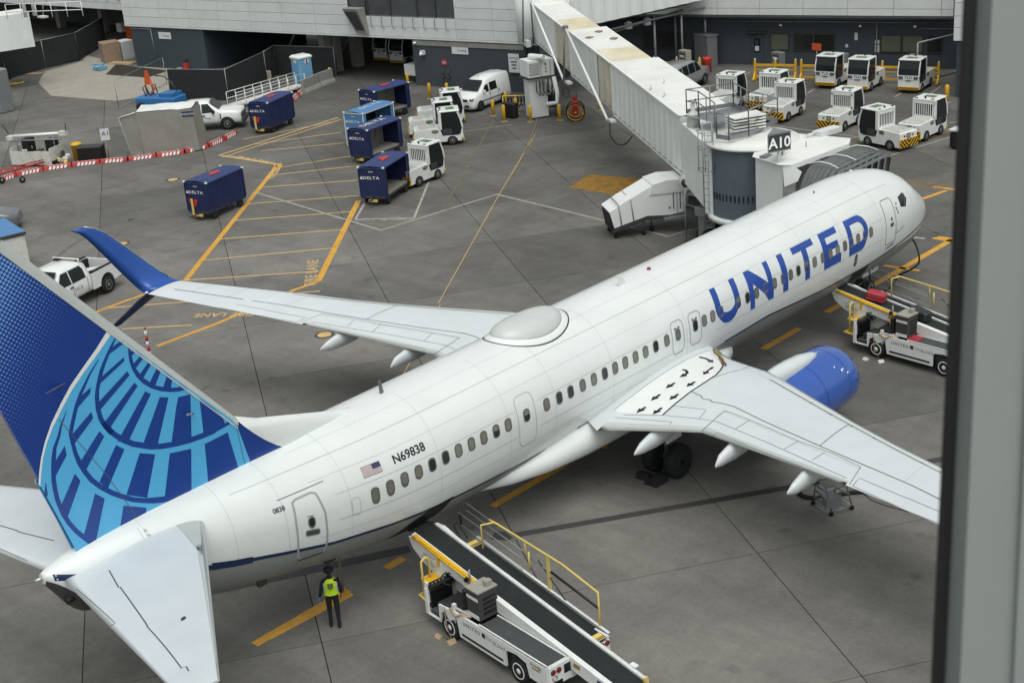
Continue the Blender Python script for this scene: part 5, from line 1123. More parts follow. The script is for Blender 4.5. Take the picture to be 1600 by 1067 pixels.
# concrete jersey barrier
def jersey(a,b,lab):
    L=seglen(a,b); t=MB(); t.loft([[(x,-.3,0),(x,-.28,.1),(x,-.12,.35),(x,-.08,1.0),(x,.08,1.0),(x,.12,.35),(x,.28,.1),(x,.3,0)] for x in (0,L)],'concrete_wall',False)
    o=t.build('concrete_barrier'); o.location=(a[0],a[1],0); o.rotation_euler=(0,0,along(a,b)); return tag(o,lab,'barrier')
jersey((12.464,55.609),(14.647,56.441),'concrete road barrier next to the blue toilet cabin'); jersey((14.746,56.484),(16.378,56.836),'concrete road barrier ending at the yellow bollard')
# bollards
def bollard(p,lab,h=1.0,r=.11,lean=0):
    mb=MB(); mb.lathe([(r*1.0,0),(r,h-.05),(r*.8,h),(r*.3,h+.03),(.005,h+.035)],(0,0,0),'z','yellow',16); mb.lathe([(r*2.2,0),(r*2.2,.01),(r*1.1,.03)],(0,0,0),'z','concrete_wall',14)
    o=mb.build('bollard'); o.location=(p[0],p[1],0); o.rotation_euler=(0,lean,0); o['group']='yellow bollards'; return tag(o,lab,'bollard')
bollard((16.317,56.988),'yellow bollard at the end of the grey concrete barrier, by the column',1.05,lean=.0)
bollard((17.090,49.284),'yellow bollard at the corner of the dark wall, left of the white van',1.05)
bollard((15.277,45.170),'yellow bollard behind the white baggage tugs, before the dark wall',1.05)
bollard((14.915,43.034),'yellow bollard half hidden behind the cab of the rearmost white tug',1.3)
bollard((13.252,37.165),'yellow bollard nearest the front bumper of the white van',1.0)
bollard((12.350,35.356),'leftmost of the yellow bollards standing nearest the camera below the bridge',1.05)
bollard((13.015,33.657),'yellow bollard in front of the hose rack below the jet bridge',1.05)
bollard((14.139,32.173),'yellow bollard beside the red wheeled extinguisher',1.0)
bollard((15.564,38.162),'yellow bollard behind the front row, close to the side of the white van',1.0)
bollard((14.304,36.081),'yellow bollard wrapped in hoses at the left of the hose rack',1.0)
bollard((17.191,37.663),'yellow bollard against the dark wall behind the hose rack',1.0)
bollard((17.412,31.596),'yellow bollard partly hidden by the jet bridge tunnel',.7)
bollard((27.774,12.696),'yellow bollard standing alone at the right near the pier corner',1.05,.13)
# portable toilet
t=thing('portable_toilet','light blue portable toilet cabin with white roof beside the ramp','toilet cabin',(14.55,58.0,0),R(-8))
mb=MB(); mb.bevbox((0,0,1.08),(1.15,1.15,2.1),.06,'sky_blue_plastic'); mb.box((-.585,0,1.45),(.02,.7,.03),'light_blue_roof'); mb.box((-.585,0,.6),(.02,.8,.02),'light_blue_roof'); mb.box((-.585,.1,1.3),(.02,.25,.02),'light_blue_roof'); mb.build('cabin',None,t)
mb=MB(); mb.loft([[(x*s,y*s,z) for x,y in ((-.62,-.62),(.62,-.62),(.62,.62),(-.62,.62))] for s,z in ((1,2.1),(1,2.2),(.8,2.32),(.3,2.36))],'clean_white',False); mb.build('roof',None,t)
mb=MB(); mb.box((-.6,0,1.9),(.02,.6,.22),'facade_panel'); mb.box((-.612,.22,1.9),(.01,.16,.18),'red'); mb.box((0.1,-.6,1.85),(.35,.02,.3),'facade_panel'); mb.box((.1,-.612,1.85),(.1,.01,.3),'decal_dark'); mb.build('notice',None,t)
mb=MB(); mb.box((-.595,-.02,1.05),(.015,.82,1.75),'sky_blue_plastic'); mb.build('door',None,t)
# towable passenger ramp with white rails
t=thing('access_ramp','low white ramp with handrails running behind the blue dolly up to the toilet cabin','ramp',(8,57.1,0))
a=Vector((6.824,56.055)); b=Vector((13.615,56.694)); d=(b-a); nn=Vector((-d.y,d.x)).normalized()
mb=MB(); q=[a+nn*.0,b+nn*.0,b+nn*1.0,a+nn*1.0]; mb.add([(p.x,p.y,.34) for p in q]+[(p.x,p.y,.22) for p in q],[(0,1,2,3),(7,6,5,4)]+[(i,(i+1)%4,4+(i+1)%4,4+i) for i in range(4)],'dirty_white'); o=mb.build('deck',None,t); o.location=-t.location
for s in (0,1.0):
    mb=MB(); A=a+nn*s; B=b+nn*s
    for z in (.75,1.2): mb.cyl((A.x,A.y,z),(B.x,B.y,z),.025,'clean_white',6)
    for k in range(9): p=A+(B-A)*k/8; mb.cyl((p.x,p.y,.0),(p.x,p.y,1.2),.025,'clean_white',6)
    o=mb.build('handrail',None,t); o.location=-t.location
# grey steel container with open leaning door
t=thing('storage_container','large grey steel equipment container with a pale dented roof by the red barricades','container',(-3.2,50.9,0),0)
P=[(-4.340,51.248),(-1.993,48.515)]; 
mb=MB(); a=Vector((-4.421,51.057)); b=Vector((-2.026,48.401)); dv=(b-a).normalized(); nv=Vector((-dv.y,dv.x)); 
if nv.x<0: nv=-nv
L=(b-a).length; H=2.75; Wd=1.7
def cp(u,n,z): v=a+dv*u+nv*n; return (v.x,v.y,z)
mb.add([cp(0,0,.08),cp(L,0,.08),cp(L+.25,Wd,.08),cp(0,Wd,.08),cp(-.1,0,H),cp(L-.15,0,H),cp(L,Wd*.9,H+.12),cp(0,Wd*.9,H+.12)],[(0,1,5,4),(1,2,6,5),(2,3,7,6),(3,0,4,7)],'steel_plate'); o=mb.build('body',None,t); o.location=-t.location
mb=MB(); rr=random.Random(5); G_=[[cp(-.1+(L-.05+.0)*i/8,Wd*.9*j/3,H+.004+.12*j/3+rr.uniform(0,.05)) for i in range(9)] for j in range(4)]; mb.add(sum(G_,[]),[(j*9+i,j*9+i+1,j*9+10+i,j*9+9+i) for j in range(3) for i in range(8)],'bridge_roof'); o=mb.build('roof',None,t); o.location=-t.location
mb=MB(); c=[cp(-.02,-.01,.02),cp(-.85,.15,.02),cp(-1.35,.5,H-.35),cp(-.12,-.01,H-.02)]; c2=[(x,y+.05,z) for x,y,z in c]; mb.add(c+c2,[(0,1,2,3),(7,6,5,4)]+[(i,(i+1)%4,4+(i+1)%4,4+i) for i in range(4)],'steel_plate'); mb.tube([cp(-.87,.13,.02),cp(-1.37,.48,H-.33),cp(-.14,-.03,H+.02)],.035,'clean_white',6); o=mb.build('door',None,t); o.location=-t.location
mb=MB(); u=L*.78; mb.add([cp(u,-.012,H-.5),cp(u+.75,-.012,H-.5),cp(u+.72,-.012,H-.15),cp(u-.03,-.012,H-.15)],[(0,1,2,3)],'flag_blue'); text_on(mb,'MOBILE MINI',frame(cp(u+.36,-.02,H-.32),(dv.x,dv.y,0),(0,0,1)),.11,'clean_white'); o=mb.build('maker_plate',None,t); o.location=-t.location
# blue boom lift with orange arm behind the container
t=thing('boom_lift','blue lift platform machine with an orange and grey jib behind the container','boom lift',(4.2,61.5,0),R(-70))
mb=MB(); mb.bevbox((0,0,.75),(3.4,1.6,.7),.1,'lift_blue'); mb.box((.9,0,1.2),(1.2,1.2,.35),'lift_blue'); mb.build('chassis',None,t)
for x in (-1.2,1.2):
    for y in (-.8,.8): mb=MB(); mb.lathe([(.1,-.13),(.36,-.14),(.4,0),(.36,.14),(.1,.13)],(x,y,.4),'y','black_rubber',14); mb.build('wheel',None,t)
mb=MB(); mb.tube([(-.9,0,1.0),(-.4,0,1.6),(-.9,0,2.3)],.07,'orange',6); mb.tube([(-.9,0,2.3),(-1.15,0,1.8),(-1.1,0,1.2)],.05,'orange',6); mb.add([(-1.05,-.2,2.0),(-.65,-.2,1.9),(-.92,-.15,2.9),(-1.05,.2,2.0),(-.65,.2,1.9),(-.92,.15,2.9)],[(0,1,2),(5,4,3),(0,3,4,1),(1,4,5,2),(2,5,3,0)],'orange'); mb.build('jib',None,t)
mb=MB(); mb.tube([(-.3,.2,2.5),(.4,.2,2.45),(1.0,.2,2.0),(1.4,.2,1.3)],.05,'dark_metal',6); mb.tube([(-1.0,-.3,1.1),(-1.2,-.3,1.7),(-.9,-.3,1.9),(-.7,-.3,1.2)],.04,'black',6); mb.tube([(-.8,.4,1.1),(-.95,.4,1.8),(-.6,.4,1.8),(-.5,.4,1.2)],.04,'black',6); mb.build('hose',None,t)
# utility trolley with long white lamp bar, far left
t=thing('utility_trolley','white service trolley heaped with gear under a long white tube rack by the barricades','trolley',(-9.2,55.9,0),R(-66))
mb=MB(); mb.box((0,-.55,.55),(3.0,.06,.85),'dirty_white'); mb.box((0,.3,.35),(2.9,1.5,.08),'dirty_white'); mb.box((1.45,.25,.75),(.06,1.5,.8),'dirty_white'); mb.box((-1.45,.25,.75),(.06,1.5,.8),'dirty_white'); mb.build('tray',None,t)
mb=MB(); mb.box((-.7,.4,1.0),(.5,.7,1.2),'black'); mb.box((1.0,.5,1.0),(.6,.6,1.1),'black'); mb.build('side_box',None,t)
mb=MB(); rr=random.Random(9)
for k in range(14): mb.bevbox((rr.uniform(-.9,.9),rr.uniform(-.2,.7),.6+rr.uniform(0,.45)),(rr.uniform(.2,.5),rr.uniform(.15,.4),rr.uniform(.1,.3)),.04,rr.choice(['dark_metal','pale_yellow','dirty_white','galv_steel','rubber_grey','cardboard']),rz=rr.uniform(0,3))
mb.build('loose_gear',None,t,'stuff')
mb=MB(); mb.cyl((-1.9,.2,1.75),(2.1,.6,1.9),.10,'clean_white',10); mb.cyl((-1.5,-.15,1.55),(1.9,.25,1.6),.05,'galv_steel',8); mb.box((1.9,.6,1.88),(.5,.3,.28),'dirty_white'); mb.box((-1.75,.1,1.68),(.45,.3,.25),'dirty_white'); mb.build('tube_rack',None,t)
mb=MB(); mb.tube([(-1.9,.2,1.9),(-2.1,.2,2.3),(-2.25,.2,2.5)],.03,'black',5); mb.tube([(2.15,.6,2.0),(2.2,.6,2.5)],.03,'black',5)
for x in (-1.4,1.4): mb.cyl((x,.2,.8),(x,.2,1.75),.03,'galv_steel',6)
mb.build('upright',None,t)
mb=MB(); 
for x in (-1.2,1.2): mb.lathe([(.03,-.06),(.17,-.06),(.17,.06),(.03,.06)],(x,-.4,.17),'y','black_rubber',12); mb.lathe([(.03,-.06),(.17,-.06),(.17,.06),(.03,.06)],(x,.9,.17),'y','black_rubber',12)
mb.build('wheels',None,t)
mb=MB(); rr=random.Random(4)
for k in range(9): mb.bevbox((2.1+rr.uniform(-.4,.5),rr.uniform(-.4,.4),.25+rr.uniform(0,.45)),(rr.uniform(.2,.5),rr.uniform(.15,.4),rr.uniform(.15,.4)),.05,rr.choice(['dirty_white','pale_yellow','rubber_grey']),rz=rr.uniform(0,3))
o=mb.build('equipment_heap'); o.location=t.location; o.rotation_euler=t.rotation_euler; tag(o,'heap of pale hoses and sacks at the right end of the service trolley','gear')
p=(-7.198,54.319); mb=MB(); mb.lathe([(.26,0),(.32,.95),(.34,.96),(.34,1.04),(.30,1.12),(.01,1.14)],(0,0,0),'z','yellow',18); mb.lathe([(.35,.97),(.355,1.03),(.35,1.06)],(0,0,0),'z','pale_yellow',18); o=mb.build('waste_drum'); o.location=(p[0],p[1],0); tag(o,'yellow plastic drum with a pale lid beside the black box','drum')
mb=MB(); mb.bevbox((0,0,.45),(1.55,.85,.85),.03,'black'); mb.bevbox((0,0,.9),(1.6,.9,.08),.03,'rubber_grey'); o=mb.build('spill_box'); o.location=(-6.8,53.3,0); o.rotation_euler=(0,0,R(-52)); tag(o,'black chest standing between yellow drum and sign post','box')
t=thing('sign_post','white notice on a rusty post behind the red barricades','sign',(-6.220,52.303)+(0,)); mb=MB(); mb.cyl((0,0,0),(0,0,1.45),.045,'plywood',6); mb.build('post',None,t); mb=MB(); mb.box((-.03,-.05,1.65),(.04,.55,.75),'facade_panel',rz=R(59)); text_on(mb,'A1',frame((-.045,-.075,1.72),(.857,-.515,0),(0,0,1)),.3,'decal_dark'); mb.build('notice',None,t)
mb=MB(); mb.bevbox((0,0,.85),(1.5,1.6,1.7),.03,'plywood'); o=mb.build('plywood_crate'); o.location=(13.2,79.6,0); o.rotation_euler=(0,0,R(-20)); o.location=(14.404,83.842)+(0,); tag(o,'tan plywood crate beside the dug out pit','crate')
mb=MB(); mb.bevbox((0,0,.8),(1.2,1.2,1.6),.05,'facade_panel'); mb.box((-.61,0,.8),(.02,.5,.6),'dark_metal'); o=mb.build('pallet_tank'); p=(15.661,83.572); o.location=(p[0],p[1],0); tag(o,'white caged tank behind the plywood crate','tank')
mb=MB(); mb.box((0,0,.06),(2.6,.9,.12),'cardboard'); o=mb.build('timber_stack'); p=(14.076,81.659); o.location=(p[0],p[1],0); o.rotation_euler=(0,0,R(-75)); tag(o,'low stack of pale boards at the foot of the crate','timber')
mb=MB(); mb.tube([(0,0,.3),(.8,.1,.5),(1.1,.8,.3),(.1,.9,.5),(0,0,.3)],.06,'sky_blue_plastic',6); mb.box((.5,.4,.15),(.9,.8,.2),'sky_blue_plastic'); o=mb.build('plastic_frame'); p=(11.070,80.823); o.location=(p[0],p[1],0); tag(o,'pale turquoise plastic frame on the new concrete next to the pit','frame')
mb=MB(); mb.box((0,0,.03),(2.4,.8,.05),'plywood'); o=mb.build('board'); p=(7.898,86.216); o.location=(p[0],p[1],0); o.rotation_euler=(0,0,R(-70)); tag(o,'reddish board lying along the fence foot, far left','board')
mb=MB(); 
for k in range(5): mb.bevbox((rs.uniform(-.6,.6),rs.uniform(-.25,.25),.1),(.9,.4,.16),.05,'pale_yellow',rz=rs.uniform(-.4,.4))
o=mb.build('yellow_sheet'); p=(4.749,83.425); o.location=(p[0],p[1],0); o.rotation_euler=(0,0,R(-60)); tag(o,'crumpled yellow sheet on the ground at the left edge','sheet')
mb=MB(); mb.bevbox((0,0,.3),(.35,.4,.55),.04,'red'); mb.box((0,0,.75),(.2,.25,.25),'dark_metal'); o=mb.build('fuel_can'); p=(14.585,73.063); o.location=(p[0],p[1],0); tag(o,'small red can at the foot of the dark wall','can')
for k,p in enumerate(((12.335,72.107),(13.001,71.726))):
    mb=MB(); mb.bevbox((0,0,.3),(.4,.4,.6),.04,'concrete_wall'); o=mb.build('concrete_block'); o.location=(p[0],p[1],0); tag(o,('left' if k==0 else 'right')+' of two small grey blocks at the corner of the pale concrete','block')
mb=MB(); mb.bevbox((0,0,.4),(2.6,1.2,.7),.08,'fresh_concrete'); 
for k in range(4): mb.box((-.9+.6*k,0,.78),(.12,1.1,.1),'clean_white')
o=mb.build('pallet_stack'); p=(13.626,60.726); o.location=(p[0],p[1]+2.2,0); o.rotation_euler=(0,0,R(-10)); tag(o,'grey slatted stack behind the white ramp','pallets')
# second stub bridge at the far left
t=thing('jet_bridge','white corrugated jet bridge end entering at the upper left corner','jet bridge',(4,86,0))
def corr_box(mb,a,b,w,z0,z1,m,dz=0,pitch=.35,dep=.05):
    """corrugated box from a to b (2D), width w to its left side; dz lifts the far end"""
    A=Vector(a[:2]);B=Vector(b[:2]); d=(B-A).normalized(); nn=Vector((-d.y,d.x)); L=(B-A).length; n=int(L/pitch*2); 
    for side in (0,1):
        vs=[]
        for k in range(n+1):
            t_=k/n; off=(dep if (k//2)%2 else 0)*(1 if side else -1); p=A+d*L*t_+nn*(w*side+off); zz=dz*t_; vs+=[(p.x,p.y,z0+zz),(p.x,p.y,z1+zz)]
        mb.add(vs,[(2*k,2*k+2,2*k+3,2*k+1) for k in range(n)],m)
    for z,mm in ((z0,'dark_metal'),(z1,'bridge_roof')): 
        q=[A,B,B+nn*w,A+nn*w]; mb.add([(p.x,p.y,z+(dz if i in (1,2) else 0)+(.003 if z==z1 else 0)) for i,p in enumerate(q)],[(0,1,2,3)],mm)
    for P_,zz in ((A,0),(B,dz)): mb.add([(P_.x,P_.y,z0+zz),(P_.x+nn.x*w,P_.y+nn.y*w,z0+zz),(P_.x+nn.x*w,P_.y+nn.y*w,z1+zz),(P_.x,P_.y,z1+zz)],[(0,1,2,3)],m)
mb=MB(); corr_box(mb,(-2.747,82.720,3.200),(5.403,79.995,3.200),3.0,3.2,5.9,'bridge_white',0,.9,.06); o=mb.build('tunnel',None,t); o.location=-t.location
mb=MB(); p=(2.830,78.662,5.900); q=(3.289,77.147,5.900)
for z in (6.4,7.0): mb.cyl((p[0],p[1],z),(p[0]+3,p[1]-6,z),.035,'clean_white',6)
for k in range(6): mb.cyl((p[0]+3*k/5,p[1]-6*k/5,5.9),(p[0]+3*k/5,p[1]-6*k/5,7.0),.03,'clean_white',6)
mb.cyl((p[0]+1,p[1]-1,5.9),(p[0]+1,p[1]-1,9.5),.15,'clean_white',8); mb.cyl((p[0]+1.8,p[1]-1,5.9),(p[0]+1.8,p[1]-1,9.5),.15,'clean_white',8)
o=mb.build('service_railing',None,t); o.location=-t.location
mb=MB(); mb.bevbox((-1.478,73.840,1.200)[:2]+(1.6,),(1.2,1.2,3.2),.1,'galv_steel'); o=mb.build('support_leg',None,t); o.location=-t.location

# ================================================================ JET BRIDGE A10
JB=thing('jet_bridge','white corrugated jet bridge reaching from the terminal to the airliner nose, marked A10','jet bridge',(0,12,0))
def jb(mb,name,kind=None):
    if name in ('roof_fitting','strap','tension_strap','bogie_wheel','motor_guard','cable_strut','hanging_cable'):
        os_=mb.builds(name,None,JB)
        for o in os_: o.location=-JB.location
        return os_[0]
    o=mb.build(name,None,JB,kind); o.location=-JB.location; return o
A_=Vector((-.3,11.8)); B_=Vector((17.3,37.0)); TD=(B_-A_).normalized(); TR=Vector((TD.y,-TD.x)); TLn=(B_-A_).length   # TR points right (away from camera side)
def tp(f,w,z): v=A_+TD*TLn*f+TR*w; return (v.x,v.y,z)
def zb(f): return 2.6+1.4*f
def tunnel(f0,f1,w0,w1,h,mb,pitch,dep,m):
    n=max(2,int((f1-f0)*TLn/pitch)*2); 
    for w,sg in ((w0,-1),(w1,1)):
        vs=[]
        for k in range(n+1):
            f=f0+(f1-f0)*k/n; o=dep if (k//2)%2 else 0; vs+=[tp(f,w+sg*o,zb(f)+.12),tp(f,w+sg*o,zb(f)+h-.1)]
        mb.add(vs,[(2*k,2*k+2,2*k+3,2*k+1) for k in range(n)],m)
        mb.add([tp(f0,w+sg*.06,zb(f0)+h-.14),tp(f1,w+sg*.06,zb(f1)+h-.14),tp(f1,w+sg*.06,zb(f1)+h),tp(f0,w+sg*.06,zb(f0)+h)],[(0,1,2,3)],m); mb.add([tp(f0,w+sg*.06,zb(f0)),tp(f1,w+sg*.06,zb(f1)),tp(f1,w+sg*.06,zb(f1)+.14),tp(f0,w+sg*.06,zb(f0)+.14)],[(0,1,2,3)],m)
    for f in (f0,f1): mb.add([tp(f,w0-.06,zb(f)),tp(f,w1+.06,zb(f)),tp(f,w1+.06,zb(f)+h),tp(f,w0-.06,zb(f)+h)],[(0,1,2,3)],m)
    mb.add([tp(f0,w0-.06,zb(f0)),tp(f1,w0-.06,zb(f1)),tp(f1,w1+.06,zb(f1)),tp(f0,w1+.06,zb(f0))],[(0,1,2,3)],'dark_metal')
SECT=((0,.375,0,2.55,2.82,'bridge_roof','bridge_white'),(.375,.685,.16,2.38,2.66,'bridge_roof','bridge_white'),(.685,1.0,.30,2.2,2.5,'bridge_roof','bridge_white'))
for k,(f0,f1,w0,w1,h,rm,sm) in enumerate(SECT):
    mb=MB()
    if k==0: tunnel(f0,f1,w0,w1,h,mb,.42,.035,sm)
    else:
        fm=f0+(f1-f0)*(.36 if k==1 else .42); tunnel(f0,fm,w0+.04,w1-.04,h-.04,mb,.55,.08,'bridge_cream'); tunnel(fm,f1,w0,w1,h,mb,.42,.03,sm)
    tn=jb(mb,'tunnel_section')
    mb=MB(); n=10; rr=random.Random(k); vs=[]
    for i in range(n+1):
        f=f0+(f1-f0)*i/n
        for j in range(5): vs.append(tp(f,w0-.08+(w1-w0+.16)*j/4,zb(f)+h+.02+(0 if j in (0,4) else rr.uniform(.0,.05))))
    fa=[(i*5+j,i*5+j+1,i*5+6+j,i*5+5+j) for i in range(n) for j in range(4)]
    st=4 if k else 0
    mb.add(vs,fa[st*4:],rm,False); 
    if st: mb.add(vs,fa[:st*4],'bridge_stain')
    mb.add([tp(f0,w0-.1,zb(f0)+h-.02),tp(f1,w0-.1,zb(f1)+h-.02),tp(f1,w0-.1,zb(f1)+h+.06),tp(f0,w0-.1,zb(f0)+h+.06),tp(f0,w0+.02,zb(f0)+h+.06),tp(f1,w0+.02,zb(f1)+h+.06)],[(0,1,2,3),(3,2,5,4)],'bridge_white')
    jb(mb,'roof_sheet')
mb=MB()
for f,w in ((.60,.7),(.64,1.6),(.57,1.9)): c=tp(f,w,zb(f)+2.74); mb.box(c,(.35,.35,.06),'plywood')
for f,w in ((.2,1.2),(.12,.4),(.17,.2)): 
    c=tp(f,w,zb(f)+2.92); mb.box(c,(.5,.07,.05),'dirty_white',rz=.5); mb.cyl(c,(c[0],c[1],c[2]+.18),.02,'dirty_white',5)
jb(mb,'roof_fitting')
# cable struts
mb=MB(); 
def sp(px,py,w):  # point on the plane w metres outside the left wall
    return None
ap=tp(.555,-.1,8.0-.95); 
STR=((tp(.355,-.55,3.05),tp(.62,-.55,6.75)),(tp(.655,-.6,3.4),tp(.62,-.6,6.75)),(tp(.655,-.55,3.4),tp(.93,-.55,7.6)),(tp(1.0,-.6,4.1),tp(.97,-.55,7.8)))
for k,(a,b) in enumerate(STR): mb.cyl(a,b,.075 if k%2==0 else .06,'clean_white' if k%2==0 else 'galv_steel',8)
mb.box(tp(.355,-.3,2.98),(.3,.7,.12),'facade_panel',rz=-.6); mb.box(tp(.655,-.3,3.35),(.3,.7,.12),'facade_panel',rz=-.6); mb.box(tp(1.0,-.3,4.0),(.3,.7,.4),'facade_panel',rz=-.6); mb.box(tp(.62,-.55,6.8),(.25,.25,.2),'galv_steel')
jb(mb,'cable_strut')
mb=MB(); mb.tube(smooth([tp(.345,-.5,2.95),tp(.335,-.6,2.35),tp(.31,-.5,2.05),tp(.28,-.3,2.2),tp(.26,-.05,2.75)]),.035,'black',6)
cc=tp(.655,-.5,2.9); mb.tube([(cc[0]+.28*math.cos(t/3),cc[1]+.1*math.sin(t/3),cc[2]-.15+.28*math.sin(t/3)) for t in range(0,40)],.02,'black',5)
jb(mb,'hanging_cable')
# terminal end rotunda, frame and the fixed walkway behind
mb=MB(); c=tp(1.05,1.3,0); mb.lathe([(1.9,3.8),(1.9,7.4),(.1,7.5)],(c[0],c[1],0),'z','bridge_white',20); mb.lathe([(.45,0),(.45,3.8)],(c[0],c[1],0),'z','concrete_wall',14); jb(mb,'rotunda')
mb=MB()
for p,q in (((tp(1.0,.1,3.95)),(tp(1.0,.1,6.95))),((tp(1.0,.1,6.95)),(tp(1.0,2.4,6.95)))): mb.cyl(p,q,.05,'dark_metal',4)
jb(mb,'weather_seal')
FW=thing('fixed_walkway','white ribbed elevated walkway running behind the jet bridge towards the right wing','walkway',(24,37,0))
mb=MB(); a=(19.500,36.536,6.278); corr_box(mb,(20.5,37.6),(31,34.5),-2.4,4.6,7.8,'bridge_white',.35,.5,.09); o=mb.build('walkway_box',None,FW); o.location=-FW.location
mb=MB()
for (x0,y0,x1,y1,z0,z1) in ((22,37.0,33,33.5,4.2,4.5),(22,35.5,33,32.3,3.9,4.3),(24,36.5,30,34,3.3,4.2)): mb.cyl((x0,y0,z0),(x1,y1,z1),.08,'galv_steel',6)
for x,y in ((27,34.3),(29.2,33.6),(31,35.5)): mb.cyl((x,y,0),(x,y,4.3),.09,'galv_steel',8)
o=mb.build('support_frame',None,FW); o.location=-FW.location
mb=MB()
for x,y in ((25,35.0),(26.6,34.6)): mb.lathe([(.1,-.35),(.28,-.3),(.28,.1),(.1,.2)],(x,y,4.0),'z','facade_panel',12)
o=mb.build('vent_cowl',None,FW); o.location=-FW.location
# cab: corridor box, grey roll curtain, disc roof, front canopy
mb=MB(); CX,CY=-3.25,5.9; Rr=1.95
mb.lathe([(Rr,5.62),(Rr+.05,5.66),(Rr+.05,5.74),(Rr*.5,5.84),(.05,5.88)],(CX,CY,0),'z','bridge_roof',36); jb(mb,'cab_roof')
mb=MB(); n=66; a0,a1=R(146),R(238); vs=[]
for k in range(n+1):
    a=a0+(a1-a0)*k/n; r=1.80+(.022 if k%2 else 0)
    vs+=[(CX+r*math.cos(a),CY+r*math.sin(a),2.62),(CX+r*math.cos(a),CY+r*math.sin(a),5.6)]
mb.add(vs,[(2*k,2*k+2,2*k+3,2*k+1) for k in range(n)],'curtain_grey')
for k in range(14):
    a=a0+(a1-a0)*(.08+.86*k/13); mb.box((CX+1.83*math.cos(a),CY+1.83*math.sin(a),3.55),(.03,.055,.28),'black',rz=a)
jb(mb,'roll_curtain')
mb=MB()
for a in (a0-.05,a1+.04): mb.box((CX+1.84*math.cos(a),CY+1.84*math.sin(a),4.1),(.14,.14,3.0),'bridge_white',rz=a)
mb.lathe([(.2,2.35),(1.95,2.38),(1.95,2.6),(.2,2.6)],(CX,CY,0),'z','bridge_white',28); jb(mb,'cab_frame')
mb=MB()   # corridor between tunnel and cab and the walls round the far side of the cab
mb.add([(-.3,11.8,2.6),(-1.1,11.2,2.6),(-4.75,7.1,2.6),(-4.75,7.1,5.6),(-1.1,11.2,5.35),(-.3,11.8,5.42)],[(0,1,4,5),(1,2,3,4)],'bridge_white')
mb.add([(-4.75,7.1,2.6),(-1.1,11.2,2.6),(1.8,10.3,2.6),(-1.5,6.2,2.6),(-4.75,7.1,5.55),(-1.1,11.2,5.33),(1.8,10.3,5.33),(-1.5,6.2,5.55)],[(4,5,6,7),(3,2,1,0),(2,3,7,6)],'bridge_white')
jb(mb,'corridor')
mb=MB(); CF=[(-5.15,4.45),(-5.85,2.7),(-5.6,2.45),(-2.0,2.12),(-1.5,2.6),(-1.6,4.8)]
n=len(CF); mb.add([(x,y,2.5) for x,y in CF]+[(x,y,5.58) for x,y in CF],[(0,1,n+1,n),(4,5,n+5,n+4),tuple(range(n))],'bridge_white')
mb.add([(-5.3,4.5,5.58),(-6.0,2.75,5.62),(-5.75,2.35,5.60),(-1.95,2.0,5.62),(-1.3,2.3,5.66),(-1.4,4.9,5.62),(-3.2,5.5,5.75)],[tuple(range(7))],'bridge_roof')
mb.add([(-5.75,2.35,5.60),(-1.95,2.0,5.62),(-1.95,2.0,5.42),(-5.75,2.35,5.40)],[(0,1,2,3)],'clean_white'); mb.add([(-1.95,2.0,5.62),(-1.3,2.3,5.66),(-1.3,2.3,5.46),(-1.95,2.0,5.42)],[(0,1,2,3)],'clean_white')
mb.add([(-5.85,2.70,5.6),(-5.72,2.34,5.6),(-5.62,1.95,5.35),(-5.68,2.1,4.95),(-5.85,2.62,4.7)],[tuple(range(5))],'clean_white')
jb(mb,'cab_body')
mb=MB(); mb.box((-1.0,3.6,5.75),(1.3,.5,.22),'facade_panel',rz=-.2); mb.cyl((-2.2,3.9,5.8),(-1.6,3.8,5.8),.05,'facade_panel',6); mb.box((-5.2,3.9,5.66),(.5,.3,.08),'galv_steel'); mb.cyl((-3.3,3.2,5.65),(-3.3,3.2,5.9),.02,'galv_steel',5); jb(mb,'roof_fitting')
# pleated bellows between cab and fuselage
for k in range(8):
    t=k/7; mb=MB(); y0=2.25-1.35*t*.95; zt=5.35+.18*math.sin(t*PI)-.25*t; x0=-5.55+.25*t; x1=-2.05+1.1*t
    hh=.10
    ring=lambda o,zo:[(x0+o,y0+.10,2.4),(x0+o,y0,3.4),(x0+.02+o,y0-.05,zt-.9),(x0+.35+o,y0-.12,zt-.28),(x0+.8,y0-.14,zt+zo),(x1-.4,y0-.16,zt+zo+.02),(x1-o,y0-.16,zt-.1+zo),(x1-o,y0,zt-1.2),(x1-o,y0+.1,2.4)]
    a=ring(0,0); b=[(x,y-.13,z) for x,y,z in ring(-.07,.07)]; c=[(x,y-.20,z-.02) for x,y,z in ring(.02,-.03)]
    m_=len(a); mb.add(a+b+c,[(i,i+1,m_+i+1,m_+i) for i in range(m_-1)]+[(m_+i,m_+i+1,2*m_+i+1,2*m_+i) for i in range(m_-1)],'bellows_grey',True)
    jb(mb,'bellows_pleat')
mb=MB()
for x,dx in ((-5.0,.3),(-3.9,.55),(-2.5,.9)): mb.tube([(x,2.15,5.48),(x+dx*.5,1.6,5.62),(x+dx*.8,1.2,5.55),(x+dx,.85,5.40)],.02,'clean_white',5)
mb.cyl((-5.7,2.5,3.1),(-5.4,1.7,3.1),.03,'galv_steel',6)
jb(mb,'tension_strap')
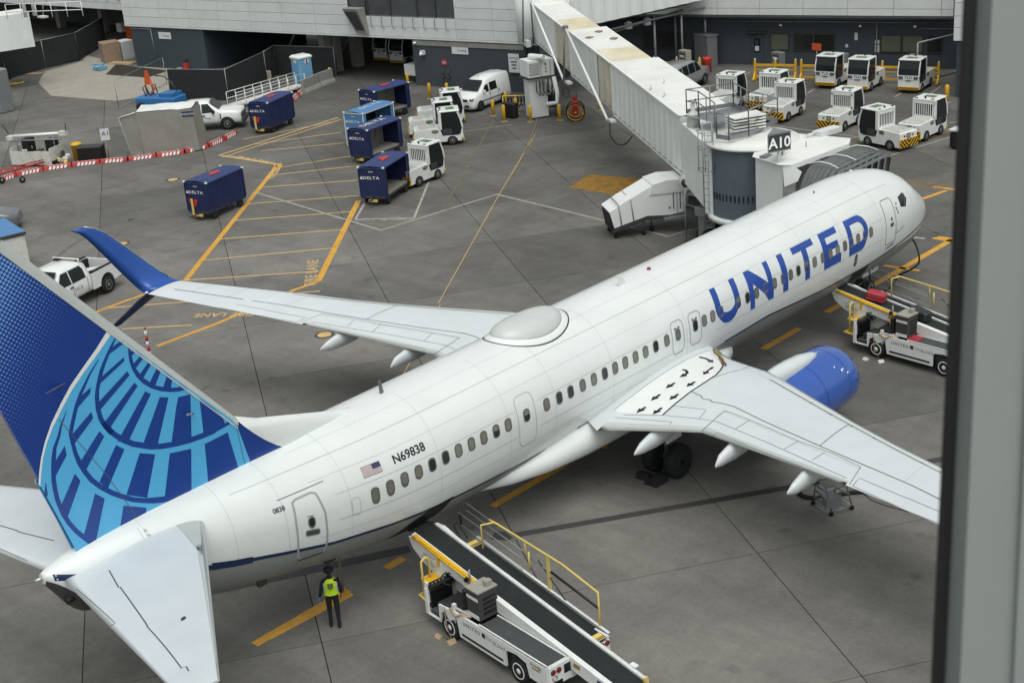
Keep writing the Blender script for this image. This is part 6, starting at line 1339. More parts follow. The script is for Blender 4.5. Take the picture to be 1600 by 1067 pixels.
# A10 sign
mb=MB(); sa,sb=(-6.33,3.07),(-5.35,2.62); sz0,sz1=6.12,6.88; back=(-5.25,3.5)
mb.add([(sa[0],sa[1],sz0),(sb[0],sb[1],sz0),(back[0],back[1],sz0),(sa[0],sa[1],sz1),(sb[0],sb[1],sz1),(back[0],back[1],sz1)],[(0,1,4,3),(1,2,5,4),(2,0,3,5),(3,4,5),(2,1,0)],'galv_steel')
mb.cyl((-5.75,2.95,5.6),(-5.75,2.95,6.15),.045,'facade_panel',8); sg=jb(mb,'gate_sign')
ux=Vector((sb[0]-sa[0],sb[1]-sa[1],0)).normalized(); nx=ux.cross(Vector((0,0,1))); 
if nx.y>0: nx=-nx
mb=MB(); o=[Vector((sa[0],sa[1],0))+nx*.006+ux*.05, Vector((sb[0],sb[1],0))+nx*.006-ux*.05]; mb.add([(o[0].x,o[0].y,sz0+.06),(o[1].x,o[1].y,sz0+.06),(o[1].x,o[1].y,sz1-.06),(o[0].x,o[0].y,sz1-.06)],[(0,1,2,3)],'sign_dark'); m_=(o[0]+o[1])/2+nx*.008; text_on(mb,'A10',frame((m_.x,m_.y,(sz0+sz1)/2),ux,(0,0,1)),.44,'lamp_white',.02,1.0); mb.build('lettering',None,sg)
mb=MB(); mb.lathe([(.02,-.02),(.42,-.08),(.42,.08),(.02,.02)],(-4.85,3.35,6.25),'y','clean_white',16); mb.cyl((-4.85,3.35,5.7),(-4.85,3.35,6.0),.04,'galv_steel',6); jb(mb,'floodlight')
# service platform with railings on the cab roof
def rail(pts,z0,h,name,toe=True,mid=True,closed=False):
    mb=MB(); P=[Vector((p[0],p[1],0)) for p in pts]
    for a,b in zip(P,P[1:]):
        for zz in ([h,h*.52] if mid else [h]): mb.cyl((a.x,a.y,z0+zz),(b.x,b.y,z0+zz),.028,'galv_steel',6)
        if toe: d=(b-a); mb.box(((a.x+b.x)/2,(a.y+b.y)/2,z0+.1),(d.length,.02,.2),'galv_steel',rz=math.atan2(d.y,d.x))
        k=max(1,round(d.length/1.2)) if (d:=(b-a)) else 1
        for i in range(k+1): q=a+(b-a)*i/k; mb.cyl((q.x,q.y,z0),(q.x,q.y,z0+h),.028,'galv_steel',6)
    return jb(mb,name)
mb=MB(); PL=[(-1.292,10.041,5.950),(0.369,9.313,5.950),(-0.590,7.834,5.950),(-2.119,7.803,5.950),(-2.757,8.100,5.950)]
mb.add([(p[0],p[1],5.95) for p in PL],[tuple(range(5))],'galv_steel'); PL2=[(-4.499,6.840,5.950),(-3.740,5.711,5.950),(-1.374,5.857,5.950),(-0.590,7.834,5.950),(-2.757,8.100,5.950)]
mb=MB(); mb.add([(p[0],p[1],5.93) for p in ((-1.885,10.390,5.930),(0.545,9.435,5.930),(-0.543,7.934,5.930),(-2.317,8.444,5.930))],[(0,1,2,3)],'galv_steel'); jb(mb,'platform_deck')
rail([(-1.516,10.553,5.950),(0.474,9.385,5.950),(-0.690,7.766,5.950),(-1.266,5.895,5.950),(-3.740,5.711,5.950),(-4.715,6.040,5.950),(-4.666,6.690,5.950)],5.95,1.1,'platform_railing')
rail([(-1.516,10.553,5.950),(-1.594,9.824,5.950),(-3.147,7.859,5.950),(-4.666,6.690,5.950)],5.95,1.1,'platform_railing',False)
mb=MB(); c=(-3.045,6.341,6.000)
for k in range(5): mb.bevbox((c[0],c[1],6.12+.13*k),(1.5,.9,.06),.01,'bridge_roof' if k<4 else 'bridge_roof',rz=-.5)
mb.bevbox((c[0],c[1],6.3),(1.3,.7,.5),.02,'dark_metal',rz=-.5); jb(mb,'air_conditioner')
mb=MB(); c=(-1.429,10.263,5.900); mb.lathe([(.30,0),(.30,.5),(.22,.7),(.1,.8),(.12,1.1),(.02,1.2)],(c[0],c[1],5.3),'z','dirty_white',12); mb.tube([(c[0],c[1],6.4),(c[0]-.2,c[1]-.3,6.7),(c[0]-.3,c[1]-.5,6.2),(c[0]-.3,c[1]-.6,5.0),(c[0]-.4,c[1]-.7,3.2)],.025,'dark_metal',5); mb.tube([(c[0]-.1,c[1]-.2,5.3),(c[0]-.15,c[1]-.5,4.4),(c[0]-.2,c[1]-.5,3.0)],.03,'dark_metal',5); jb(mb,'cable_drum')
# caged ladder
mb=MB(); la=(-5.307,7.063,2.900); l0=Vector((-4.851,7.299,5.400)[:2]); l1=Vector((-4.675,6.930,5.400)[:2]); 
for p in (l0,l1): mb.cyl((p.x,p.y,1.9),(p.x,p.y,6.6),.03,'galv_steel',6)
for k in range(15): z=2.0+k*.29; mb.cyl((l0.x,l0.y,z),(l1.x,l1.y,z),.016,'galv_steel',5)
mid=(l0+l1)/2; dn=(l1-l0).normalized(); on_=Vector((dn.y,-dn.x)); 
if on_.dot(Vector((-1,-.6)))<0: on_=-on_
for z in (4.65,5.6,6.3):
    mb.tube([(l0.x,l0.y,z)]+[(mid.x+dn.x*.42*math.cos(t)+on_.x*.62*math.sin(t),mid.y+dn.y*.42*math.cos(t)+on_.y*.62*math.sin(t),z) for t in [PI-PI*i/8 for i in range(9)]]+[(l1.x,l1.y,z)],.022,'galv_steel',5)
for t in (.7,1.57,2.4): x,y=mid.x+dn.x*.42*math.cos(t)+on_.x*.62*math.sin(t),mid.y+dn.y*.42*math.cos(t)+on_.y*.62*math.sin(t); mb.cyl((x,y,4.65),(x,y,6.5),.018,'galv_steel',5)
jb(mb,'ladder')
mb=MB(); w=.9; mb.add([(l0.x+.25,l0.y+.2,2.55),(l1.x+.3,l1.y+.1,2.55),(l1.x+.3,l1.y+.1,5.6),(l0.x+.25,l0.y+.2,5.6)],[(0,1,2,3)],'bridge_white'); jb(mb,'service_wall')
# drive column with bogie, landing and stairs below the cab
mb=MB(); c=(-2.2,9.2); mb.bevbox((c[0],c[1],.9),(.5,.5,1.8),.04,'galv_steel'); mb.bevbox((-.3,8.7,.9),(.5,.5,1.8),.04,'galv_steel'); mb.bevbox((-1.3,9.0,1.9),(3.2,.6,.4),.04,'galv_steel')
b0=(0.733,11.308); mb.bevbox((b0[0],b0[1],.55),(.4,.4,1.1),.03,'column_paint'); jb(mb,'drive_column')
mb=MB()
for x,y in ((-2.3,8.9),(-.6,9.4),(-1.8,9.5)): mb.lathe([(.15,-.18),(.45,-.2),(.5,0),(.45,.2),(.15,.18)],(x,y,.5),'y','black_rubber',18)
jb(mb,'bogie_wheel')
mb=MB(); c=(0.399,9.518,0.300); mb.box((c[0]+.3,c[1]+.4,.35),(2.6,1.0,.5),'orange',rz=.3); mb.box((c[0]-.5,c[1]+.6,.25),(1.6,.9,.3),'plywood',rz=.3); jb(mb,'motor_guard')
mb=MB(); la=[(-2.359,10.197,1.400),(-2.457,8.737,1.400),(0.359,10.697,1.400),(0.461,12.113,1.400)]; mb.add([(p[0],p[1],1.4) for p in la]+[(p[0],p[1],1.3) for p in la],[(0,1,2,3),(7,6,5,4)]+[(i,(i+1)%4,4+(i+1)%4,4+i) for i in range(4)],'rubber_grey')
for a,b in zip(la,la[1:]):
    for zz in (.55,1.05): mb.cyl((a[0],a[1],1.4+zz),(b[0],b[1],1.4+zz),.025,'galv_steel',6)
for a in la: mb.cyl((a[0],a[1],.0 if a is la[0] else 1.3),(a[0],a[1],2.45),.028,'galv_steel',6)
jb(mb,'landing')
mb=MB(); c=(-1.288,10.927,2.700); mb.lathe([(.12,-.06),(.36,-.1),(.4,0),(.36,.1),(.12,.06)],(c[0],c[1],2.6),'x','dirty_white',20); mb.lathe([(.02,-.08),(.2,-.08),(.2,.08),(.02,.08)],(c[0],c[1],2.6),'x','dark_metal',14); mb.cyl((c[0],c[1],1.2),(c[0],c[1],2.4),.12,'galv_steel',8)
mb.tube([(c[0],c[1],2.3),(c[0]+.5,c[1]-.4,2.0),(c[0]+.8,c[1]-.9,2.4),(c[0]+1.0,c[1]-1.1,1.8),(c[0]+.3,c[1]-.6,1.6)],.04,'dark_metal',6); mb.box((c[0]+.9,c[1]-.7,3.5),(.25,.5,.5),'galv_steel'); jb(mb,'hose_reel')
# covered boarding steps module (white hooded unit on wheels)
U_=thing('ground_unit','white hooded equipment unit sloping down to its dark wheeled frame, below the jet bridge cab','equipment',(-1.2,13.0,0),0)
a=Vector((-3.270,13.618,0.550)[:2]); b=Vector((-1.217,12.142,0.800)[:2]); d=(b-a).normalized(); nn=Vector((-d.y,d.x)); 
if nn.y<0: nn=-nn
def up(u,n,z): v=a+d*u+nn*n; return (v.x,v.y,z)
LL=(b-a).length; 
mb=MB(); pr=[(-.05,.55),(-.25,1.35),(LL*.2,1.75),(LL*.72,2.35),(LL,2.5),(LL+1.0,2.45),(LL+1.05,.95),(LL+.1,.85),(LL*.62,.95)]
m_=len(pr); mb.add([up(u,0,z) for u,z in pr]+[up(u,1.55,z) for u,z in pr],[tuple(range(m_)),tuple(range(2*m_-1,m_-1,-1))]+[(i,(i+1)%m_,m_+(i+1)%m_,m_+i) for i in range(m_)],'clean_white')
o=mb.build('hood',None,U_); o.location=-U_.location
mb=MB(); q=[(LL*.68,1.95),(LL*.74,2.42),(LL,2.56),(LL+.95,2.50),(LL+1.1,2.3),(LL+1.1,1.9)]
m_=len(q); mb.add([up(u,-.05,z) for u,z in q]+[up(u,1.6,z) for u,z in q],[(i,(i+1)%m_,m_+(i+1)%m_,m_+i) for i in range(m_-1)]+[tuple(range(m_)),tuple(range(2*m_-1,m_-1,-1))],'white_paint'); o=mb.build('cover_cap',None,U_); o.location=-U_.location
mb=MB(); 
for u in (.12*LL,.36*LL): mb.tube([up(u,-.015,.62+.1*u),up(u-.12,-.015,1.62+.25*u),up(u-.12,1.56,1.64+.25*u)],.03,'galv_steel',5)
for u in (LL+.35,LL+.68): mb.box(up(u,-.012,1.55),(.03,.03,.9),'dark_metal')
mb.add([up(LL+.15+.05*math.cos(t),-.012,1.2+.05*math.sin(t)) for t in [k*PI/4 for k in range(8)]],[tuple(range(8))],'black')
mb.cyl(up(LL+.52,-.012,.95),up(LL+.52,-.012,2.5),.012,'dark_metal',4); o=mb.build('strap',None,U_); o.location=-U_.location
mb=MB(); mb.add([up(-.1,-.05,.35),up(LL*.6,-.05,.75),up(LL+.1,-.05,.7),up(LL+.1,-.05,.85),up(LL*.62,-.05,.95),up(-.1,-.05,.55)]+[up(-.1,1.6,.35),up(LL*.6,1.6,.75),up(LL+.1,1.6,.7),up(LL+.1,1.6,.85),up(LL*.62,1.6,.95),up(-.1,1.6,.55)],[tuple(range(6)),tuple(range(11,5,-1))]+[(i,(i+1)%6,6+(i+1)%6,6+i) for i in range(6)],'dark_metal')
mb.add([up(-.27,.1,1.3),up(-.27,1.45,1.3),up(-.12,1.45,.4),up(-.12,.1,.4)],[(0,1,2,3)],'black'); 
for u,n in ((.05,.2),(.05,1.35),(LL*.55,.1),(LL*.75,.5)): mb.cyl(up(u,n,.1),up(u,n,.7),.035,'dark_metal',6)
mb.box(up(LL+.4,-.15,.72),(1.2,.3,.12),'galv_steel',rz=math.atan2(d.y,d.x)); o=mb.build('under_frame',None,U_); o.location=-U_.location
for u,n in ((.05,.2),(.05,1.35),(LL*.55,.1),(LL*.75,.5)):
    mb=MB(); c=up(u,n,.13); mb.lathe([(.03,-.04),(.12,-.045),(.12,.045),(.03,.04)],c,'x','black_rubber',12); o=mb.build('castor',None,U_); o.location=-U_.location
# air conditioning unit on its post at the bridge root, cabinet and hoses
t=thing('air_conditioning_unit','white louvred air conditioning unit hung under the terminal end of the jet bridge','air conditioner',(16.2,36.2,0))
c=(13.053,32.480,3.300); ang=along((A_.x,A_.y),(B_.x,B_.y))
mb=MB(); ca=Vector((13.843,35.044,2.700)[:2]); cb_=Vector((13.299,33.837,2.700)[:2]); cc2=Vector((14.835,33.023,2.700)[:2]); dx=(cc2-cb_).normalized(); ln=(cc2-cb_).length; wd=(ca-cb_).length; dw=(ca-cb_).normalized(); 
def hp(u,n,z): v=cb_+dx*u+dw*n; return (v.x,v.y,z)
mb.add([hp(0,0,2.7),hp(ln,0,2.7),hp(ln,wd,2.7),hp(0,wd,2.7),hp(0,0,3.75),hp(ln,0,3.75),hp(ln,wd,3.75),hp(0,wd,3.75)],[(0,1,5,4),(1,2,6,5),(2,3,7,6),(3,0,4,7),(4,5,6,7),(3,2,1,0)],'bridge_white'); o=mb.build('housing',None,t); o.location=-t.location
mb=MB(); fn=Vector((dx.y,-dx.x)); 
if fn.x>0: fn=-fn
for k in range(9): z=2.85+k*.09; mb.box(((cb_+dx*ln*.24+fn*.012).x,(cb_+dx*ln*.24+fn*.012).y,z),(ln*.42,.02,.03),'galv_steel',rz=math.atan2(dx.y,dx.x))
for u in (.5,.86): mb.box(((cb_+dx*ln*u+fn*.01).x,(cb_+dx*ln*u+fn*.01).y,3.2),(.03,.02,.95),'galv_steel')
for z in (3.0,3.2,3.4,3.5): mb.box(((cb_+dx*ln*.68+fn*.012).x,(cb_+dx*ln*.68+fn*.012).y,z),(.1,.02,.06),'decal_dark',rz=math.atan2(dx.y,dx.x))
o=mb.build('louvre',None,t); o.location=-t.location
mb=MB(); mb.add([hp(-.1,-.05,2.6),hp(ln+.1,-.05,2.6),hp(ln+.1,wd,2.6),hp(-.1,wd,2.6),hp(-.1,-.05,2.7),hp(ln+.1,-.05,2.7),hp(ln+.1,wd,2.7),hp(-.1,wd,2.7)],[(0,1,5,4),(3,0,4,7),(3,2,1,0),(1,2,6,5)],'dark_metal'); q=hp(ln*.4,wd*.5,0); mb.box((q[0],q[1],1.35),(1.2,1.0,2.5),'facade_panel',rz=math.atan2(dx.y,dx.x)); q=hp(ln*.4,.2,3.95); mb.lathe([(.16,-.6),(.18,-.5),(.18,.5),(.16,.6)],q,'y','clean_white',12); o=mb.build('support_post',None,t); o.location=-t.location
mb=MB(); q=hp(ln*.95,-.1,2.5); mb.tube([(q[0],q[1],2.6),(q[0]-.1,q[1]-.3,1.6),(q[0]-.15,q[1]-.3,1.0),(q[0]-.5,q[1]+.3,.9)],.14,'bridge_white',10)
for k in range(5): q=hp(ln*(.25+.13*k),-.12,0); mb.tube([(q[0],q[1],2.5),(q[0],q[1],1.8-.1*(k%2)),(q[0]+.15,q[1]-.15,1.5),(q[0]+.2,q[1]-.2,2.4)],.05,'rubber_grey' if k<3 else 'galv_steel',6)
o=mb.build('duct_hose',None,t); o.location=-t.location
t=thing('hose_cabinet','brown metal hose cabinet with hanging lines between the yellow bollards under the bridge','cabinet',(14.788,34.103)+(0,),R(-62))
mb=MB(); mb.bevbox((0,0,1.1),(1.9,.6,1.1),.03,'rubber_grey'); mb.box((0,-.31,1.1),(1.5,.02,.9),'black'); 
for x in (-.85,.85):
    for y in (-.25,.25): mb.cyl((x,y,0),(x,y,1.7),.04,'galv_steel',6)
mb.box((0,0,1.7),(2.0,.7,.08),'column_paint'); mb.box((.2,-.33,1.45),(.6,.02,.1),'clean_white'); mb.build('cabinet_body',None,t)
mb=MB(); mb.box((1.05,-.1,1.1),(.25,.4,1.9),'galv_steel'); mb.box((1.05,-.31,1.2),(.15,.02,.3),'clean_white'); mb.build('control_post',None,t)
t=thing('hose_rack','dark heap of hoses hung on a yellow railed rack beside the bollards','hose rack',(14.563,36.374)+(0,),R(-60))
mb=MB()
for z in (.6,1.1): mb.cyl((-.8,0,z),(.8,0,z),.04,'pale_yellow',6)
for x in (-.8,0,.8): mb.cyl((x,0,0),(x,0,1.15),.04,'pale_yellow',6)
mb.build('rack_frame',None,t)
mb=MB(); rr=random.Random(2)
for k in range(7): x=-.7+.22*k; mb.tube([(x,-.05,1.1),(x+.05,-.2,.6),(x+.1,-.15,.25+.1*(k%3)),(x+.25,.1,.7),(x+.2,.05,1.1)],.04,'black_rubber',6)
mb.build('hose',None,t)
# long tan hose across the ground
mb=MB(); P=[(17.862,37.043),(13.933,33.899),(11.895,32.303),(8.665,29.939),(5.669,27.793),(2.831,25.941)]; mb.tube([(P[0][0],P[0][1],1.2)]+[(x,y,.03) for x,y in P[1:]],.03,'hose_tan',6); tag(mb.build('ground_hose'),'thin tan hose trailing from the hose cabinet towards the aircraft stand','hose')
# wheeled extinguisher
t=thing('wheeled_extinguisher','red extinguisher cart between two tall spoked yellow wheels near the bridge leg','extinguisher',(14.570,31.204)+(0,),R(-50))
mb=MB(); mb.lathe([(.02,-.55),(.18,-.5),(.2,0),(.18,.5),(.02,.55)],(0,0,.85),'z','red',14); mb.box((0,0,1.45),(.3,.5,.08),'red'); mb.build('cylinder',None,t)
for y in (-.42,.42):
    mb=MB(); mb.tube([(.56*math.cos(a),y,.58+.56*math.sin(a)) for a in [2*PI*i/24 for i in range(25)]],.045,'black_rubber',6); 
    mb.tube([(.50*math.cos(a),y,.58+.50*math.sin(a)) for a in [2*PI*i/24 for i in range(25)]],.03,'yellow',6)
    for i in range(12): a=2*PI*i/12; mb.cyl((0,y,.58),(.5*math.cos(a),y,.58+.5*math.sin(a)),.012,'red',4)
    mb.cyl((0,y-.05,.58),(0,y+.05,.58),.07,'yellow',8); mb.build('wheel',None,t)
mb=MB(); mb.tube([(.1,-.2,1.4),(.15,-.2,1.75),(.15,.2,1.75),(.1,.2,1.4)],.02,'dark_metal',6); mb.build('handle',None,t)
mb=MB(); mb.bevbox((0,0,.5),(.5,1.1,.95),.08,'black'); o=mb.build('waste_bin'); o.location=(13.327,35.695)+(0,); tag(o,'black bin by the hoses left of the yellow bollards','bin')
t=thing('wall_sign_board','white notice board with black printing on the dark wall by the jet bridge root','sign',onT(39.6,.05,0)); mb=MB(); wbox(mb,Vector((0,0)),TU,TN,-.45,.45,0,.04,1.4,2.7,'facade_panel'); mb.build('board',None,t); mb=MB(); T=frame((TN.x*.045,TN.y*.045,2.4),(TU.x,TU.y,0),(0,0,1)); text_on(mb,'NOTICE',T,.16,'decal_dark'); 
for k in range(3): mb.box((TN.x*.046,TN.y*.046,2.15-.22*k),(.03,.5-.1*k,.07),'decal_dark',rz=along((0,0),TU)+PI/2)
mb.build('lettering',None,t)
# ================================================================ YELLOW GUARD RACKS with charger boxes
def rack(a,b,lab,h=1.15,m='yellow'):
    L=seglen(a,b); t=thing('guard_rail_rack',lab,'guard rail',(a[0],a[1],0),along(a,b),'yellow guard rails along the recessed wing'); n=max(2,round(L/1.9))
    mb=MB(); mb.box((L/2,0,h-.12),(L,.09,.14),m); mb.box((L/2,0,h-.42),(L,.05,.05),m); mb.box((L/2,.0,.25),(L,.07,.10),m); mb.build('rail',None,t)
    for k in range(n+1):
        x=L*k/n; mb=MB(); mb.box((x,0,h/2+.1),(.14,.14,h+.2),m); mb.box((x,-.25,.12),(.16,.6,.1),m); mb.add([(x-.05,-.5,.1),(x-.05,-.05,.1),(x-.05,-.05,.6),(x+.05,-.5,.1),(x+.05,-.05,.1),(x+.05,-.05,.6)],[(0,1,2),(5,4,3),(0,3,4,1),(1,4,5,2),(2,5,3,0)],m); mb.lathe([(.07,0),(.05,.1),(.01,.13)],(x,0,h+.2),'z','dirty_white',8); mb.build('post',None,t)
    return t
rack(on2(5.0,4.6,0)[:2],on2(7.8,4.5,0)[:2],'yellow guard rail at the left end of the row behind the TLD tugs'); rack(on2(8.2,4.5,0)[:2],on2(17.2,4.3,0)[:2],'long yellow guard rail running behind the three forward facing tugs'); rack(on2(-5.8,4.6,0)[:2],on2(1.0,4.6,0)[:2],'pale yellow guard rail left of the steel cabinet, behind the bridge','1' and 1.15,'pale_yellow')
def charger(u,lab,m='galv_steel'):
    c=on2(u,3.3,0); t=thing('charger_box',lab,'charger',c,R(-14),'charger boxes behind the guard rails'); mb=MB(); mb.bevbox((0,0,1.25),(.5,.85,.85),.03,m); mb.box((0,0,.4),(.35,.6,.85),m); mb.build('housing',None,t); mb=MB(); mb.box((-.26,0,1.3),(.02,.55,.42),'dark_metal'); mb.box((-.275,0,1.28),(.01,.45,.18),'facade_panel'); mb.build('front_panel',None,t)
charger(6.2,'grey charger box leftmost behind the yellow guard rail'); charger(10.6,'grey charger box behind the middle tug'); charger(15.4,'grey charger box behind the rightmost tug, by the wire gate'); charger(-4.6,'grey charger box left of two behind the pale guard rail, by the bridge','column_paint'); charger(-.6,'grey charger box beside the red bin and the steel cabinet','column_paint')
mb=MB(); mb.lathe([(.28,0),(.34,.9),(.36,1.0),(.3,1.08),(.02,1.1)],(0,0,0),'z','red',12); o=mb.build('red_bin'); o.location=on2(.75,2.6,0); tag(o,'red lidded bin in front of the grey electrical cabinet','bin')
mb=MB(); mb.cyl((0,0,0),(0,0,1.8),.03,'galv_steel',6); mb.box((-.04,0,2.0),(.03,.7,.45),'orange'); o=mb.build('orange_sign'); o.location=on2(8.8,3.0,0); tag(o,'small orange sign on a post behind the leftmost forward facing tug','sign')
t=thing('wire_gate','tall grey wire gate frame beside the dark pier wall at right','gate',on2(15.8,4.2,0),R(-14))
mb=MB(); 
for p,q in (((0,0,0),(0,0,2.6)),((0,0,2.6),(4.5,0,2.6)),((2.5,-1.2,0),(2.5,-1.2,3.0)),((2.5,-1.2,3.0),(5,-1.2,3.0)),((0,0,.1),(4.5,0,.1))): mb.cyl(p,q,.06,'galv_steel',6)
mb.build('frame',None,t); mb=MB(); mb.box((0,-.15,1.4),(.25,.2,.5),'galv_steel'); mb.build('gate_box',None,t)
# ================================================================ WHEELS, TUGS
def wheel(t,x,y,r,w,m='clean_white',side=1,rimr=.58):
    mb=MB(); mb.lathe([(r*.6,-w/2),(r*.93,-w/2),(r,-w*.3),(r,w*.3),(r*.93,w/2),(r*.6,w/2)],(x,y,r),'y','black_rubber',20); o=mb.build('wheel',None,t)
    mb=MB(); s=side; mb.lathe([(r*rimr,-w*.48*s),(r*rimr,w*.51*s),(r*rimr*.86,w*.53*s),(r*rimr*.78,w*.36*s),(r*.26,w*.40*s),(r*.22,w*.52*s),(.01,w*.53*s)],(x,y,r),'y',m,16)
    if m!='black_rubber':
        for i in range(5): a=2*PI*i/5; mb.cyl((x+r*.38*math.cos(a),y+w*.34*s,r+r*.38*math.sin(a)),(x+r*.38*math.cos(a),y+w*.42*s,r+r*.38*math.sin(a)),r*.08,'dark_metal',6)
    mb.build('rim',None,o); return o
def archline(cx,r,z0,n=8): return [(cx+r*math.cos(PI-PI*i/n),z0+r*math.sin(PI-PI*i/n)) for i in range(n+1)]
def chevron(mb,x,y0,y1,z0,z1,nstr=5,off=.0,fn=None):
    """yellow panel with black slanting bars meeting at the middle; plane x"""
    mb.add([(x,y0,z0),(x,y1,z0),(x,y1,z1),(x,y0,z1)],[(0,1,2,3)],'yellow'); mid=(y0+y1)/2; h=z1-z0; w=(mid-y0)/nstr; s=-1 if x<0 else 1
    def clip(poly,lo,hi):
        for ax,val,keep in ((0,lo,1),(0,hi,-1)):
            out=[]
            for i in range(len(poly)):
                a,b=poly[i],poly[(i+1)%len(poly)]; ia=(a[ax]-val)*keep>=0; ib=(b[ax]-val)*keep>=0
                if ia: out.append(a)
                if ia!=ib: t=(val-a[ax])/(b[ax]-a[ax]); out.append((a[0]+(b[0]-a[0])*t,a[1]+(b[1]-a[1])*t))
            poly=out
            if not poly: break
        return poly
    for k in range(-3,nstr+1):
        for sg in (1,-1):
            a=y0+k*w*1.0 if sg>0 else y1-k*w; q=[(a,z1),(a+sg*w*.55,z1),(a+sg*(w*.55+h*.9),z0),(a+sg*h*.9,z0)]; lo,hi=(y0,mid) if sg>0 else (mid,y1); q=clip(q,lo,hi)
            if len(q)>2: mb.add([(x+s*.004,p[0],p[1]) for p in q],[tuple(range(len(q)))],'black')
def make_tug(lab):
    t=thing('baggage_tug',lab,'baggage tug',(0,0,0),0,'white electric baggage tugs')
    Wd=.68
    # hull: side profile with two wheel arches
    P=[(-1.42,.26),(-1.42,1.0),(-1.36,1.06),(.18,1.08),(.30,.62),(1.30,.60),(1.50,1.12),(1.56,1.06),(1.50,.50),(1.44,.24)]+archline(.88,.33,.26)[::-1]+archline(-.72,.36,.26)[::-1]
    mb=MB(); mb.prism(P,-Wd,Wd,'white_paint'); o=mb.build('body',None,t)
    mb=MB(); mb.bevbox((-.62,0,1.10),(1.25,1.05,.05),.01,'dirty_white'); 
    for k in range(6): mb.box((-.62,-.42+.17*k,1.13),(1.1,.02,.015),'galv_steel')
    mb.build('rear_deck',None,t)
    # cab frame
    mb=MB()
    for s in (-1,1):
        mb.prism([(.16,1.02),(.30,1.02),(.30,2.05),(.16,2.05)],s*Wd-.03,s*Wd+.03,'white_paint'); mb.prism([(1.50,1.06),(1.60,1.08),(1.54,1.55),(1.36,2.02),(1.26,2.02),(1.42,1.55)],s*Wd-.03,s*Wd+.03,'white_paint')
    mb.box((1.55,0,1.02),(.06,1.30,.30),'white_paint'); mb.box((1.53,0,.62),(.05,1.34,.5),'white_paint'); mb.build('cab_frame',None,t)
    mb=MB(); mb.bevbox((.78,0,2.09),(1.32,1.42,.10),.05,'clean_white'); mb.build('roof',None,t)
    mb=MB(); mb.bevbox((.88,0,2.142),(.5,.7,.012),.005,'green_sticker'); 
    for y in (-.5,.5): mb.box((.2,y,2.15),(.1,.16,.05),'black')
    mb.lathe([(.06,0),(.05,.1),(.01,.12)],(.3,0,2.14),'z','black',8); mb.build('roof_fitting',None,t)
    mb=MB(); mb.add([(1.585,-.62,1.16),(1.585,.62,1.16),(1.515,.62,1.55),(1.515,-.62,1.55),(1.345,.60,2.02),(1.345,-.60,2.02)],[(0,1,2,3),(3,2,4,5)],'vehicle_glass'); mb.build('windscreen',None,t)
    for s in (-1,1):
        mb=MB(); y=s*(Wd+.012); mb.add([(.31,y,.70),(1.40,y,.66),(1.52,y,1.10),(1.48,y,1.5),(1.30,y,2.0),(.31,y,2.0)],[tuple(range(6))],'vehicle_glass'); 
        mb.add([(.34,y+s*.004,.72),(.9,y+s*.004,.70),(.9,y+s*.004,1.05),(.34,y+s*.004,1.05)],[(0,1,2,3)],'dark_metal'); mb.build('side_door',None,t)
        mb=MB(); y=s*(Wd+.006); mb.add([(.02+.22*math.cos(a)-.15,y,.93+.12*math.sin(a)) for a in [k*PI/6 for k in range(12)]],[tuple(range(12))],'green_sticker'); mb.build('side_emblem',None,t)
    # rear guard grille of the cab
    mb=MB(); mb.box((.17,0,1.14),(.06,1.36,.12),'white_paint'); mb.box((.17,0,1.95),(.06,1.36,.18),'white_paint'); mb.box((.17,-.63,1.5),(.06,.1,.9),'white_paint'); mb.box((.17,.63,1.5),(.06,.1,.9),'white_paint')
    for k in range(9): mb.box((.17,-.52+.13*k,1.53),(.03,.045,.72),'white_paint')
    mb.build('rear_guard',None,t)
    mb=MB(); mb.box((.24,0,1.52),(.02,1.24,.72),'black'); mb.build('cab_back',None,t)
    mb=MB(); mb.bevbox((.75,.0,.9),(.5,.9,.5),.06,'black'); mb.box((.52,0,1.25),(.12,.9,.5),'black'); mb.cyl((1.15,.25,1.15),(1.22,.25,1.2),.17,'black',12); mb.build('seat',None,t)
    # chevron boards, hitch, lights
    mb=MB(); mb.box((-1.46,0,.47),(.06,1.42,.46),'yellow'); chevron(mb,-1.496,-.70,.70,.25,.70,3); mb.build('rear_bumper',None,t)
    mb=MB(); mb.box((1.58,0,.33),(.07,1.36,.20),'yellow'); chevron(mb,1.62,-.68,.68,.23,.43,5); mb.build('front_bumper',None,t)
    mb=MB(); mb.box((-1.43,0,.86),(.06,.28,.24),'dark_metal'); 
    for z in (.8,.86,.92): mb.box((-1.465,0,z),(.02,.26,.02),'facade_panel')
    for y in (-.32,.32): mb.cyl((-1.40,y,.86),(-1.47,y,.86),.045,'black',8)
    mb.build('rear_hitch',None,t)
    for y in (-.48,.48): mb=MB(); mb.box((1.585,y,1.0),(.03,.26,.17),'decal_dark'); mb.box((1.602,y,1.0),(.01,.12,.1),'chrome'); mb.build('headlight',None,t)
    mb=MB(); text_on(mb,'TLD',frame((1.585,0,1.02),(0,1,0),(0,0,1)),.17,'decal_dark',.02,1.2); mb.box((1.585,0,.82),(.01,.34,.05),'flag_blue'); mb.build('lettering',None,t)
    for x,y,s in ((.88,-.60,-1),(.88,.60,1),(-.72,-.60,-1),(-.72,.60,1)): wheel(t,x,y,.30,.20,'concrete_wall',s,.5)
    return t
def at(p,ang,fwd=0,lat=0): return (p[0]+fwd*math.cos(ang)-lat*math.sin(ang),p[1]+fwd*math.sin(ang)+lat*math.cos(ang),0)
a=R(187.5); TUG=make_tug('white tug facing forward with TLD on its nose, leftmost of the three'); TUG.location=at((28.1,21.4),a,-1.58); TUG.rotation_euler=(0,0,a)
def tug(p,ang,lab): return dup(TUG,p,R(ang),lab)
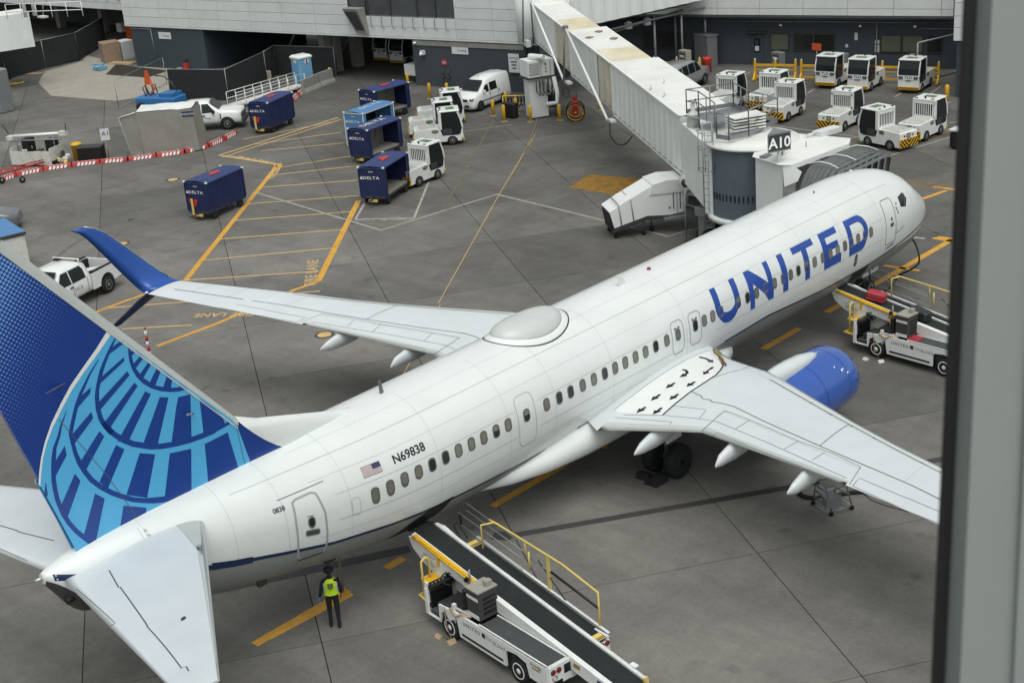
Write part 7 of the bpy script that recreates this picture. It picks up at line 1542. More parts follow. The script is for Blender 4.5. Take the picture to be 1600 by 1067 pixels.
tug(at((27.95,18.95),R(188),-1.58),188,'white tug facing forward with TLD on its nose, middle one of the three')
tug(at((28.9,15.9),R(189),-1.58),189,'white tug facing forward with TLD on its nose, rightmost of the three')
def side_at(p_rear,ang,lat): # place by the ground point under the near rear wheel
    a=R(ang); return at(p_rear,a,.72,lat)
tug(side_at((19.07,14.63),3,.62),3,'white tug seen from behind standing alone, whole black and yellow chevron board showing')
tug(side_at((18.91,9.42),-1,.62),-1,'white tug seen from behind at the right end, partly behind the one parked across')
tug(side_at((19.71,18.85),6,.62),6,'white tug seen from behind, front one of the group just right of the bridge platform')
tug(side_at((16.3,10.13),77,-.62),77,'white tug parked sideways with the dark open cab at its left end')
tug(at((22.4,22.0),R(4),.0,-.0),5,'white tug seen from behind through the platform railing, second from the bridge')
tug(at((20.9,24.2),R(4),.0,-.0),5,'white tug seen from behind right above the jet bridge tunnel roof')
tug(at((5.75,34.7),R(-42),0,.62),-42,'white tug with side window and green badge, nearest of the three beside the blue dollies')
tug(at((7.6,37.1),R(-42),0,.4),-42,'white tug between two others, only its roof and rear deck showing, by the dollies')
tug(at((9.9,38.7),R(-42),0,.4),-42,'white tug furthest back of the three, close to the nose of the white van')
tug(side_at((-1.24,29.18),6,.62),6,'white tug seen from behind with its grille, parked right of the nearest open blue dolly')
tug(at((24.5,58.8),R(187),0,0),187,'white tug parked in the dark undercroft, left of two'); tug(at((24.2,56.6),R(187),0,0),187,'white tug parked in the dark undercroft, right of two beside the column')
# ================================================================ BAGGAGE DOLLIES
def make_cart(lab,kind=0):
    """covered baggage cart: kind 0 closed curtain, 1 open side, 2 pale blue hard top"""
    t=thing('baggage_cart',lab,'baggage cart',(0,0,0),0,'blue baggage carts'); cl='light_blue_roof' if kind==2 else 'blue_vinyl'; L,Wd,z0,z1=1.55,.74,.52,2.05
    mb=MB(); mb.box((0,0,.47),(2*L,2*Wd,.1),'dark_metal'); mb.box((0,0,.38),(2*L-.3,.2,.1),'dark_metal'); mb.build('floor_frame',None,t)
    rr=random.Random(1)
    def cloth(P,Q,n,m,name,sag=.03):   # corrugated curtain between ground line P..Q
        mb=MB(); vs=[]; d=Vector(Q)-Vector(P); nn=Vector((-d.y,d.x)).normalized()
        for i in range(n+1):
            for j,z in enumerate((z0-.12,z0+.5,z0+1.0,z1)): 
                w=nn*(rr.uniform(-sag,sag) if 0<i<n and j<3 else 0); p=Vector(P)+d*i/n+w; vs.append((p.x,p.y,z))
        mb.add(vs,[(i*4+j,i*4+4+j,i*4+5+j,i*4+1+j) for i in range(n) for j in range(3)],m,True); return mb.build(name,None,t)
    e=cloth((-L,-Wd),(-L,Wd),6,cl,'end_panel',.018); cloth((L,-Wd),(L,Wd),6,cl,'end_panel',.018); 
    mb=MB(); mb.add([(-L+.02,Wd-.01,z0),(L-.02,Wd-.01,z0),(L-.02,Wd-.01,z1),(-L+.02,Wd-.01,z1)],[(0,1,2,3)],'deck_grey' if kind!=3 else 'galv_steel'); mb.build('back_panel',None,t); cloth((-L,Wd),(L,Wd),18,cl,'side_curtain',.045)
    if kind==0: cloth((-L,-Wd),(L,-Wd),26,cl,'side_curtain',.05)
    else:
        cloth((-L,-Wd),(-L+.28,-Wd-.02),2,cl,'side_curtain',.03); cloth((L-.32,-Wd-.02),(L,-Wd),2,cl,'side_curtain',.03)
        mb=MB(); mb.box((0,-.0,.545),(2*L-.1,2*Wd-.08,.04),'steel_plate'); mb.add([(-L+.05,Wd-.05,z0),(L-.05,Wd-.05,z0),(L-.05,Wd-.05,z1-.05),(-L+.05,Wd-.05,z1-.05)],[(0,1,2,3)],'steel_plate' if kind!=2 else 'black'); mb.tube([(-.6,Wd-.08,z0+.35),(.55,Wd-.08,z0+.35),(.75,Wd-.08,z0+.6),(.75,Wd-.08,z0+1.0),(.5,Wd-.08,z0+1.2),(-.6,Wd-.08,z0+1.2)],.015,'dark_metal',4); mb.build('inner_lining',None,t)
    mb=MB(); rm='light_blue_roof' if kind==2 else 'blue_roof'; vs=[]
    for i in range(5):
        for j in range(5): vs.append((-L-.04+(2*L+.08)*i/4,-Wd-.04+(2*Wd+.08)*j/4,z1+.03+(.07 if j in(1,2,3) else 0)+(.02 if j==2 else 0)))
    mb.add(vs,[(i*5+j,i*5+5+j,i*5+6+j,i*5+1+j) for i in range(4) for j in range(4)],rm,True); mb.box((0,0,z1),(2*L+.08,2*Wd+.08,.06),rm if kind!=2 else 'facade_panel'); mb.build('roof',None,t)
    mb=MB(); ed='galv_steel' if kind!=2 else 'clean_white'
    for x in (-L,L):
        for y in (-Wd,Wd): mb.box((x,y,(z0+z1)/2 if kind!=2 else 1.0),(.05,.05,z1-z0 if kind!=2 else 2.05),ed if kind==2 else cl); mb.bevbox((x,y,z1+.03),(.14,.14,.1),.03,'dirty_white')
    mb.build('corner_post',None,t)
    mb=MB(); T=frame((-L-.045,.0,1.55),(0,-1,0),(0,0,1)); text_on(mb,'DELTA',T,.16,'clean_white',.015,1.35,1.15); mb.add([(-L-.045,.66,1.47),(-L-.045,.50,1.47),(-L-.045,.58,1.64)],[(0,1,2)],'clean_white')
    if kind==0: mb.add([(-L-.04,.62,1.15),(-L-.04,-.05,1.15),(-L-.04,.15,.72),(-L-.04,.45,.9)],[(0,1,2,3)],'red')
    T=frame((-L-.03,0,1.87),(0,-1,0),(0,0,1)); text_on(mb,'84261',T,.07,'clean_white',.01,1.2); mb.build('lettering',None,t)
    mb=MB()
    if kind==1: T=frame((-.15,0,z1+.135),(1,0,0),(0,1,0)); text_on(mb,'DELTA',T,.42,'clean_white',.02,1.15,1.1)
    elif kind==2: T=frame((.2,0,z1+.135),(1,0,0),(0,1,0)); text_on(mb,'DELTA',T,.38,'clean_white',.02,1.25,1.1)
    else: mb.add([(-.5,-.25,z1+.137),(.35,-.25,z1+.137),(.55,.05,z1+.139),(.0,.30,z1+.137)],[(0,1,2),(0,2,3)],'red')
    mb.build('roof_emblem',None,t)
    mb=MB(); mb.box((-L-.35,0,.4),(.75,.08,.06),'dark_metal'); mb.box((-L-.12,.3,.75),(.05,.12,.9),'pale_yellow') if kind==0 else None; mb.box((-L-.08,.0,.3),(.1,.5,.12),'pale_yellow'); mb.build('tow_bar',None,t)
    for x,y,s in ((-1.1,-.62,-1),(-1.1,.62,1),(1.1,-.62,-1),(1.1,.62,1)): wheel(t,x,y,.22,.14,'rubber_grey',s)
    return t
c0=make_cart('dark blue curtained DELTA baggage cart standing alone left of the yellow hatched lines',0); c0.location=(-10.0,35.75,0); c0.rotation_euler=(0,0,R(15))
c2=dup(c0,(4.25,48.75,0),R(20),'dark blue curtained DELTA baggage cart by the nose of the far white pickup')
c1=make_cart('dark blue DELTA cart with open pale lining and large white roof lettering',1); c1.location=(2.15,36.25,0); c1.rotation_euler=(0,0,R(8))
c3=make_cart('nearest dark blue DELTA cart of the group, red emblem on its roof',3); c3.location=(-3.6,29.25,0); c3.rotation_euler=(0,0,R(22))
c6=dup(c3,(9.9,43.8,0),R(0),'rear most dark blue cart of the group with a dark open side'); 
c5=make_cart('pale blue roofed baggage cart with white edges, between two dark blue ones',2); c5.location=(5.0,39.9,0); c5.rotation_euler=(0,0,R(10))
# white box trailer at the left edge
t=thing('box_trailer','white box cart with a blue roof cut by the left edge and the tail fin','box cart',(-21.742,37.594)+(0,),R(78))
mb=MB(); mb.bevbox((0,0,1.15),(3.2,1.7,1.5),.03,'dirty_white'); mb.box((-1.0,-.86,1.5),(.04,.02,.5),'dark_metal'); mb.box((.6,-.86,1.6),(.04,.02,.3),'dark_metal'); mb.build('body',None,t); mb=MB(); mb.bevbox((0,0,1.98),(3.35,1.85,.16),.04,'rubber_grey'); mb.bevbox((0,0,2.07),(3.3,1.8,.05),.02,'light_blue_roof'); mb.build('roof',None,t)
for x,y,s in ((-1.1,-.7,-1),(1.1,-.7,-1),(-1.1,.7,1),(1.1,.7,1)): wheel(t,x,y,.25,.16,'rubber_grey',s)

# ================================================================ ROAD VEHICLES
def car_section(w,wr,zb,zs,zr):
    """half-symmetric ring, from bottom left up and over"""
    return [(-w*.90,zb),(-w*.99,zb+.12),(-w,zb+(zs-zb)*.55),(-w*.97,zs),(-wr*1.0,zr-.10 if zr>zs+.2 else zr),(-wr*.90,zr-.02 if zr>zs+.2 else zr),(0,zr+.02),(wr*.90,zr-.02 if zr>zs+.2 else zr),(wr*1.0,zr-.10 if zr>zs+.2 else zr),(w*.97,zs),(w,zb+(zs-zb)*.55),(w*.99,zb+.12),(w*.90,zb)]
def car_loft(mb,st,m):
    rings=[[(x,y,z) for y,z in car_section(w,wr,zb,zs,zr)] for x,w,wr,zb,zs,zr in st]; mb.loft(rings,m,True)
def arches(t,xs,W,r,m='black'):
    mb=MB()
    for x in xs:
        for s in (-1,1):
            P=[(x+r*1.22*math.cos(a),s*(W+.012),r+r*1.22*math.sin(a)) for a in [R(-25)+R(230)*k/14 for k in range(15)]]; mb.add(P,[tuple(range(15))],m)
    mb.build('wheel_arch',None,t)
def sideglass(t,W,Wr,polys,zs,zr,m='vehicle_glass',name='side_window',off=.012):
    for s in (-1,1):
        for P in polys:
            mb=MB(); vs=[]
            for x,z in P: k=(z-zs)/(zr-.1-zs); vs.append((x,s*(W*.97+(Wr-W*.97)*k+off),z))
            mb.add(vs,[tuple(range(len(vs)))],m); mb.build(name,None,t)
# white panel van with high roof
t=thing('panel_van','white high roofed small van parked facing the camera against the dark wall','van',(15.15,39.95,0),R(187.5))
mb=MB(); car_loft(mb,[(2.18,.62,.58,.38,.62,.80),(2.12,.80,.74,.24,.72,.98),(1.85,.88,.80,.22,.86,1.08),(1.35,.90,.82,.22,.98,1.18),(1.15,.90,.80,.22,1.05,1.28),(.75,.90,.74,.22,1.08,1.62),(.40,.90,.72,.22,1.08,1.86),(.1,.90,.72,.22,1.08,1.95),(-.6,.90,.73,.22,1.08,2.02),(-2.05,.90,.73,.22,1.08,2.0),(-2.2,.86,.70,.3,1.05,1.9)],'clean_white'); mb.build('body',None,t)
mb=MB(); mb.add([(1.22,-.68,1.24),(1.22,.68,1.24),(.52,.62,1.80),(.52,-.62,1.80)],[(0,1,2,3)],'vehicle_glass'); o=mb.build('windscreen',None,t); o.location=(.08,0,.08)
sideglass(t,.90,.73,[[(1.05,1.12),(.30,1.12),(.32,1.62),(.68,1.55)],[(.18,1.12),(-.62,1.12),(-.62,1.66),(.18,1.64)]],1.08,1.95)
arches(t,(1.38,-1.28),.89,.32); 
for x,y,s in ((1.38,-.84,-1),(1.38,.84,1),(-1.28,-.84,-1),(-1.28,.84,1)): wheel(t,x,y,.32,.2,'rubber_grey',s)
mb=MB(); mb.bevbox((2.17,0,.82),(.08,.85,.16),.03,'decal_dark'); mb.bevbox((2.19,0,.45),(.1,1.1,.14),.03,'decal_dark'); mb.box((2.24,0,.50),(.02,.4,.1),'facade_panel'); mb.build('grille',None,t)
for y in (-.66,.66): mb=MB(); mb.bevbox((2.02,y,.86),(.3,.28,.2),.06,'chrome'); mb.build('headlight',None,t); mb=MB(); mb.bevbox((.95,y*1.48,1.22),(.14,.14,.2),.03,'clean_white'); mb.build('mirror',None,t)
mb=MB(); 
for s in (-1,1): mb.box((-.2,s*.912,.62),(3.0,.02,.05),'decal_dark'); mb.box((.25,s*.915,1.0),(.14,.02,.04),'decal_dark'); mb.box((-.75,s*.915,1.0),(.14,.02,.04),'decal_dark'); mb.box((.24,s*.913,.85),(.012,.01,1.1),'panel_line'); mb.box((-.68,s*.913,.85),(.012,.01,1.1),'panel_line')
mb.cyl((.3,0,1.95),(.15,0,2.25),.01,'black',4); mb.builds('door_trim',None,t)
# pickups
def pickup(lab,loc,rz,bed=True,W=1.0):
    t=thing('pickup_truck',lab,'pickup truck',loc,rz,'white pickup trucks')
    mb=MB(); car_loft(mb,[(2.95,.80,.74,.45,.85,1.05),(2.88,.95,.86,.42,1.0,1.18),(2.4,.99,.88,.45,1.08,1.26),(1.55,1.0,.88,.48,1.12,1.32),(1.45,1.0,.86,.48,1.14,1.36),(.75,1.0,.76,.48,1.18,1.88),(.5,1.0,.75,.48,1.18,1.93),(-.55,1.0,.75,.48,1.18,1.93),(-.85,1.0,.78,.48,1.18,1.85),(-.92,1.0,.97,.48,1.18,1.22)],'clean_white'); mb.build('cab',None,t)
    mb=MB(); 
    for s in (-1,1): mb.prism([(-.96,.5),(-.96,1.26),(-2.95,1.28),(-2.98,.55),(-2.5,.5)]+archline(-1.95,.48,.5),s*.94-.07,s*.94+.07,'clean_white'); mb.box((-1.95,s*.94,1.30),(1.98,.12,.05),'black')
    mb.box((-2.95,0,.9),(.08,1.9,.72),'clean_white'); mb.box((-1.95,0,.62),(2.0,1.8,.06),'black'); mb.box((-1.0,0,.95),(.06,1.8,.62),'black'); mb.box((-1.95,.80,.95),(1.98,.06,.6),'black'); mb.box((-1.95,-.80,.95),(1.98,.06,.6),'black'); mb.build('cargo_bed',None,t)
    mb=MB(); mb.box((-3.05,0,.55),(.15,1.8,.2),'dark_metal'); mb.box((3.02,0,.55),(.2,1.85,.28),'rubber_grey'); mb.build('bumper',None,t)
    mb=MB(); mb.add([(1.42,-.80,1.38),(1.42,.80,1.38),(.80,.68,1.86),(.80,-.68,1.86)],[(0,1,2,3)],'vehicle_glass'); o=mb.build('windscreen',None,t); o.location=(.07,0,.07)
    mb=MB(); mb.add([(-.90,-.62,1.30),(-.90,.62,1.30),(-.84,.62,1.78),(-.84,-.62,1.78)],[(0,1,2,3)],'vehicle_glass'); o=mb.build('rear_window',None,t); o.location=(-.04,0,0)
    sideglass(t,1.0,.76,[[(1.25,1.24),(.35,1.22),(.35,1.80),(.78,1.80)],[(.28,1.22),(-.62,1.22),(-.62,1.62),(-.50,1.80),(.28,1.80)]],1.18,1.93)
    arches(t,(1.95,-1.95),.99,.40)
    for x,y,s in ((1.95,-.92,-1),(1.95,.92,1),(-1.95,-.92,-1),(-1.95,.92,1)): wheel(t,x,y,.40,.26,'galv_steel',s)
    mb=MB(); mb.box((2.97,0,.86),(.06,1.1,.36),'dark_metal'); mb.build('grille',None,t)
    for y in (-.74,.74): mb=MB(); mb.bevbox((2.90,y,.92),(.14,.3,.34),.03,'chrome'); mb.build('headlight',None,t); mb=MB(); mb.bevbox((1.12,y*1.48,1.3),(.14,.2,.28),.03,'black'); mb.build('mirror',None,t)
    mb=MB()
    for s in (-1,1):
        for x in (1.4,.32,-.66): mb.box((x,s*1.008,.88),(.012,.012,.72),'panel_line')
        mb.box((.45,s*1.02,1.08),(.18,.03,.05),'decal_dark'); mb.box((1.55,s*1.01,.95),(.07,.02,.38),'decal_dark')
    mb.build('door_seam',None,t); return t
t=pickup('white crew pickup with HCS on the door, behind the blue winglet',(-21.9,30.3,0),R(199))
mb=MB(); text_on(mb,'HCS',frame((-.02,1.02,.92),(-1,0,0),(0,0,1)),.17,'galv_steel',.0,1.2); mb.build('lettering',None,t)
t.location=(0,0,0); a_=R(199); rw=Vector((-20.94,29.5)); off=Matrix.Rotation(a_,2)@Vector((-1.95,.98)); t.location=(rw.x-off.x,rw.y-off.y,0)
mb=MB(); mb.tube([(-.6,-.75,1.93),(-.62,-.7,2.06),(-.62,.7,2.06),(-.6,.75,1.93)],.035,'clean_white',6); mb.box((-.62,-.5,1.98),(.25,.3,.06),'black'); mb.build('roof_rack',None,t)
mb=MB(); mb.add([(-1.1,.72,1.30),(-1.9,.72,1.30),(-1.1,-.1,1.32)],[(0,1,2)],'facade_panel'); mb.bevbox((-1.25,0,.95),(.4,1.5,.5),.04,'rubber_grey'); mb.build('tool_box',None,t)
a_=R(-46); fw=Vector((2.59,51.57)); off=Matrix.Rotation(a_,2)@Vector((1.95,-.98)); 
t=pickup('white pickup facing right behind the grey container, black and grey bull bar in front',(fw.x-off.x,fw.y-off.y,0),a_)
mb=MB(); mb.tube([(.1,-1.015,.86),(.45,-1.015,1.0),(.6,-1.015,.9),(.9,-1.015,.86)],.012,'decal_dark',4); mb.build('door_logo',None,t)
# light SUV behind the bridge
t=thing('estate_car','pale silver long roofed car half hidden behind the jet bridge tunnel','car',(24.6,30.3,0),R(10))
mb=MB(); car_loft(mb,[(2.5,.75,.7,.4,.75,.9),(2.4,.95,.85,.35,.95,1.1),(1.5,.98,.85,.35,1.08,1.25),(1.3,.98,.84,.35,1.1,1.3),(.6,.98,.78,.35,1.12,1.82),(.2,.98,.78,.35,1.12,1.9),(-1.9,.98,.78,.35,1.12,1.9),(-2.3,.97,.76,.35,1.12,1.78),(-2.55,.93,.85,.4,1.1,1.2)],'silver_car'); mb.build('body',None,t)
sideglass(t,.98,.78,[[(1.05,1.16),(.3,1.16),(.3,1.75),(.6,1.75)],[(.2,1.16),(-.65,1.16),(-.65,1.78),(.2,1.78)],[(-.75,1.16),(-1.5,1.16),(-1.5,1.78),(-.75,1.78)],[(-1.6,1.16),(-2.3,1.16),(-2.15,1.7),(-1.6,1.75)]],1.12,1.9,'glass_dark')
arches(t,(1.55,-1.55),.975,.36)
for x,y,s in ((1.55,-.90,-1),(1.55,.90,1),(-1.55,-.90,-1),(-1.55,.90,1)): wheel(t,x,y,.36,.22,'galv_steel',s)
# grey car at the left edge
gw=Vector((-18.48,43.62)); a_=R(-38); off=Matrix.Rotation(a_,2)@Vector((1.35,-.88))
t=thing('parked_car','grey car whose front wheel and bumper show at the left edge','car',(gw.x-off.x,gw.y-off.y,0),a_)
mb=MB(); car_loft(mb,[(2.25,.6,.55,.35,.6,.72),(2.15,.84,.76,.25,.72,.88),(1.4,.90,.8,.22,.88,1.0),(1.0,.90,.8,.22,.92,1.06),(.3,.90,.68,.22,.95,1.42),(-1.0,.90,.68,.22,.95,1.45),(-1.7,.90,.74,.22,.95,1.1),(-2.2,.85,.78,.3,.9,1.0)],'grey_car'); mb.build('body',None,t)
sideglass(t,.90,.68,[[(.75,1.0),(-.3,1.0),(-.3,1.36),(.25,1.36)],[(-.4,1.0),(-1.4,1.0),(-1.1,1.36),(-.4,1.38)]],.95,1.45); arches(t,(1.35,-1.35),.895,.33)
for x,y,s in ((1.35,-.84,-1),(1.35,.84,1),(-1.35,-.84,-1),(-1.35,.84,1)): wheel(t,x,y,.33,.2,'chrome',s,.72)
# vehicles in the undercroft
t=thing('service_truck','pale service truck parked in the dark undercroft, right of the second column','truck',(23.5,51.8,0),R(187)); mb=MB(); mb.bevbox((0,0,1.3),(4.5,2.0,1.6),.15,'dirty_white'); mb.bevbox((2.4,0,.9),(.6,1.9,.9),.1,'facade_panel'); mb.build('body',None,t); mb=MB(); mb.box((2.28,0,1.75),(.05,1.6,.5),'vehicle_glass'); mb.build('windscreen',None,t)
for x,y,s in ((1.4,-.9,-1),(1.4,.9,1),(-1.4,-.9,-1),(-1.4,.9,1)): wheel(t,x,y,.38,.24,'rubber_grey',s)
mb=MB(); mb.bevbox((0,0,.9),(1.4,1.6,.8),.04,'facade_panel'); mb.cyl((0,0,0),(0,0,.6),.2,'dirty_white',8); o=mb.build('parts_cabinet'); o.location=(19.3,50.4,0); tag(o,'pale low cabinet at the inner corner of the dark wall, by the undercroft','cabinet')
# ================================================================ BELT LOADERS  (x forward, y left)
def make_loader(lab,num,bags=False):
    t=thing('belt_loader',lab,'belt loader',(0,0,0),0,'belt loaders at the cargo doors'); WL_=.0
    # chassis: left flank at y=0, right flank at y=-2.0; rear x=-2.6, front x=2.35
    P=[(-2.60,.50),(-2.60,1.0),(-2.5,1.02),(.55,1.02),(.95,.92),(.98,.62),(1.25,.60),(1.25,.36),(.72,.36)]
    side=[(-2.58,.42),(-2.58,1.02),(.45,1.02),(.95,.95),(1.0,.60)]+archline(.72+.72,.0,.6)[:0]
    fx,rx,wr=1.42,-1.42,.34
    mb=MB(); S=[(-2.58,.40),(-2.58,.98),(.70,.98),(.98,.90),(1.0,.84)]+[(fx-.42+.0,.84)]
    S=[(-2.58,.42),(-2.58,.98),(.60,.98),(.95,.92),(.95,.42)]
    # flank skirts with wheel cut outs
    for y in (0,-1.98):
        for Q in ([(-2.60,.42),(-2.60,.98),(-.98,.98),(-.98,.72),(-1.05,.80),(-1.42,.86),(-1.80,.78),(-1.90,.42)],[(-.98,.30),(-.98,.98),(1.0,.98),(1.0,.72),(.93,.30)],[(1.0,.78),(1.0,.98),(1.80,.90),(1.80,.42),(2.30,.42),(2.33,1.15),(2.40,1.15),(2.42,.38),(1.75,.38),(1.70,.70),(1.42,.86)]): mb.prism(Q,y-.03,y+.03,'white_paint')
    mb.box((-2.62,-.33,.72),(.05,.68,.56),'white_paint'); mb.box((-2.62,-1.15,.52),(.05,.96,.2),'white_paint'); mb.box((-2.62,-1.82,.66),(.05,.34,.44),'white_paint'); mb.box((-.2,-1.0,.60),(4.6,1.7,.3),'dark_metal'); mb.box((2.38,-.50,.80),(.06,1.0,.85),'white_paint'); mb.build('chassis',None,t)
    mb=MB(); mb.box((-1.25,-.30,1.0),(2.60,.62,.04),'deck_grey'); mb.box((-1.25,-.01,1.01),(2.7,.04,.05),'white_paint'); mb.box((-1.25,-.62,1.01),(2.7,.04,.05),'white_paint'); mb.box((-2.60,-.3,1.01),(.04,.62,.05),'white_paint'); mb.build('deck',None,t)
    mb=MB(); 
    for y,s in ((.032,1),(-2.012,-1)): mb.box((-.02,y,.42),(1.7,.008,.07),'decal_dark')
    mb.build('side_stripe',None,t)
    mb=MB(); text_on(mb,'UNITED',frame((.38,.034,.80),(-1,0,0),(0,0,1)),.11,'decal_dark',.01,1.1,1.35); text_on(mb,'TUG',frame((-.32,.034,.80),(-1,0,0),(0,0,1)),.09,'galv_steel'); text_on(mb,num,frame((-.75,.034,.78),(-1,0,0),(0,0,1)),.11,'galv_steel',.0,1.1); mb.box((-.12,.036,.81),(.13,.004,.13),'decal_dark'); text_on(mb,'POWER',frame((-2.18,.034,.86),(-1,0,0),(0,0,1)),.09,'decal_dark',.01); mb.box((-2.18,.036,.77),(.3,.004,.04),'gold'); text_on(mb,num[2:],frame((-2.65,-.95,.66),(0,-1,0),(0,0,1)),.15,'decal_dark',.0,.9); mb.build('lettering',None,t)
    for y in (-.12,-.30,-1.72,-1.90):
        mb=MB(); mb.cyl((-2.64,y,.84),(-2.67,y,.84),.075,'dark_metal',14); mb.cyl((-2.66,y,.84),(-2.675,y,.84),.06,'light_red',14); mb.build('tail_light',None,t)
    mb=MB(); mb.tube([(-2.66,-.16+.07*math.cos(a),.66+.07*math.sin(a)) for a in [k*PI/6 for k in range(13)]],.015,'chrome',5); mb.box((-2.65,-.58,.78),(.02,.22,.24),'black'); mb.box((-2.65,-.25,.5),(.02,.3,.1),'black'); mb.build('rear_fitting',None,t)
    for x,y,s in ((fx,-.12,1),(fx,-1.86,-1),(rx,-.12,1),(rx,-1.86,-1)): wheel(t,x,y,.35,.24,'clean_white',s,.66)
    # driver station
    mb=MB(); mb.box((1.75,-.45,.52),(1.0,.85,.05),'deck_grey'); mb.box((1.22,-.45,.82),(.1,.85,.6),'white_paint'); mb.prism([(1.0,.90),(1.55,.90),(1.55,.80),(1.40,.62),(1.30,.62),(1.0,.80)],-.06,.02,'white_paint'); mb.box((.85,-.48,1.0),(.6,.8,.04),'dirty_white'); mb.build('cab_floor',None,t)
    mb=MB(); mb.bevbox((1.15,-.45,1.08),(.55,.65,.16),.05,'black'); mb.bevbox((.86,-.45,1.38),(.16,.62,.55),.05,'black'); mb.build('seat',None,t)
    mb=MB(); mb.box((2.25,-.40,1.18),(.28,.72,.12),'black'); mb.box((2.30,-.42,.85),(.12,.7,.6),'black'); mb.box((2.36,-.04,1.0),(.12,.05,.6),'white_paint'); mb.box((1.95,-.92,1.05),(.75,.05,.6),'dirty_white')
    for k in range(4): mb.cyl((2.25,-.15-.12*k,1.24),(2.25,-.15-.12*k,1.28),.025,'chrome',6)
    mb.build('dashboard',None,t)
    mb=MB(); mb.tube([(2.02+.17*math.cos(a)*.9,-.52+.19*math.sin(a),1.34+.10*math.cos(a)) for a in [k*PI/8 for k in range(17)]],.018,'black',6); mb.cyl((2.02,-.52,1.34),(2.2,-.52,1.12),.03,'black',6); mb.cyl((2.02,-.71,1.34),(2.02,-.33,1.34),.015,'black',5); mb.build('steering_wheel',None,t)
    mb=MB(); mb.box((2.62,-.5,1.12),(.42,.55,.05),'yellow'); mb.tube([(2.42,-.2,1.14),(2.85,-.22,1.14),(2.85,-.8,1.14),(2.42,-.8,1.14)],.03,'pale_yellow',6); mb.tube([(2.42,-.1,.62),(2.95,-.15,.62),(2.95,-.85,.62),(2.42,-.9,.62)],.03,'pale_yellow',6); mb.tube([(2.72,-.18,.6),(2.72,-.18,1.72),(2.72,-.32,1.80),(2.72,-.42,1.72),(2.72,-.42,.7)],.035,'pale_yellow',6); mb.box((2.68,-.5,.60),(.5,.7,.04),'yellow')
    for k in range(3): mb.box((2.48,-.2-.22*k,.85),(.03,.03,.55),'yellow')
    mb.build('front_guard',None,t)
    mb=MB(); mb.bevbox((.42,-.42,1.42),(.52,.62,.80),.02,'rubber_grey'); mb.box((.42,-.42,1.84),(.55,.65,.04),'column_paint'); mb.box((.42,-.107,1.62),(.46,.01,.09),'facade_panel'); mb.box((.42,-.107,1.10),(.46,.01,.12),'facade_panel'); mb.bevbox((.30,-.55,1.93),(.16,.2,.18),.01,'column_paint')
    for k in range(4): mb.box((.155,-.45,1.2+.14*k),(.02,.4,.06),'black')
    mb.build('engine_box',None,t)
    mb=MB(); mb.tube([(1.55,.02,.95),(1.5,.05,.85),(1.45,.06,.3),(1.2,.08,.05),(1.6,.1,.05)],.015,'hose_tan',5); mb.tube([(1.3,.0,.98),(1.0,.05,.9),(.8,0,1.02),(.6,-.05,.98)],.04,'cardboard',6); mb.build('chock_rope',None,t)
    # conveyor: tilted, centreline y=-1.12
    x0,z0,x1,z1=-4.45,.78,3.85,1.92; sl=(z1-z0)/(x1-x0); ca=math.atan(sl); yc=-1.13
    def bz(x): return z0+(x-x0)*sl-.10*math.sin(PI*min(max((x-x0)/(x1-x0),0),1))*0
    X=[x0+(x1-x0)*i/10 for i in range(11)]
    mb=MB(); vs=[]
    for x in X:
        for y in (-.33,.33): vs.append((x,yc+y,bz(x)))
    mb.add(vs,[(2*i,2*i+1,2*i+3,2*i+2) for i in range(10)],'belt_black'); mb.cyl((x0,yc-.33,bz(x0)-.06),(x0,yc+.33,bz(x0)-.06),.06,'belt_black',12); mb.cyl((x1,yc-.33,bz(x1)-.05),(x1,yc+.33,bz(x1)-.05),.05,'belt_black',12); mb.build('belt',None,t)
    for s in (1,-1):
        mb=MB(); y=yc+s*.40; a,b=(.335,.47)
        rg=[]
        for x in (x0+.02,x0+1.2,x0+2.5,x1-1.5,x1-.05):
            d=.34 if x0+1<x<x1-1 else .2; rg.append([(x,yc+s*.335,bz(x)+.05),(x,yc+s*.335,bz(x)-d),(x,yc+s*.46,bz(x)-d),(x,yc+s*.46,bz(x)+.02)])
        mb.loft(rg,'white_paint',False); mb.build('side_rail',None,t)
    mb=MB(); vs=[]; 
    for x in (x1-3.6,x1-.2): 
        mb_=0
    A=(x1-3.3); B=x1-.15; y=yc+.475; mb.add([(A,y,bz(A)-.02),(B,y,bz(B)-.02),(B,y,bz(B)+.06),(A,y,bz(A)+.06),(A,y-.10,bz(A)+.06),(B,y-.10,bz(B)+.06)],[(0,1,2,3),(3,2,5,4)],'yellow'); mb.tube([(A,y+.03,bz(A)+.02),(B,y+.03,bz(B)+.02)],.03,'yellow',6)
    mb.box((x1-1.3,y+.02,bz(x1-1.3)-.12),(.1,.06,.3),'yellow'); mb.add([(.9,y+.01,bz(.9)-.45),(1.3,y+.01,bz(1.3)-.4),(1.3,y+.01,bz(1.3)-.05),(.9,y+.01,bz(.9)-.05)],[(0,1,2,3)],'yellow'); mb.build('yellow_edge',None,t)
    mb=MB(); A=x1-1.4; mb.prism([(x1-1.5,bz(A)-.75),(x1-.55,bz(x1)-.62),(x1-.1,bz(x1)-.35),(x1+.05,bz(x1)-.05),(x1-.3,bz(x1)-.0),(x1-1.5,bz(A)-.1)],yc+.46,yc+.50,'white_paint'); mb.prism([(x1-1.5,bz(A)-.75),(x1-.55,bz(x1)-.62),(x1-.1,bz(x1)-.35),(x1+.05,bz(x1)-.05),(x1-.3,bz(x1)-.0),(x1-1.5,bz(A)-.1)],yc-.50,yc-.46,'white_paint'); mb.bevbox((x1-.9,yc+.52,bz(x1-.9)-.28),(.6,.04,.18),.02,'dirty_white'); mb.build('nose_plate',None,t)
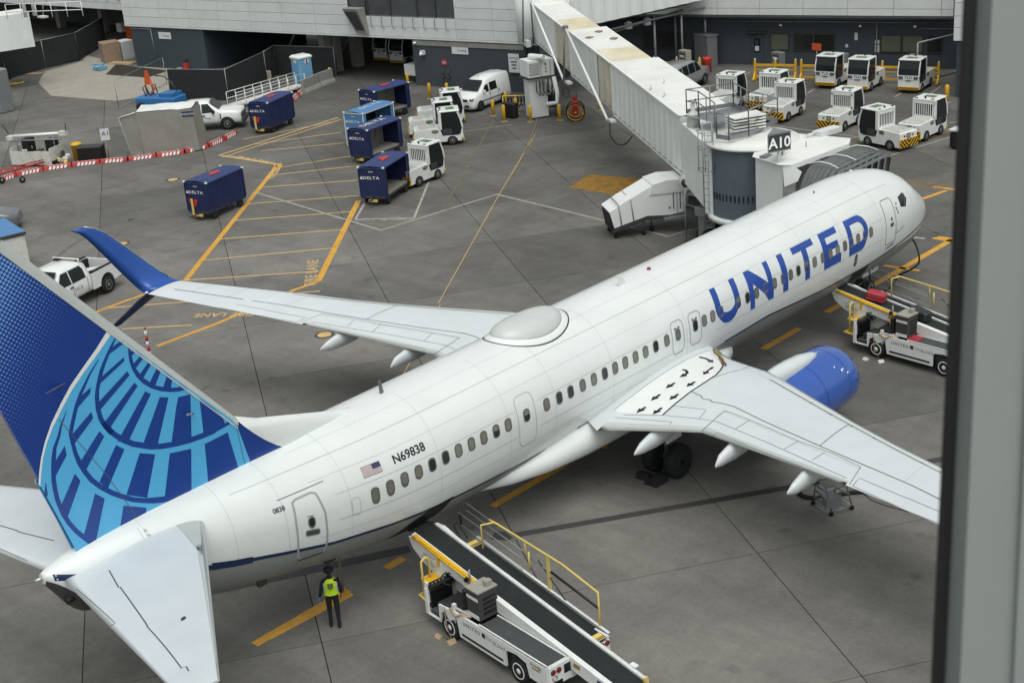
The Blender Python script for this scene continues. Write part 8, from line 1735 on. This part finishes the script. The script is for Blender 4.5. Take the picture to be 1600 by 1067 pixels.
    mb=MB(); 
    for k in range(4): mb.cyl((x1+.06+.09*k,yc-.36,bz(x1)+.02-.03*k),(x1+.06+.09*k,yc+.30,bz(x1)+.02-.03*k),.035,'black_rubber',8)
    mb.build('front_roller',None,t)
    mb=MB(); mb.cyl((-1.6,yc,.7),(-1.6,yc,bz(-1.6)-.2),.12,'dark_metal',8); mb.cyl((1.3,yc-.2,.7),(.2,yc-.2,bz(.2)-.3),.06,'galv_steel',8); mb.cyl((1.3,yc+.2,.7),(.2,yc+.2,bz(.2)-.3),.06,'galv_steel',8); mb.box((-.3,yc,.85),(3.4,.5,.12),'dark_metal'); mb.build('lift_frame',None,t)
    mb=MB(); 
    for x in (x0+.25,x0+1.55,1.25,.35): mb.box((x,yc+.466,bz(x)-.13),(.22,.01,.12),'gold')
    mb.box((x0+.75,yc+.466,bz(x0+.75)-.12),(.14,.01,.14),'flag_blue'); mb.box((x0+.02,yc+.36,bz(x0)),(.06,.12,.22),'pale_yellow'); mb.box((x0+.02,yc-.36,bz(x0)),(.06,.12,.22),'pale_yellow'); mb.box((x0+.55,yc-.5,bz(x0+.6)+.05),(.2,.12,.04),'clean_white'); mb.build('warning_label',None,t)
    # walkway right of the belt
    A,B=-2.55,x1-1.15; yw=yc-.70; mb=MB(); mb.add([(A,yw-.2,bz(A)-.12),(B,yw-.2,bz(B)-.12),(B,yw+.2,bz(B)-.12),(A,yw+.2,bz(A)-.12)],[(0,1,2,3)],'belt_black')
    for y in (yw-.22,): mb.add([(A,y-.06,bz(A)-.20),(B,y-.06,bz(B)-.20),(B,y-.06,bz(B)-.04),(A,y-.06,bz(A)-.04),(A,y+.02,bz(A)-.04),(B,y+.02,bz(B)-.04)],[(0,1,2,3),(3,2,5,4)],'facade_panel')
    for x in (A,B-.25): mb.add([(x,yw-.2,bz(x)-.115),(x+.25,yw-.2,bz(x+.25)-.115),(x+.25,yw+.2,bz(x+.25)-.115),(x,yw+.2,bz(x)-.115)],[(0,1,2,3)],'pale_yellow'); [mb.add([(x+.02+.06*k,yw-.18,bz(x)-.10),(x+.05+.06*k,yw-.18,bz(x)-.10),(x+.05+.06*k,yw+.18,bz(x)-.10),(x+.02+.06*k,yw+.18,bz(x)-.10)],[(0,1,2,3)],'black') for k in range(4)]
    mb.build('walkway',None,t)
    yr=yw-.26; mb=MB(); H=.92; pts=[(-2.2,yr,bz(-2.2)-.05),(-2.2,yr,bz(-2.2)+H),(-.9,yr,bz(-.9)+H+.08),(1.75,yr,bz(1.75)+H-.1),(2.05,yr+.02,bz(2.05)+H-.12),(2.05,yr+.28,bz(2.05)+H-.12),(2.05,yr+.28,bz(2.05)+.15)]
    mb.tube(pts[:5],.03,'pale_yellow',6); mb.tube([(1.85,yr,bz(1.85)+H-.1),(2.0,yr+.35,bz(2)+H-.12),(2.0,yr+.35,bz(2)+.1)],.03,'pale_yellow',6); mb.box((-.3,yr,bz(-.3)+.42),(.09,.05,.98),'pale_yellow'); mb.cyl((.6,yr,bz(.6)+.45),(.6,yr,bz(.6)+.88),.025,'pale_yellow',6); mb.cyl((.35,yr+.1,bz(.35)+.2),(.35,yr+.1,bz(.35)+.75),.025,'pale_yellow',6); mb.build('guard_rail',None,t)
    mb=MB()
    for dy,dz in ((0,.55),(0,.78),(.3,.62),(.3,.28)): mb.cyl((.4,yr+dy,bz(.4)+dz),(3.1,yr+dy,bz(3.1)+dz),.014,'galv_steel',5)
    mb.cyl((-2.2,yr,bz(-2.2)+.45),(-.4,yr,bz(-.4)+.52),.035,'black',6); mb.cyl((3.0,yr+.3,bz(3)+.3),(3.05,yr+.25,bz(3)+.72),.035,'black',6); mb.cyl((3.1,yr,bz(3.1)+.78),(2.9,yr+.25,bz(3)+.8),.02,'black',6); mb.cyl((.1,yr,bz(.1)+.6),(-1.0,yr,bz(-1)-.1),.015,'black',5); mb.cyl((-.4,yr,bz(-.4)+.5),(.4,yr,bz(.4)+.48),.018,'galv_steel',5)
    mb.tube([(2.9,yr+.45,bz(2.9)),(3.15,yr+.45,bz(3.1)+.25),(3.05,yr+.4,bz(3)+.38),(2.6,yr+.4,bz(2.6)+.1)],.018,'black',5); mb.build('folding_rail',None,t)
    mb=MB(); mb.cyl((1.15,yc+.52,bz(1.15)-.3),(1.15,yc+.52,bz(1.15)+.38),.03,'galv_steel',6); mb.cyl((1.15,yc+.62,bz(1.15)+.12),(1.2,yc+.62,bz(1.15)+.12),.07,'black',10); mb.build('control_post',None,t)
    return t
def loader_place(t,wm,ang):   # wm: ground point midway between the two near wheels
    t.location=(wm[0],wm[1],0); t.rotation_euler=(0,0,R(ang))
BL1=make_loader('white belt loader BL3447 with an empty belt at the aft cargo door, in the foreground','BL3447'); loader_place(BL1,(-32.18,-5.25),82)
BL2=make_loader('white belt loader BL2959 at the forward cargo door, red suitcase on its belt','BL2959'); loader_place(BL2,(-9.73,-5.06),84)
def onbelt(t,x,w,h,d,m,lab,rz=0):
    a=t.rotation_euler[2]; sl=(1.92-.78)/(3.85+4.45); z=.78+(x+4.45)*sl
    p=Matrix.Rotation(a,2)@Vector((x,-1.13)); root=thing('suitcase',lab,'suitcase',(t.location.x+p.x,t.location.y+p.y,z+.03),a+rz)
    root.rotation_euler=(0,-math.atan(sl),a+rz)
    mb=MB(); mb.bevbox((0,0,h/2),(d,w,h),.06,m); mb.build('shell',None,root); mb=MB(); mb.tube([(d/2,-.12,h*.5),(d/2+.05,-.1,h*.5),(d/2+.05,.1,h*.5),(d/2,.12,h*.5)],.015,'black',5); mb.build('handle',None,root); mb=MB(); mb.box((0,w/2+.003,h*.5),(d*.95,.006,.015),'black'); mb.box((0,-w/2-.003,h*.5),(d*.95,.006,.015),'black'); mb.build('zip',None,root)
onbelt(BL2,2.25,.42,.34,.72,'suitcase_red','red suitcase lying on the belt of the right hand loader',.25); onbelt(BL2,.35,.42,.36,.78,'suitcase_dark','dark green suitcase lower down the belt behind the red one',-.1)
mb=MB(); mb.box((0,0,0),(.42,.5,.02),'suitcase_red'); o=mb.build('red_cloth'); pp=Matrix.Rotation(R(84),2)@Vector((-.05,-.3)); o.location=(-9.73+pp.x,-5.06+pp.y,1.035); o.rotation_euler=(0,0,R(84)); tag(o,'red cloth spread on the deck of the right hand belt loader','cloth')
# chocks
def chock(p,rz,m,lab,s=1,cat='wheel chock'):
    mb=MB(); mb.prism([(-.16*s,0),(.16*s,0),(.05*s,.16*s),(-.05*s,.16*s)],-.2*s,.2*s,m); o=mb.build('wheel_chock'); o.location=(p[0],p[1],.004); o.rotation_euler=(0,0,rz); tag(o,lab,cat)
chock((-32.118,-3.533),R(-5),'cardboard','tan chock lying ahead of the front wheel of the loader BL3447',.5); chock((-32.120,-3.990),R(80),'cardboard','tan chock at the side of the front wheel of the loader BL3447',.6)
chock((-9.920,-3.436),R(-5),'dirty_white','pale chock left of the front wheel of the right hand loader',.5); chock((-9.854,-3.999),R(60),'dirty_white','pale chock below the front wheel of the right hand loader',.55)
chock((-21.85,-2.45),R(0),'black_rubber','left one of two black chocks at the inner main wheel of the airliner',1.2); chock((-21.9,-2.95),R(90),'black_rubber','long black chock lying before the main wheels of the airliner',1.6)
# external power cable at the nose
mb=MB(); mb.tube(smooth([(-2.2,-.9,2.05),(-2.35,-1.3,1.95),(-2.6,-1.6,1.2),(-1.944,-0.379)+(.25,),(-2.940,-0.518)+(.05,),(-3.763,-0.164)+(.04,),(-4.268,0.250)+(.04,)]),.035,'black_rubber',8); tag(mb.build('power_cable'),'thick black power cable hanging from the airliner nose to the ground','cable')
# rolling step ladder and black hose below the near wing
t=thing('step_stand','grey wheeled tubular work stand under the trailing edge of the near wing','ladder',(-20.3,-8.2,0),0)
q=[Vector((-20.416,-7.705)),Vector((-20.728,-8.505)),Vector((-20.058,-8.793)),Vector((-19.802,-8.034))]; top=[Vector((-21.234,-8.297,1.300)[:2]),Vector((-21.478,-8.785,1.300)[:2]),Vector((-20.930,-9.104,1.300)[:2]),Vector((-20.831,-8.753,1.300)[:2])]
mb=MB()
for k in range(4):
    a,b=q[k],q[(k+1)%4]; mb.cyl((a.x,a.y,.12),(b.x,b.y,.12),.022,'galv_steel',6); mb.cyl((a.x,a.y,.12),(top[k].x,top[k].y,1.35),.022,'galv_steel',6); a,b=top[k],top[(k+1)%4]; mb.cyl((a.x,a.y,1.35),(b.x,b.y,1.35),.022,'galv_steel',6)
for z in (.45,.8,1.1):
    f=z/1.35; a=q[0].lerp(top[0],f); b=q[1].lerp(top[1],f); mb.cyl((a.x,a.y,z),(b.x,b.y,z),.03,'galv_steel',6); a=q[3].lerp(top[3],f); b=q[2].lerp(top[2],f); mb.cyl((a.x,a.y,z),(b.x,b.y,z),.018,'galv_steel',6)
for a,b in ((0,2),(1,3)): mb.cyl((q[a].x,q[a].y,.15),(top[b].x,top[b].y,1.3),.016,'galv_steel',6)
o=mb.build('tube_frame',None,t); o.location=-t.location
mb=MB(); c=(top[0]+top[1]+top[2]+top[3])/4; mb.box((c.x,c.y,1.33),(.6,.45,.03),'column_paint',rz=-.6); mb.box((c.x,c.y,.75),(.45,.35,.3),'galv_steel',rz=-.6); [setattr(o,'location',-t.location) for o in mb.builds('step_plate',None,t)]
for k in range(4): mb=MB(); mb.lathe([(.02,-.03),(.07,-.035),(.07,.035),(.02,.03)],(q[k].x,q[k].y,.075),'x','black_rubber',10); o=mb.build('castor',None,t); o.location=-t.location
mb=MB(); mb.tube(smooth([p+(.06,) for p in [(-18.426,-9.338),(-18.794,-8.794),(-19.235,-8.289),(-19.729,-7.925),(-20.099,-7.597),(-20.232,-7.257),(-20.063,-6.994),(-19.714,-6.842),(-19.427,-6.890),(-18.981,-7.250),(-18.475,-7.620),(-17.457,-8.366)]],4),.07,'black_rubber',8); tag(mb.build('fuel_hose'),'thick black hose looped on the ground under the outer part of the near wing','hose')
mb=MB(); mb.tube([p+(.015,) for p in [(-19.024,-8.601),(-19.251,-8.989),(-19.293,-9.353),(-19.290,-9.709),(-19.273,-10.219)]],.014,'rubber_grey',5); tag(mb.build('thin_cable'),'thin grey line on the ground right of the wheeled stand','cable')
# red and white marker pole
t=thing('marker_pole','red and white striped marker pole beyond the tail fin','marker pole',(-24.959,20.255)+(0,)); mb=MB()
for k in range(6): mb.cyl((0,0,.05+k*.22),(0,0,.05+(k+1)*.22),.06,'red' if k%2==0 else 'clean_white',10)
mb.build('pole',None,t); mb=MB(); mb.lathe([(.25,0),(.25,.05),(.08,.1)],(0,0,0),'z','black_rubber',14); mb.build('base',None,t)
mb=MB(); mb.tube([(.0,0,1.37),(.05,0,1.5),(-.05,0,1.5),(0,0,1.37)],.02,'red',5); mb.build('ring',None,t)
# thin inspection post by the worker
mb=MB(); p=(-32.113,0.301); q=fus(32.6,140); mb.cyl((p[0],p[1],.0),(p[0]+.02,p[1]+.02,2.25),.022,'hose_tan',6); tag(mb.build('tail_stand_pole'),'thin pale pole standing upright right of the worker under the tail','pole')
# dark bag at the right edge beside the frame
mb=MB(); mb.bevbox((0,0,.5),(.6,.6,.9),.12,'black'); mb.bevbox((0,0,1.05),(.7,.6,.14),.05,'facade_panel'); mb.tube([(.0,-.35,.9),(-.1,-.45,.5),(.05,-.4,.1)],.03,'galv_steel',5); o=mb.build('covered_bin'); p=(18.258,7.258); o.location=(p[0],p[1],0); tag(o,'black bin with a pale top cut by the dark window edge at right','bin')
# ================================================================ PERSON (ramp worker seen from behind)
def skin_mesh(name,pts,edges,rad,m,parent,sub=2,root=0):
    me=D.meshes.new(name); me.from_pydata(pts,edges,[]); ob=D.objects.new(name,me); COL.objects.link(ob)
    sk=ob.modifiers.new('s','SKIN'); sk.use_smooth_shade=True
    for i,r in enumerate(rad): v=me.skin_vertices[0].data[i]; v.radius=(r if isinstance(r,tuple) else (r,r)); v.use_root=(i==root)
    sb=ob.modifiers.new('u','SUBSURF'); sb.levels=sub; sb.render_levels=sub
    dg=bpy.context.evaluated_depsgraph_get(); e=ob.evaluated_get(dg); nm=D.meshes.new_from_object(e); D.objects.remove(ob); D.meshes.remove(me)
    nm.name=name; nm.materials.clear(); nm.materials.append(MT[m]); 
    for p in nm.polygons: p.use_smooth=True; p.material_index=0
    return new_obj(name,nm,parent)
WK=thing('person','worker from behind in yellow green safety vest, dark clothes and blue glove, under the tail','person',(-33.381,-0.830)+(0,),R(52))
# x forward, y left. trunk, legs, arms
P=[(0,0,.98),(0,0,1.12),(.01,0,1.28),(.0,0,1.42),(.015,0,1.52),  # 0-4 pelvis..neck base
   (-.0,.10,.92),(.08,.11,.52),(.02,.12,.12),(.02,.12,.07),(.17,.14,.04),   # 5-9 left leg
   (0,-.10,.92),(.0,-.10,.50),(-.10,-.10,.12),(-.10,-.10,.07),(.06,-.13,.04), # 10-14 right leg
   (0,.19,1.42),(-.03,.27,1.14),(.05,.33,.92),  # 15-17 left arm
   (0,-.19,1.42),(-.01,-.27,1.14),(.10,-.25,.93), # 18-20 right arm
   (.03,0,1.60)]
E_=[(0,1),(1,2),(2,3),(3,4),(0,5),(5,6),(6,7),(7,8),(8,9),(0,10),(10,11),(11,12),(12,13),(13,14),(3,15),(15,16),(16,17),(3,18),(18,19),(19,20),(4,21)]
Rd=[(.15,.12),(.145,.11),(.165,.12),(.13,.10),.06,.098,.072,.052,.048,.038,.098,.072,.052,.048,.038,.072,.055,.038,.072,.055,.038,.055]
body=skin_mesh('body',P,E_,Rd,'clothes_dark',WK)
mb=MB(); rings=[]
for k in range(9):
    a=k/8*PI; z=1.70-.125*math.cos(a); r=.092*math.sin(a)**.8 if 0<k<8 else .01; rings.append([(.03+r*1.08*math.cos(t),r*.86*math.sin(t),z) for t in [2*PI*i/14 for i in range(14)]])
mb.loft(rings,'skin'); mb.lathe([(.012,-.02),(.02,0),(.008,.02)],(.13,0,1.68),'x','skin',8); mb.box((.03,.088,1.69),(.03,.02,.06),'skin'); mb.box((.03,-.088,1.69),(.03,.02,.06),'skin'); h=mb.build('head',None,WK)
mb=MB(); 
for y in (-.03,.03): mb.box((.122,y,1.70),(.01,.02,.008),'black')
mb.box((.12,0,1.635),(.01,.045,.008),'red'); mb.build('face',None,h)
mb=MB(); rings=[]
for k in range(7):
    a=k/6*PI*.62; z=1.725+.118*math.cos(a)-.012; r=.108*math.sin(a) if k else .01; rings.append([(.015+r*1.12*math.cos(t),r*.95*math.sin(t),z) for t in [2*PI*i/14 for i in range(14)]])
mb.loft(rings,'clothes_dark'); mb.tube([(.02,.1,1.70),(.02,.105,1.80),(.02,0,1.86),(.02,-.105,1.80),(.02,-.1,1.70)],.018,'black',6); mb.lathe([(.02,-.02),(.05,-.02),(.05,.02),(.02,.02)],(.02,.11,1.70),'y','black',10); mb.lathe([(.02,-.02),(.05,-.02),(.05,.02),(.02,.02)],(.02,-.11,1.70),'y','black',10); mb.build('cap_and_headset',None,WK)
# vest: shell around the trunk
mb=MB(); rings=[]; prof=[(1.02,.205,.150),(1.10,.19,.142),(1.2,.193,.145),(1.3,.208,.152),(1.4,.212,.142),(1.46,.17,.115),(1.50,.10,.085)]
NV_=24
for z,wy,wx in prof: rings.append([(wx*math.cos(2*PI*i/NV_)*1.0,wy*math.sin(2*PI*i/NV_),z+(.0 if abs(math.sin(2*PI*i/NV_))<.75 else -.02)) for i in range(NV_)])
vs=sum(rings,[]); 
for k in range(len(prof)-1):
    for i in range(NV_):
        t=(i+.5)/NV_*360; side=min(abs(t-x) for x in (118,242)); m='hi_vis_silver' if (side<14 and k>=1) or (k==0 and False) else 'hi_vis'; mb.add(vs,[(k*NV_+i,k*NV_+(i+1)%NV_,(k+1)*NV_+(i+1)%NV_,(k+1)*NV_+i)],m,True)
v=mb.build('safety_vest',None,WK)
mb=MB(); 
def vb(y,z): k=0; return (-(.152 if z<1.4 else .145)*math.sqrt(max(0,1-(y/.215)**2))-.012,y,z)
P5=[(-.075,1.40),(.075,1.40),(.08,1.27),(0,1.20),(-.08,1.27)]; mb.add([vb(y,z) for y,z in P5]+[vb(0,1.40),vb(0,1.27)],[(0,5,6,4),(5,1,2,6),(4,6,3),(6,2,3)],'vest_emblem'); mb.build('back_emblem',None,WK)
def hand(name,wrist,dirn,pal,m):
    """palm and five bent fingers as separate chains"""
    d=Vector(dirn).normalized(); n=Vector(pal).normalized(); s=d.cross(n).normalized(); w=Vector(wrist); mb=MB()
    rg=[]
    for t,wd,th in ((-.01,.026,.022),(.03,.040,.018),(.075,.044,.016),(.10,.040,.012)):
        c=w+d*t; rg.append([c+s*wd*math.cos(a)+n*th*math.sin(a) for a in [2*PI*i/10 for i in range(10)]])
    mb.loft(rg,m)
    for k,(o,L) in enumerate(((-.03,.060),(-.01,.072),(.011,.068),(.031,.052))):
        b=w+d*.095+s*o; p1=b+d*L*.42+n*.006; p2=p1+(d*.8+n*.55).normalized()*L*.32; p3=p2+(d*.4+n*.9).normalized()*L*.28; mb.tube([b-d*.02,b,p1,p2,p3],.0095,m,7)
    b=w+d*.03-s*.036; p1=b+(d*.7-s*.6).normalized()*.035; p2=p1+(d*.95+n*.3).normalized()*.03; mb.tube([w+d*.015-s*.02,b,p1,p2],.0105,m,7); return mb.build(name,None,WK)
hand('hand',(.055,.335,.905),(.12,.02,-1),(0,-1,0),'glove_blue'); hand('hand',(.105,-.25,.915),(.25,.0,-1),(0,1,0),'skin')
for s,x,y in ((1,.02,.12),(-1,-.10,-.10)):
    mb=MB(); mb.loft([[(x-.08+.30*t,y+w*math.cos(a),max(.0,.055+h_*math.sin(a))) for a in [2*PI*i/10 for i in range(10)]] for t,w,h_ in ((0,.03,.04),(.15,.045,.055),(.5,.048,.05),(.85,.045,.04),(1,.02,.02))],'black'); mb.build('shoe',None,WK)
# ================================================================ VIEWER'S WINDOW FRAME
# the picture is taken through a terminal window; its upright frame stands half a metre from the camera
MWc=cam.matrix_world; f_=cam.data.lens/36*1600
def near(px,py,d):
    v=MWc@Vector(((px-800)/f_*d,-(py-533.5)/f_*d,-d)); return v
WF=thing('window_frame','wide grey upright window frame with a black rubber gasket, close at the right edge','window frame',tuple(near(1560,533,.9)-Vector((0,0,1.2))))
b0=near(1497,533,.9); dirv=(near(1600,533,.9)-b0); dirv.z=0; dirv.normalize(); bk=Vector((-dirv.y,dirv.x,0)); 
if bk.dot(near(800,533,1)-cam.location)<0: bk=-bk
# upright leans as seen: follow two sighted edge points at one distance
eT=near(1519,-150,.92); eB=near(1455,1200,.92); up_=(eT-eB).normalized()
def post(name,u0,u1,n0,n1,m):
    mb=MB(); vs=[]
    for e in (eB,eT):
        for u,n in ((u0,n0),(u1,n0),(u1,n1),(u0,n1)): v=e+dirv*u+bk*n; vs.append(tuple(v))
    mb.add(vs,[(3,2,1,0),(4,5,6,7),(0,1,5,4),(1,2,6,5),(2,3,7,6),(3,0,4,7)],m); o=mb.build(name,None,WF); o.location=-WF.location; return o
post('rubber_gasket',-.0,.0062,.0,.01,'gasket_black'); post('mullion_face',.0062,.20,-.03,.03,'mullion_grey'); post('mullion_lip',.037,.22,-.036,-.0302,'mullion_grey')
SC.view_layers[0].update()
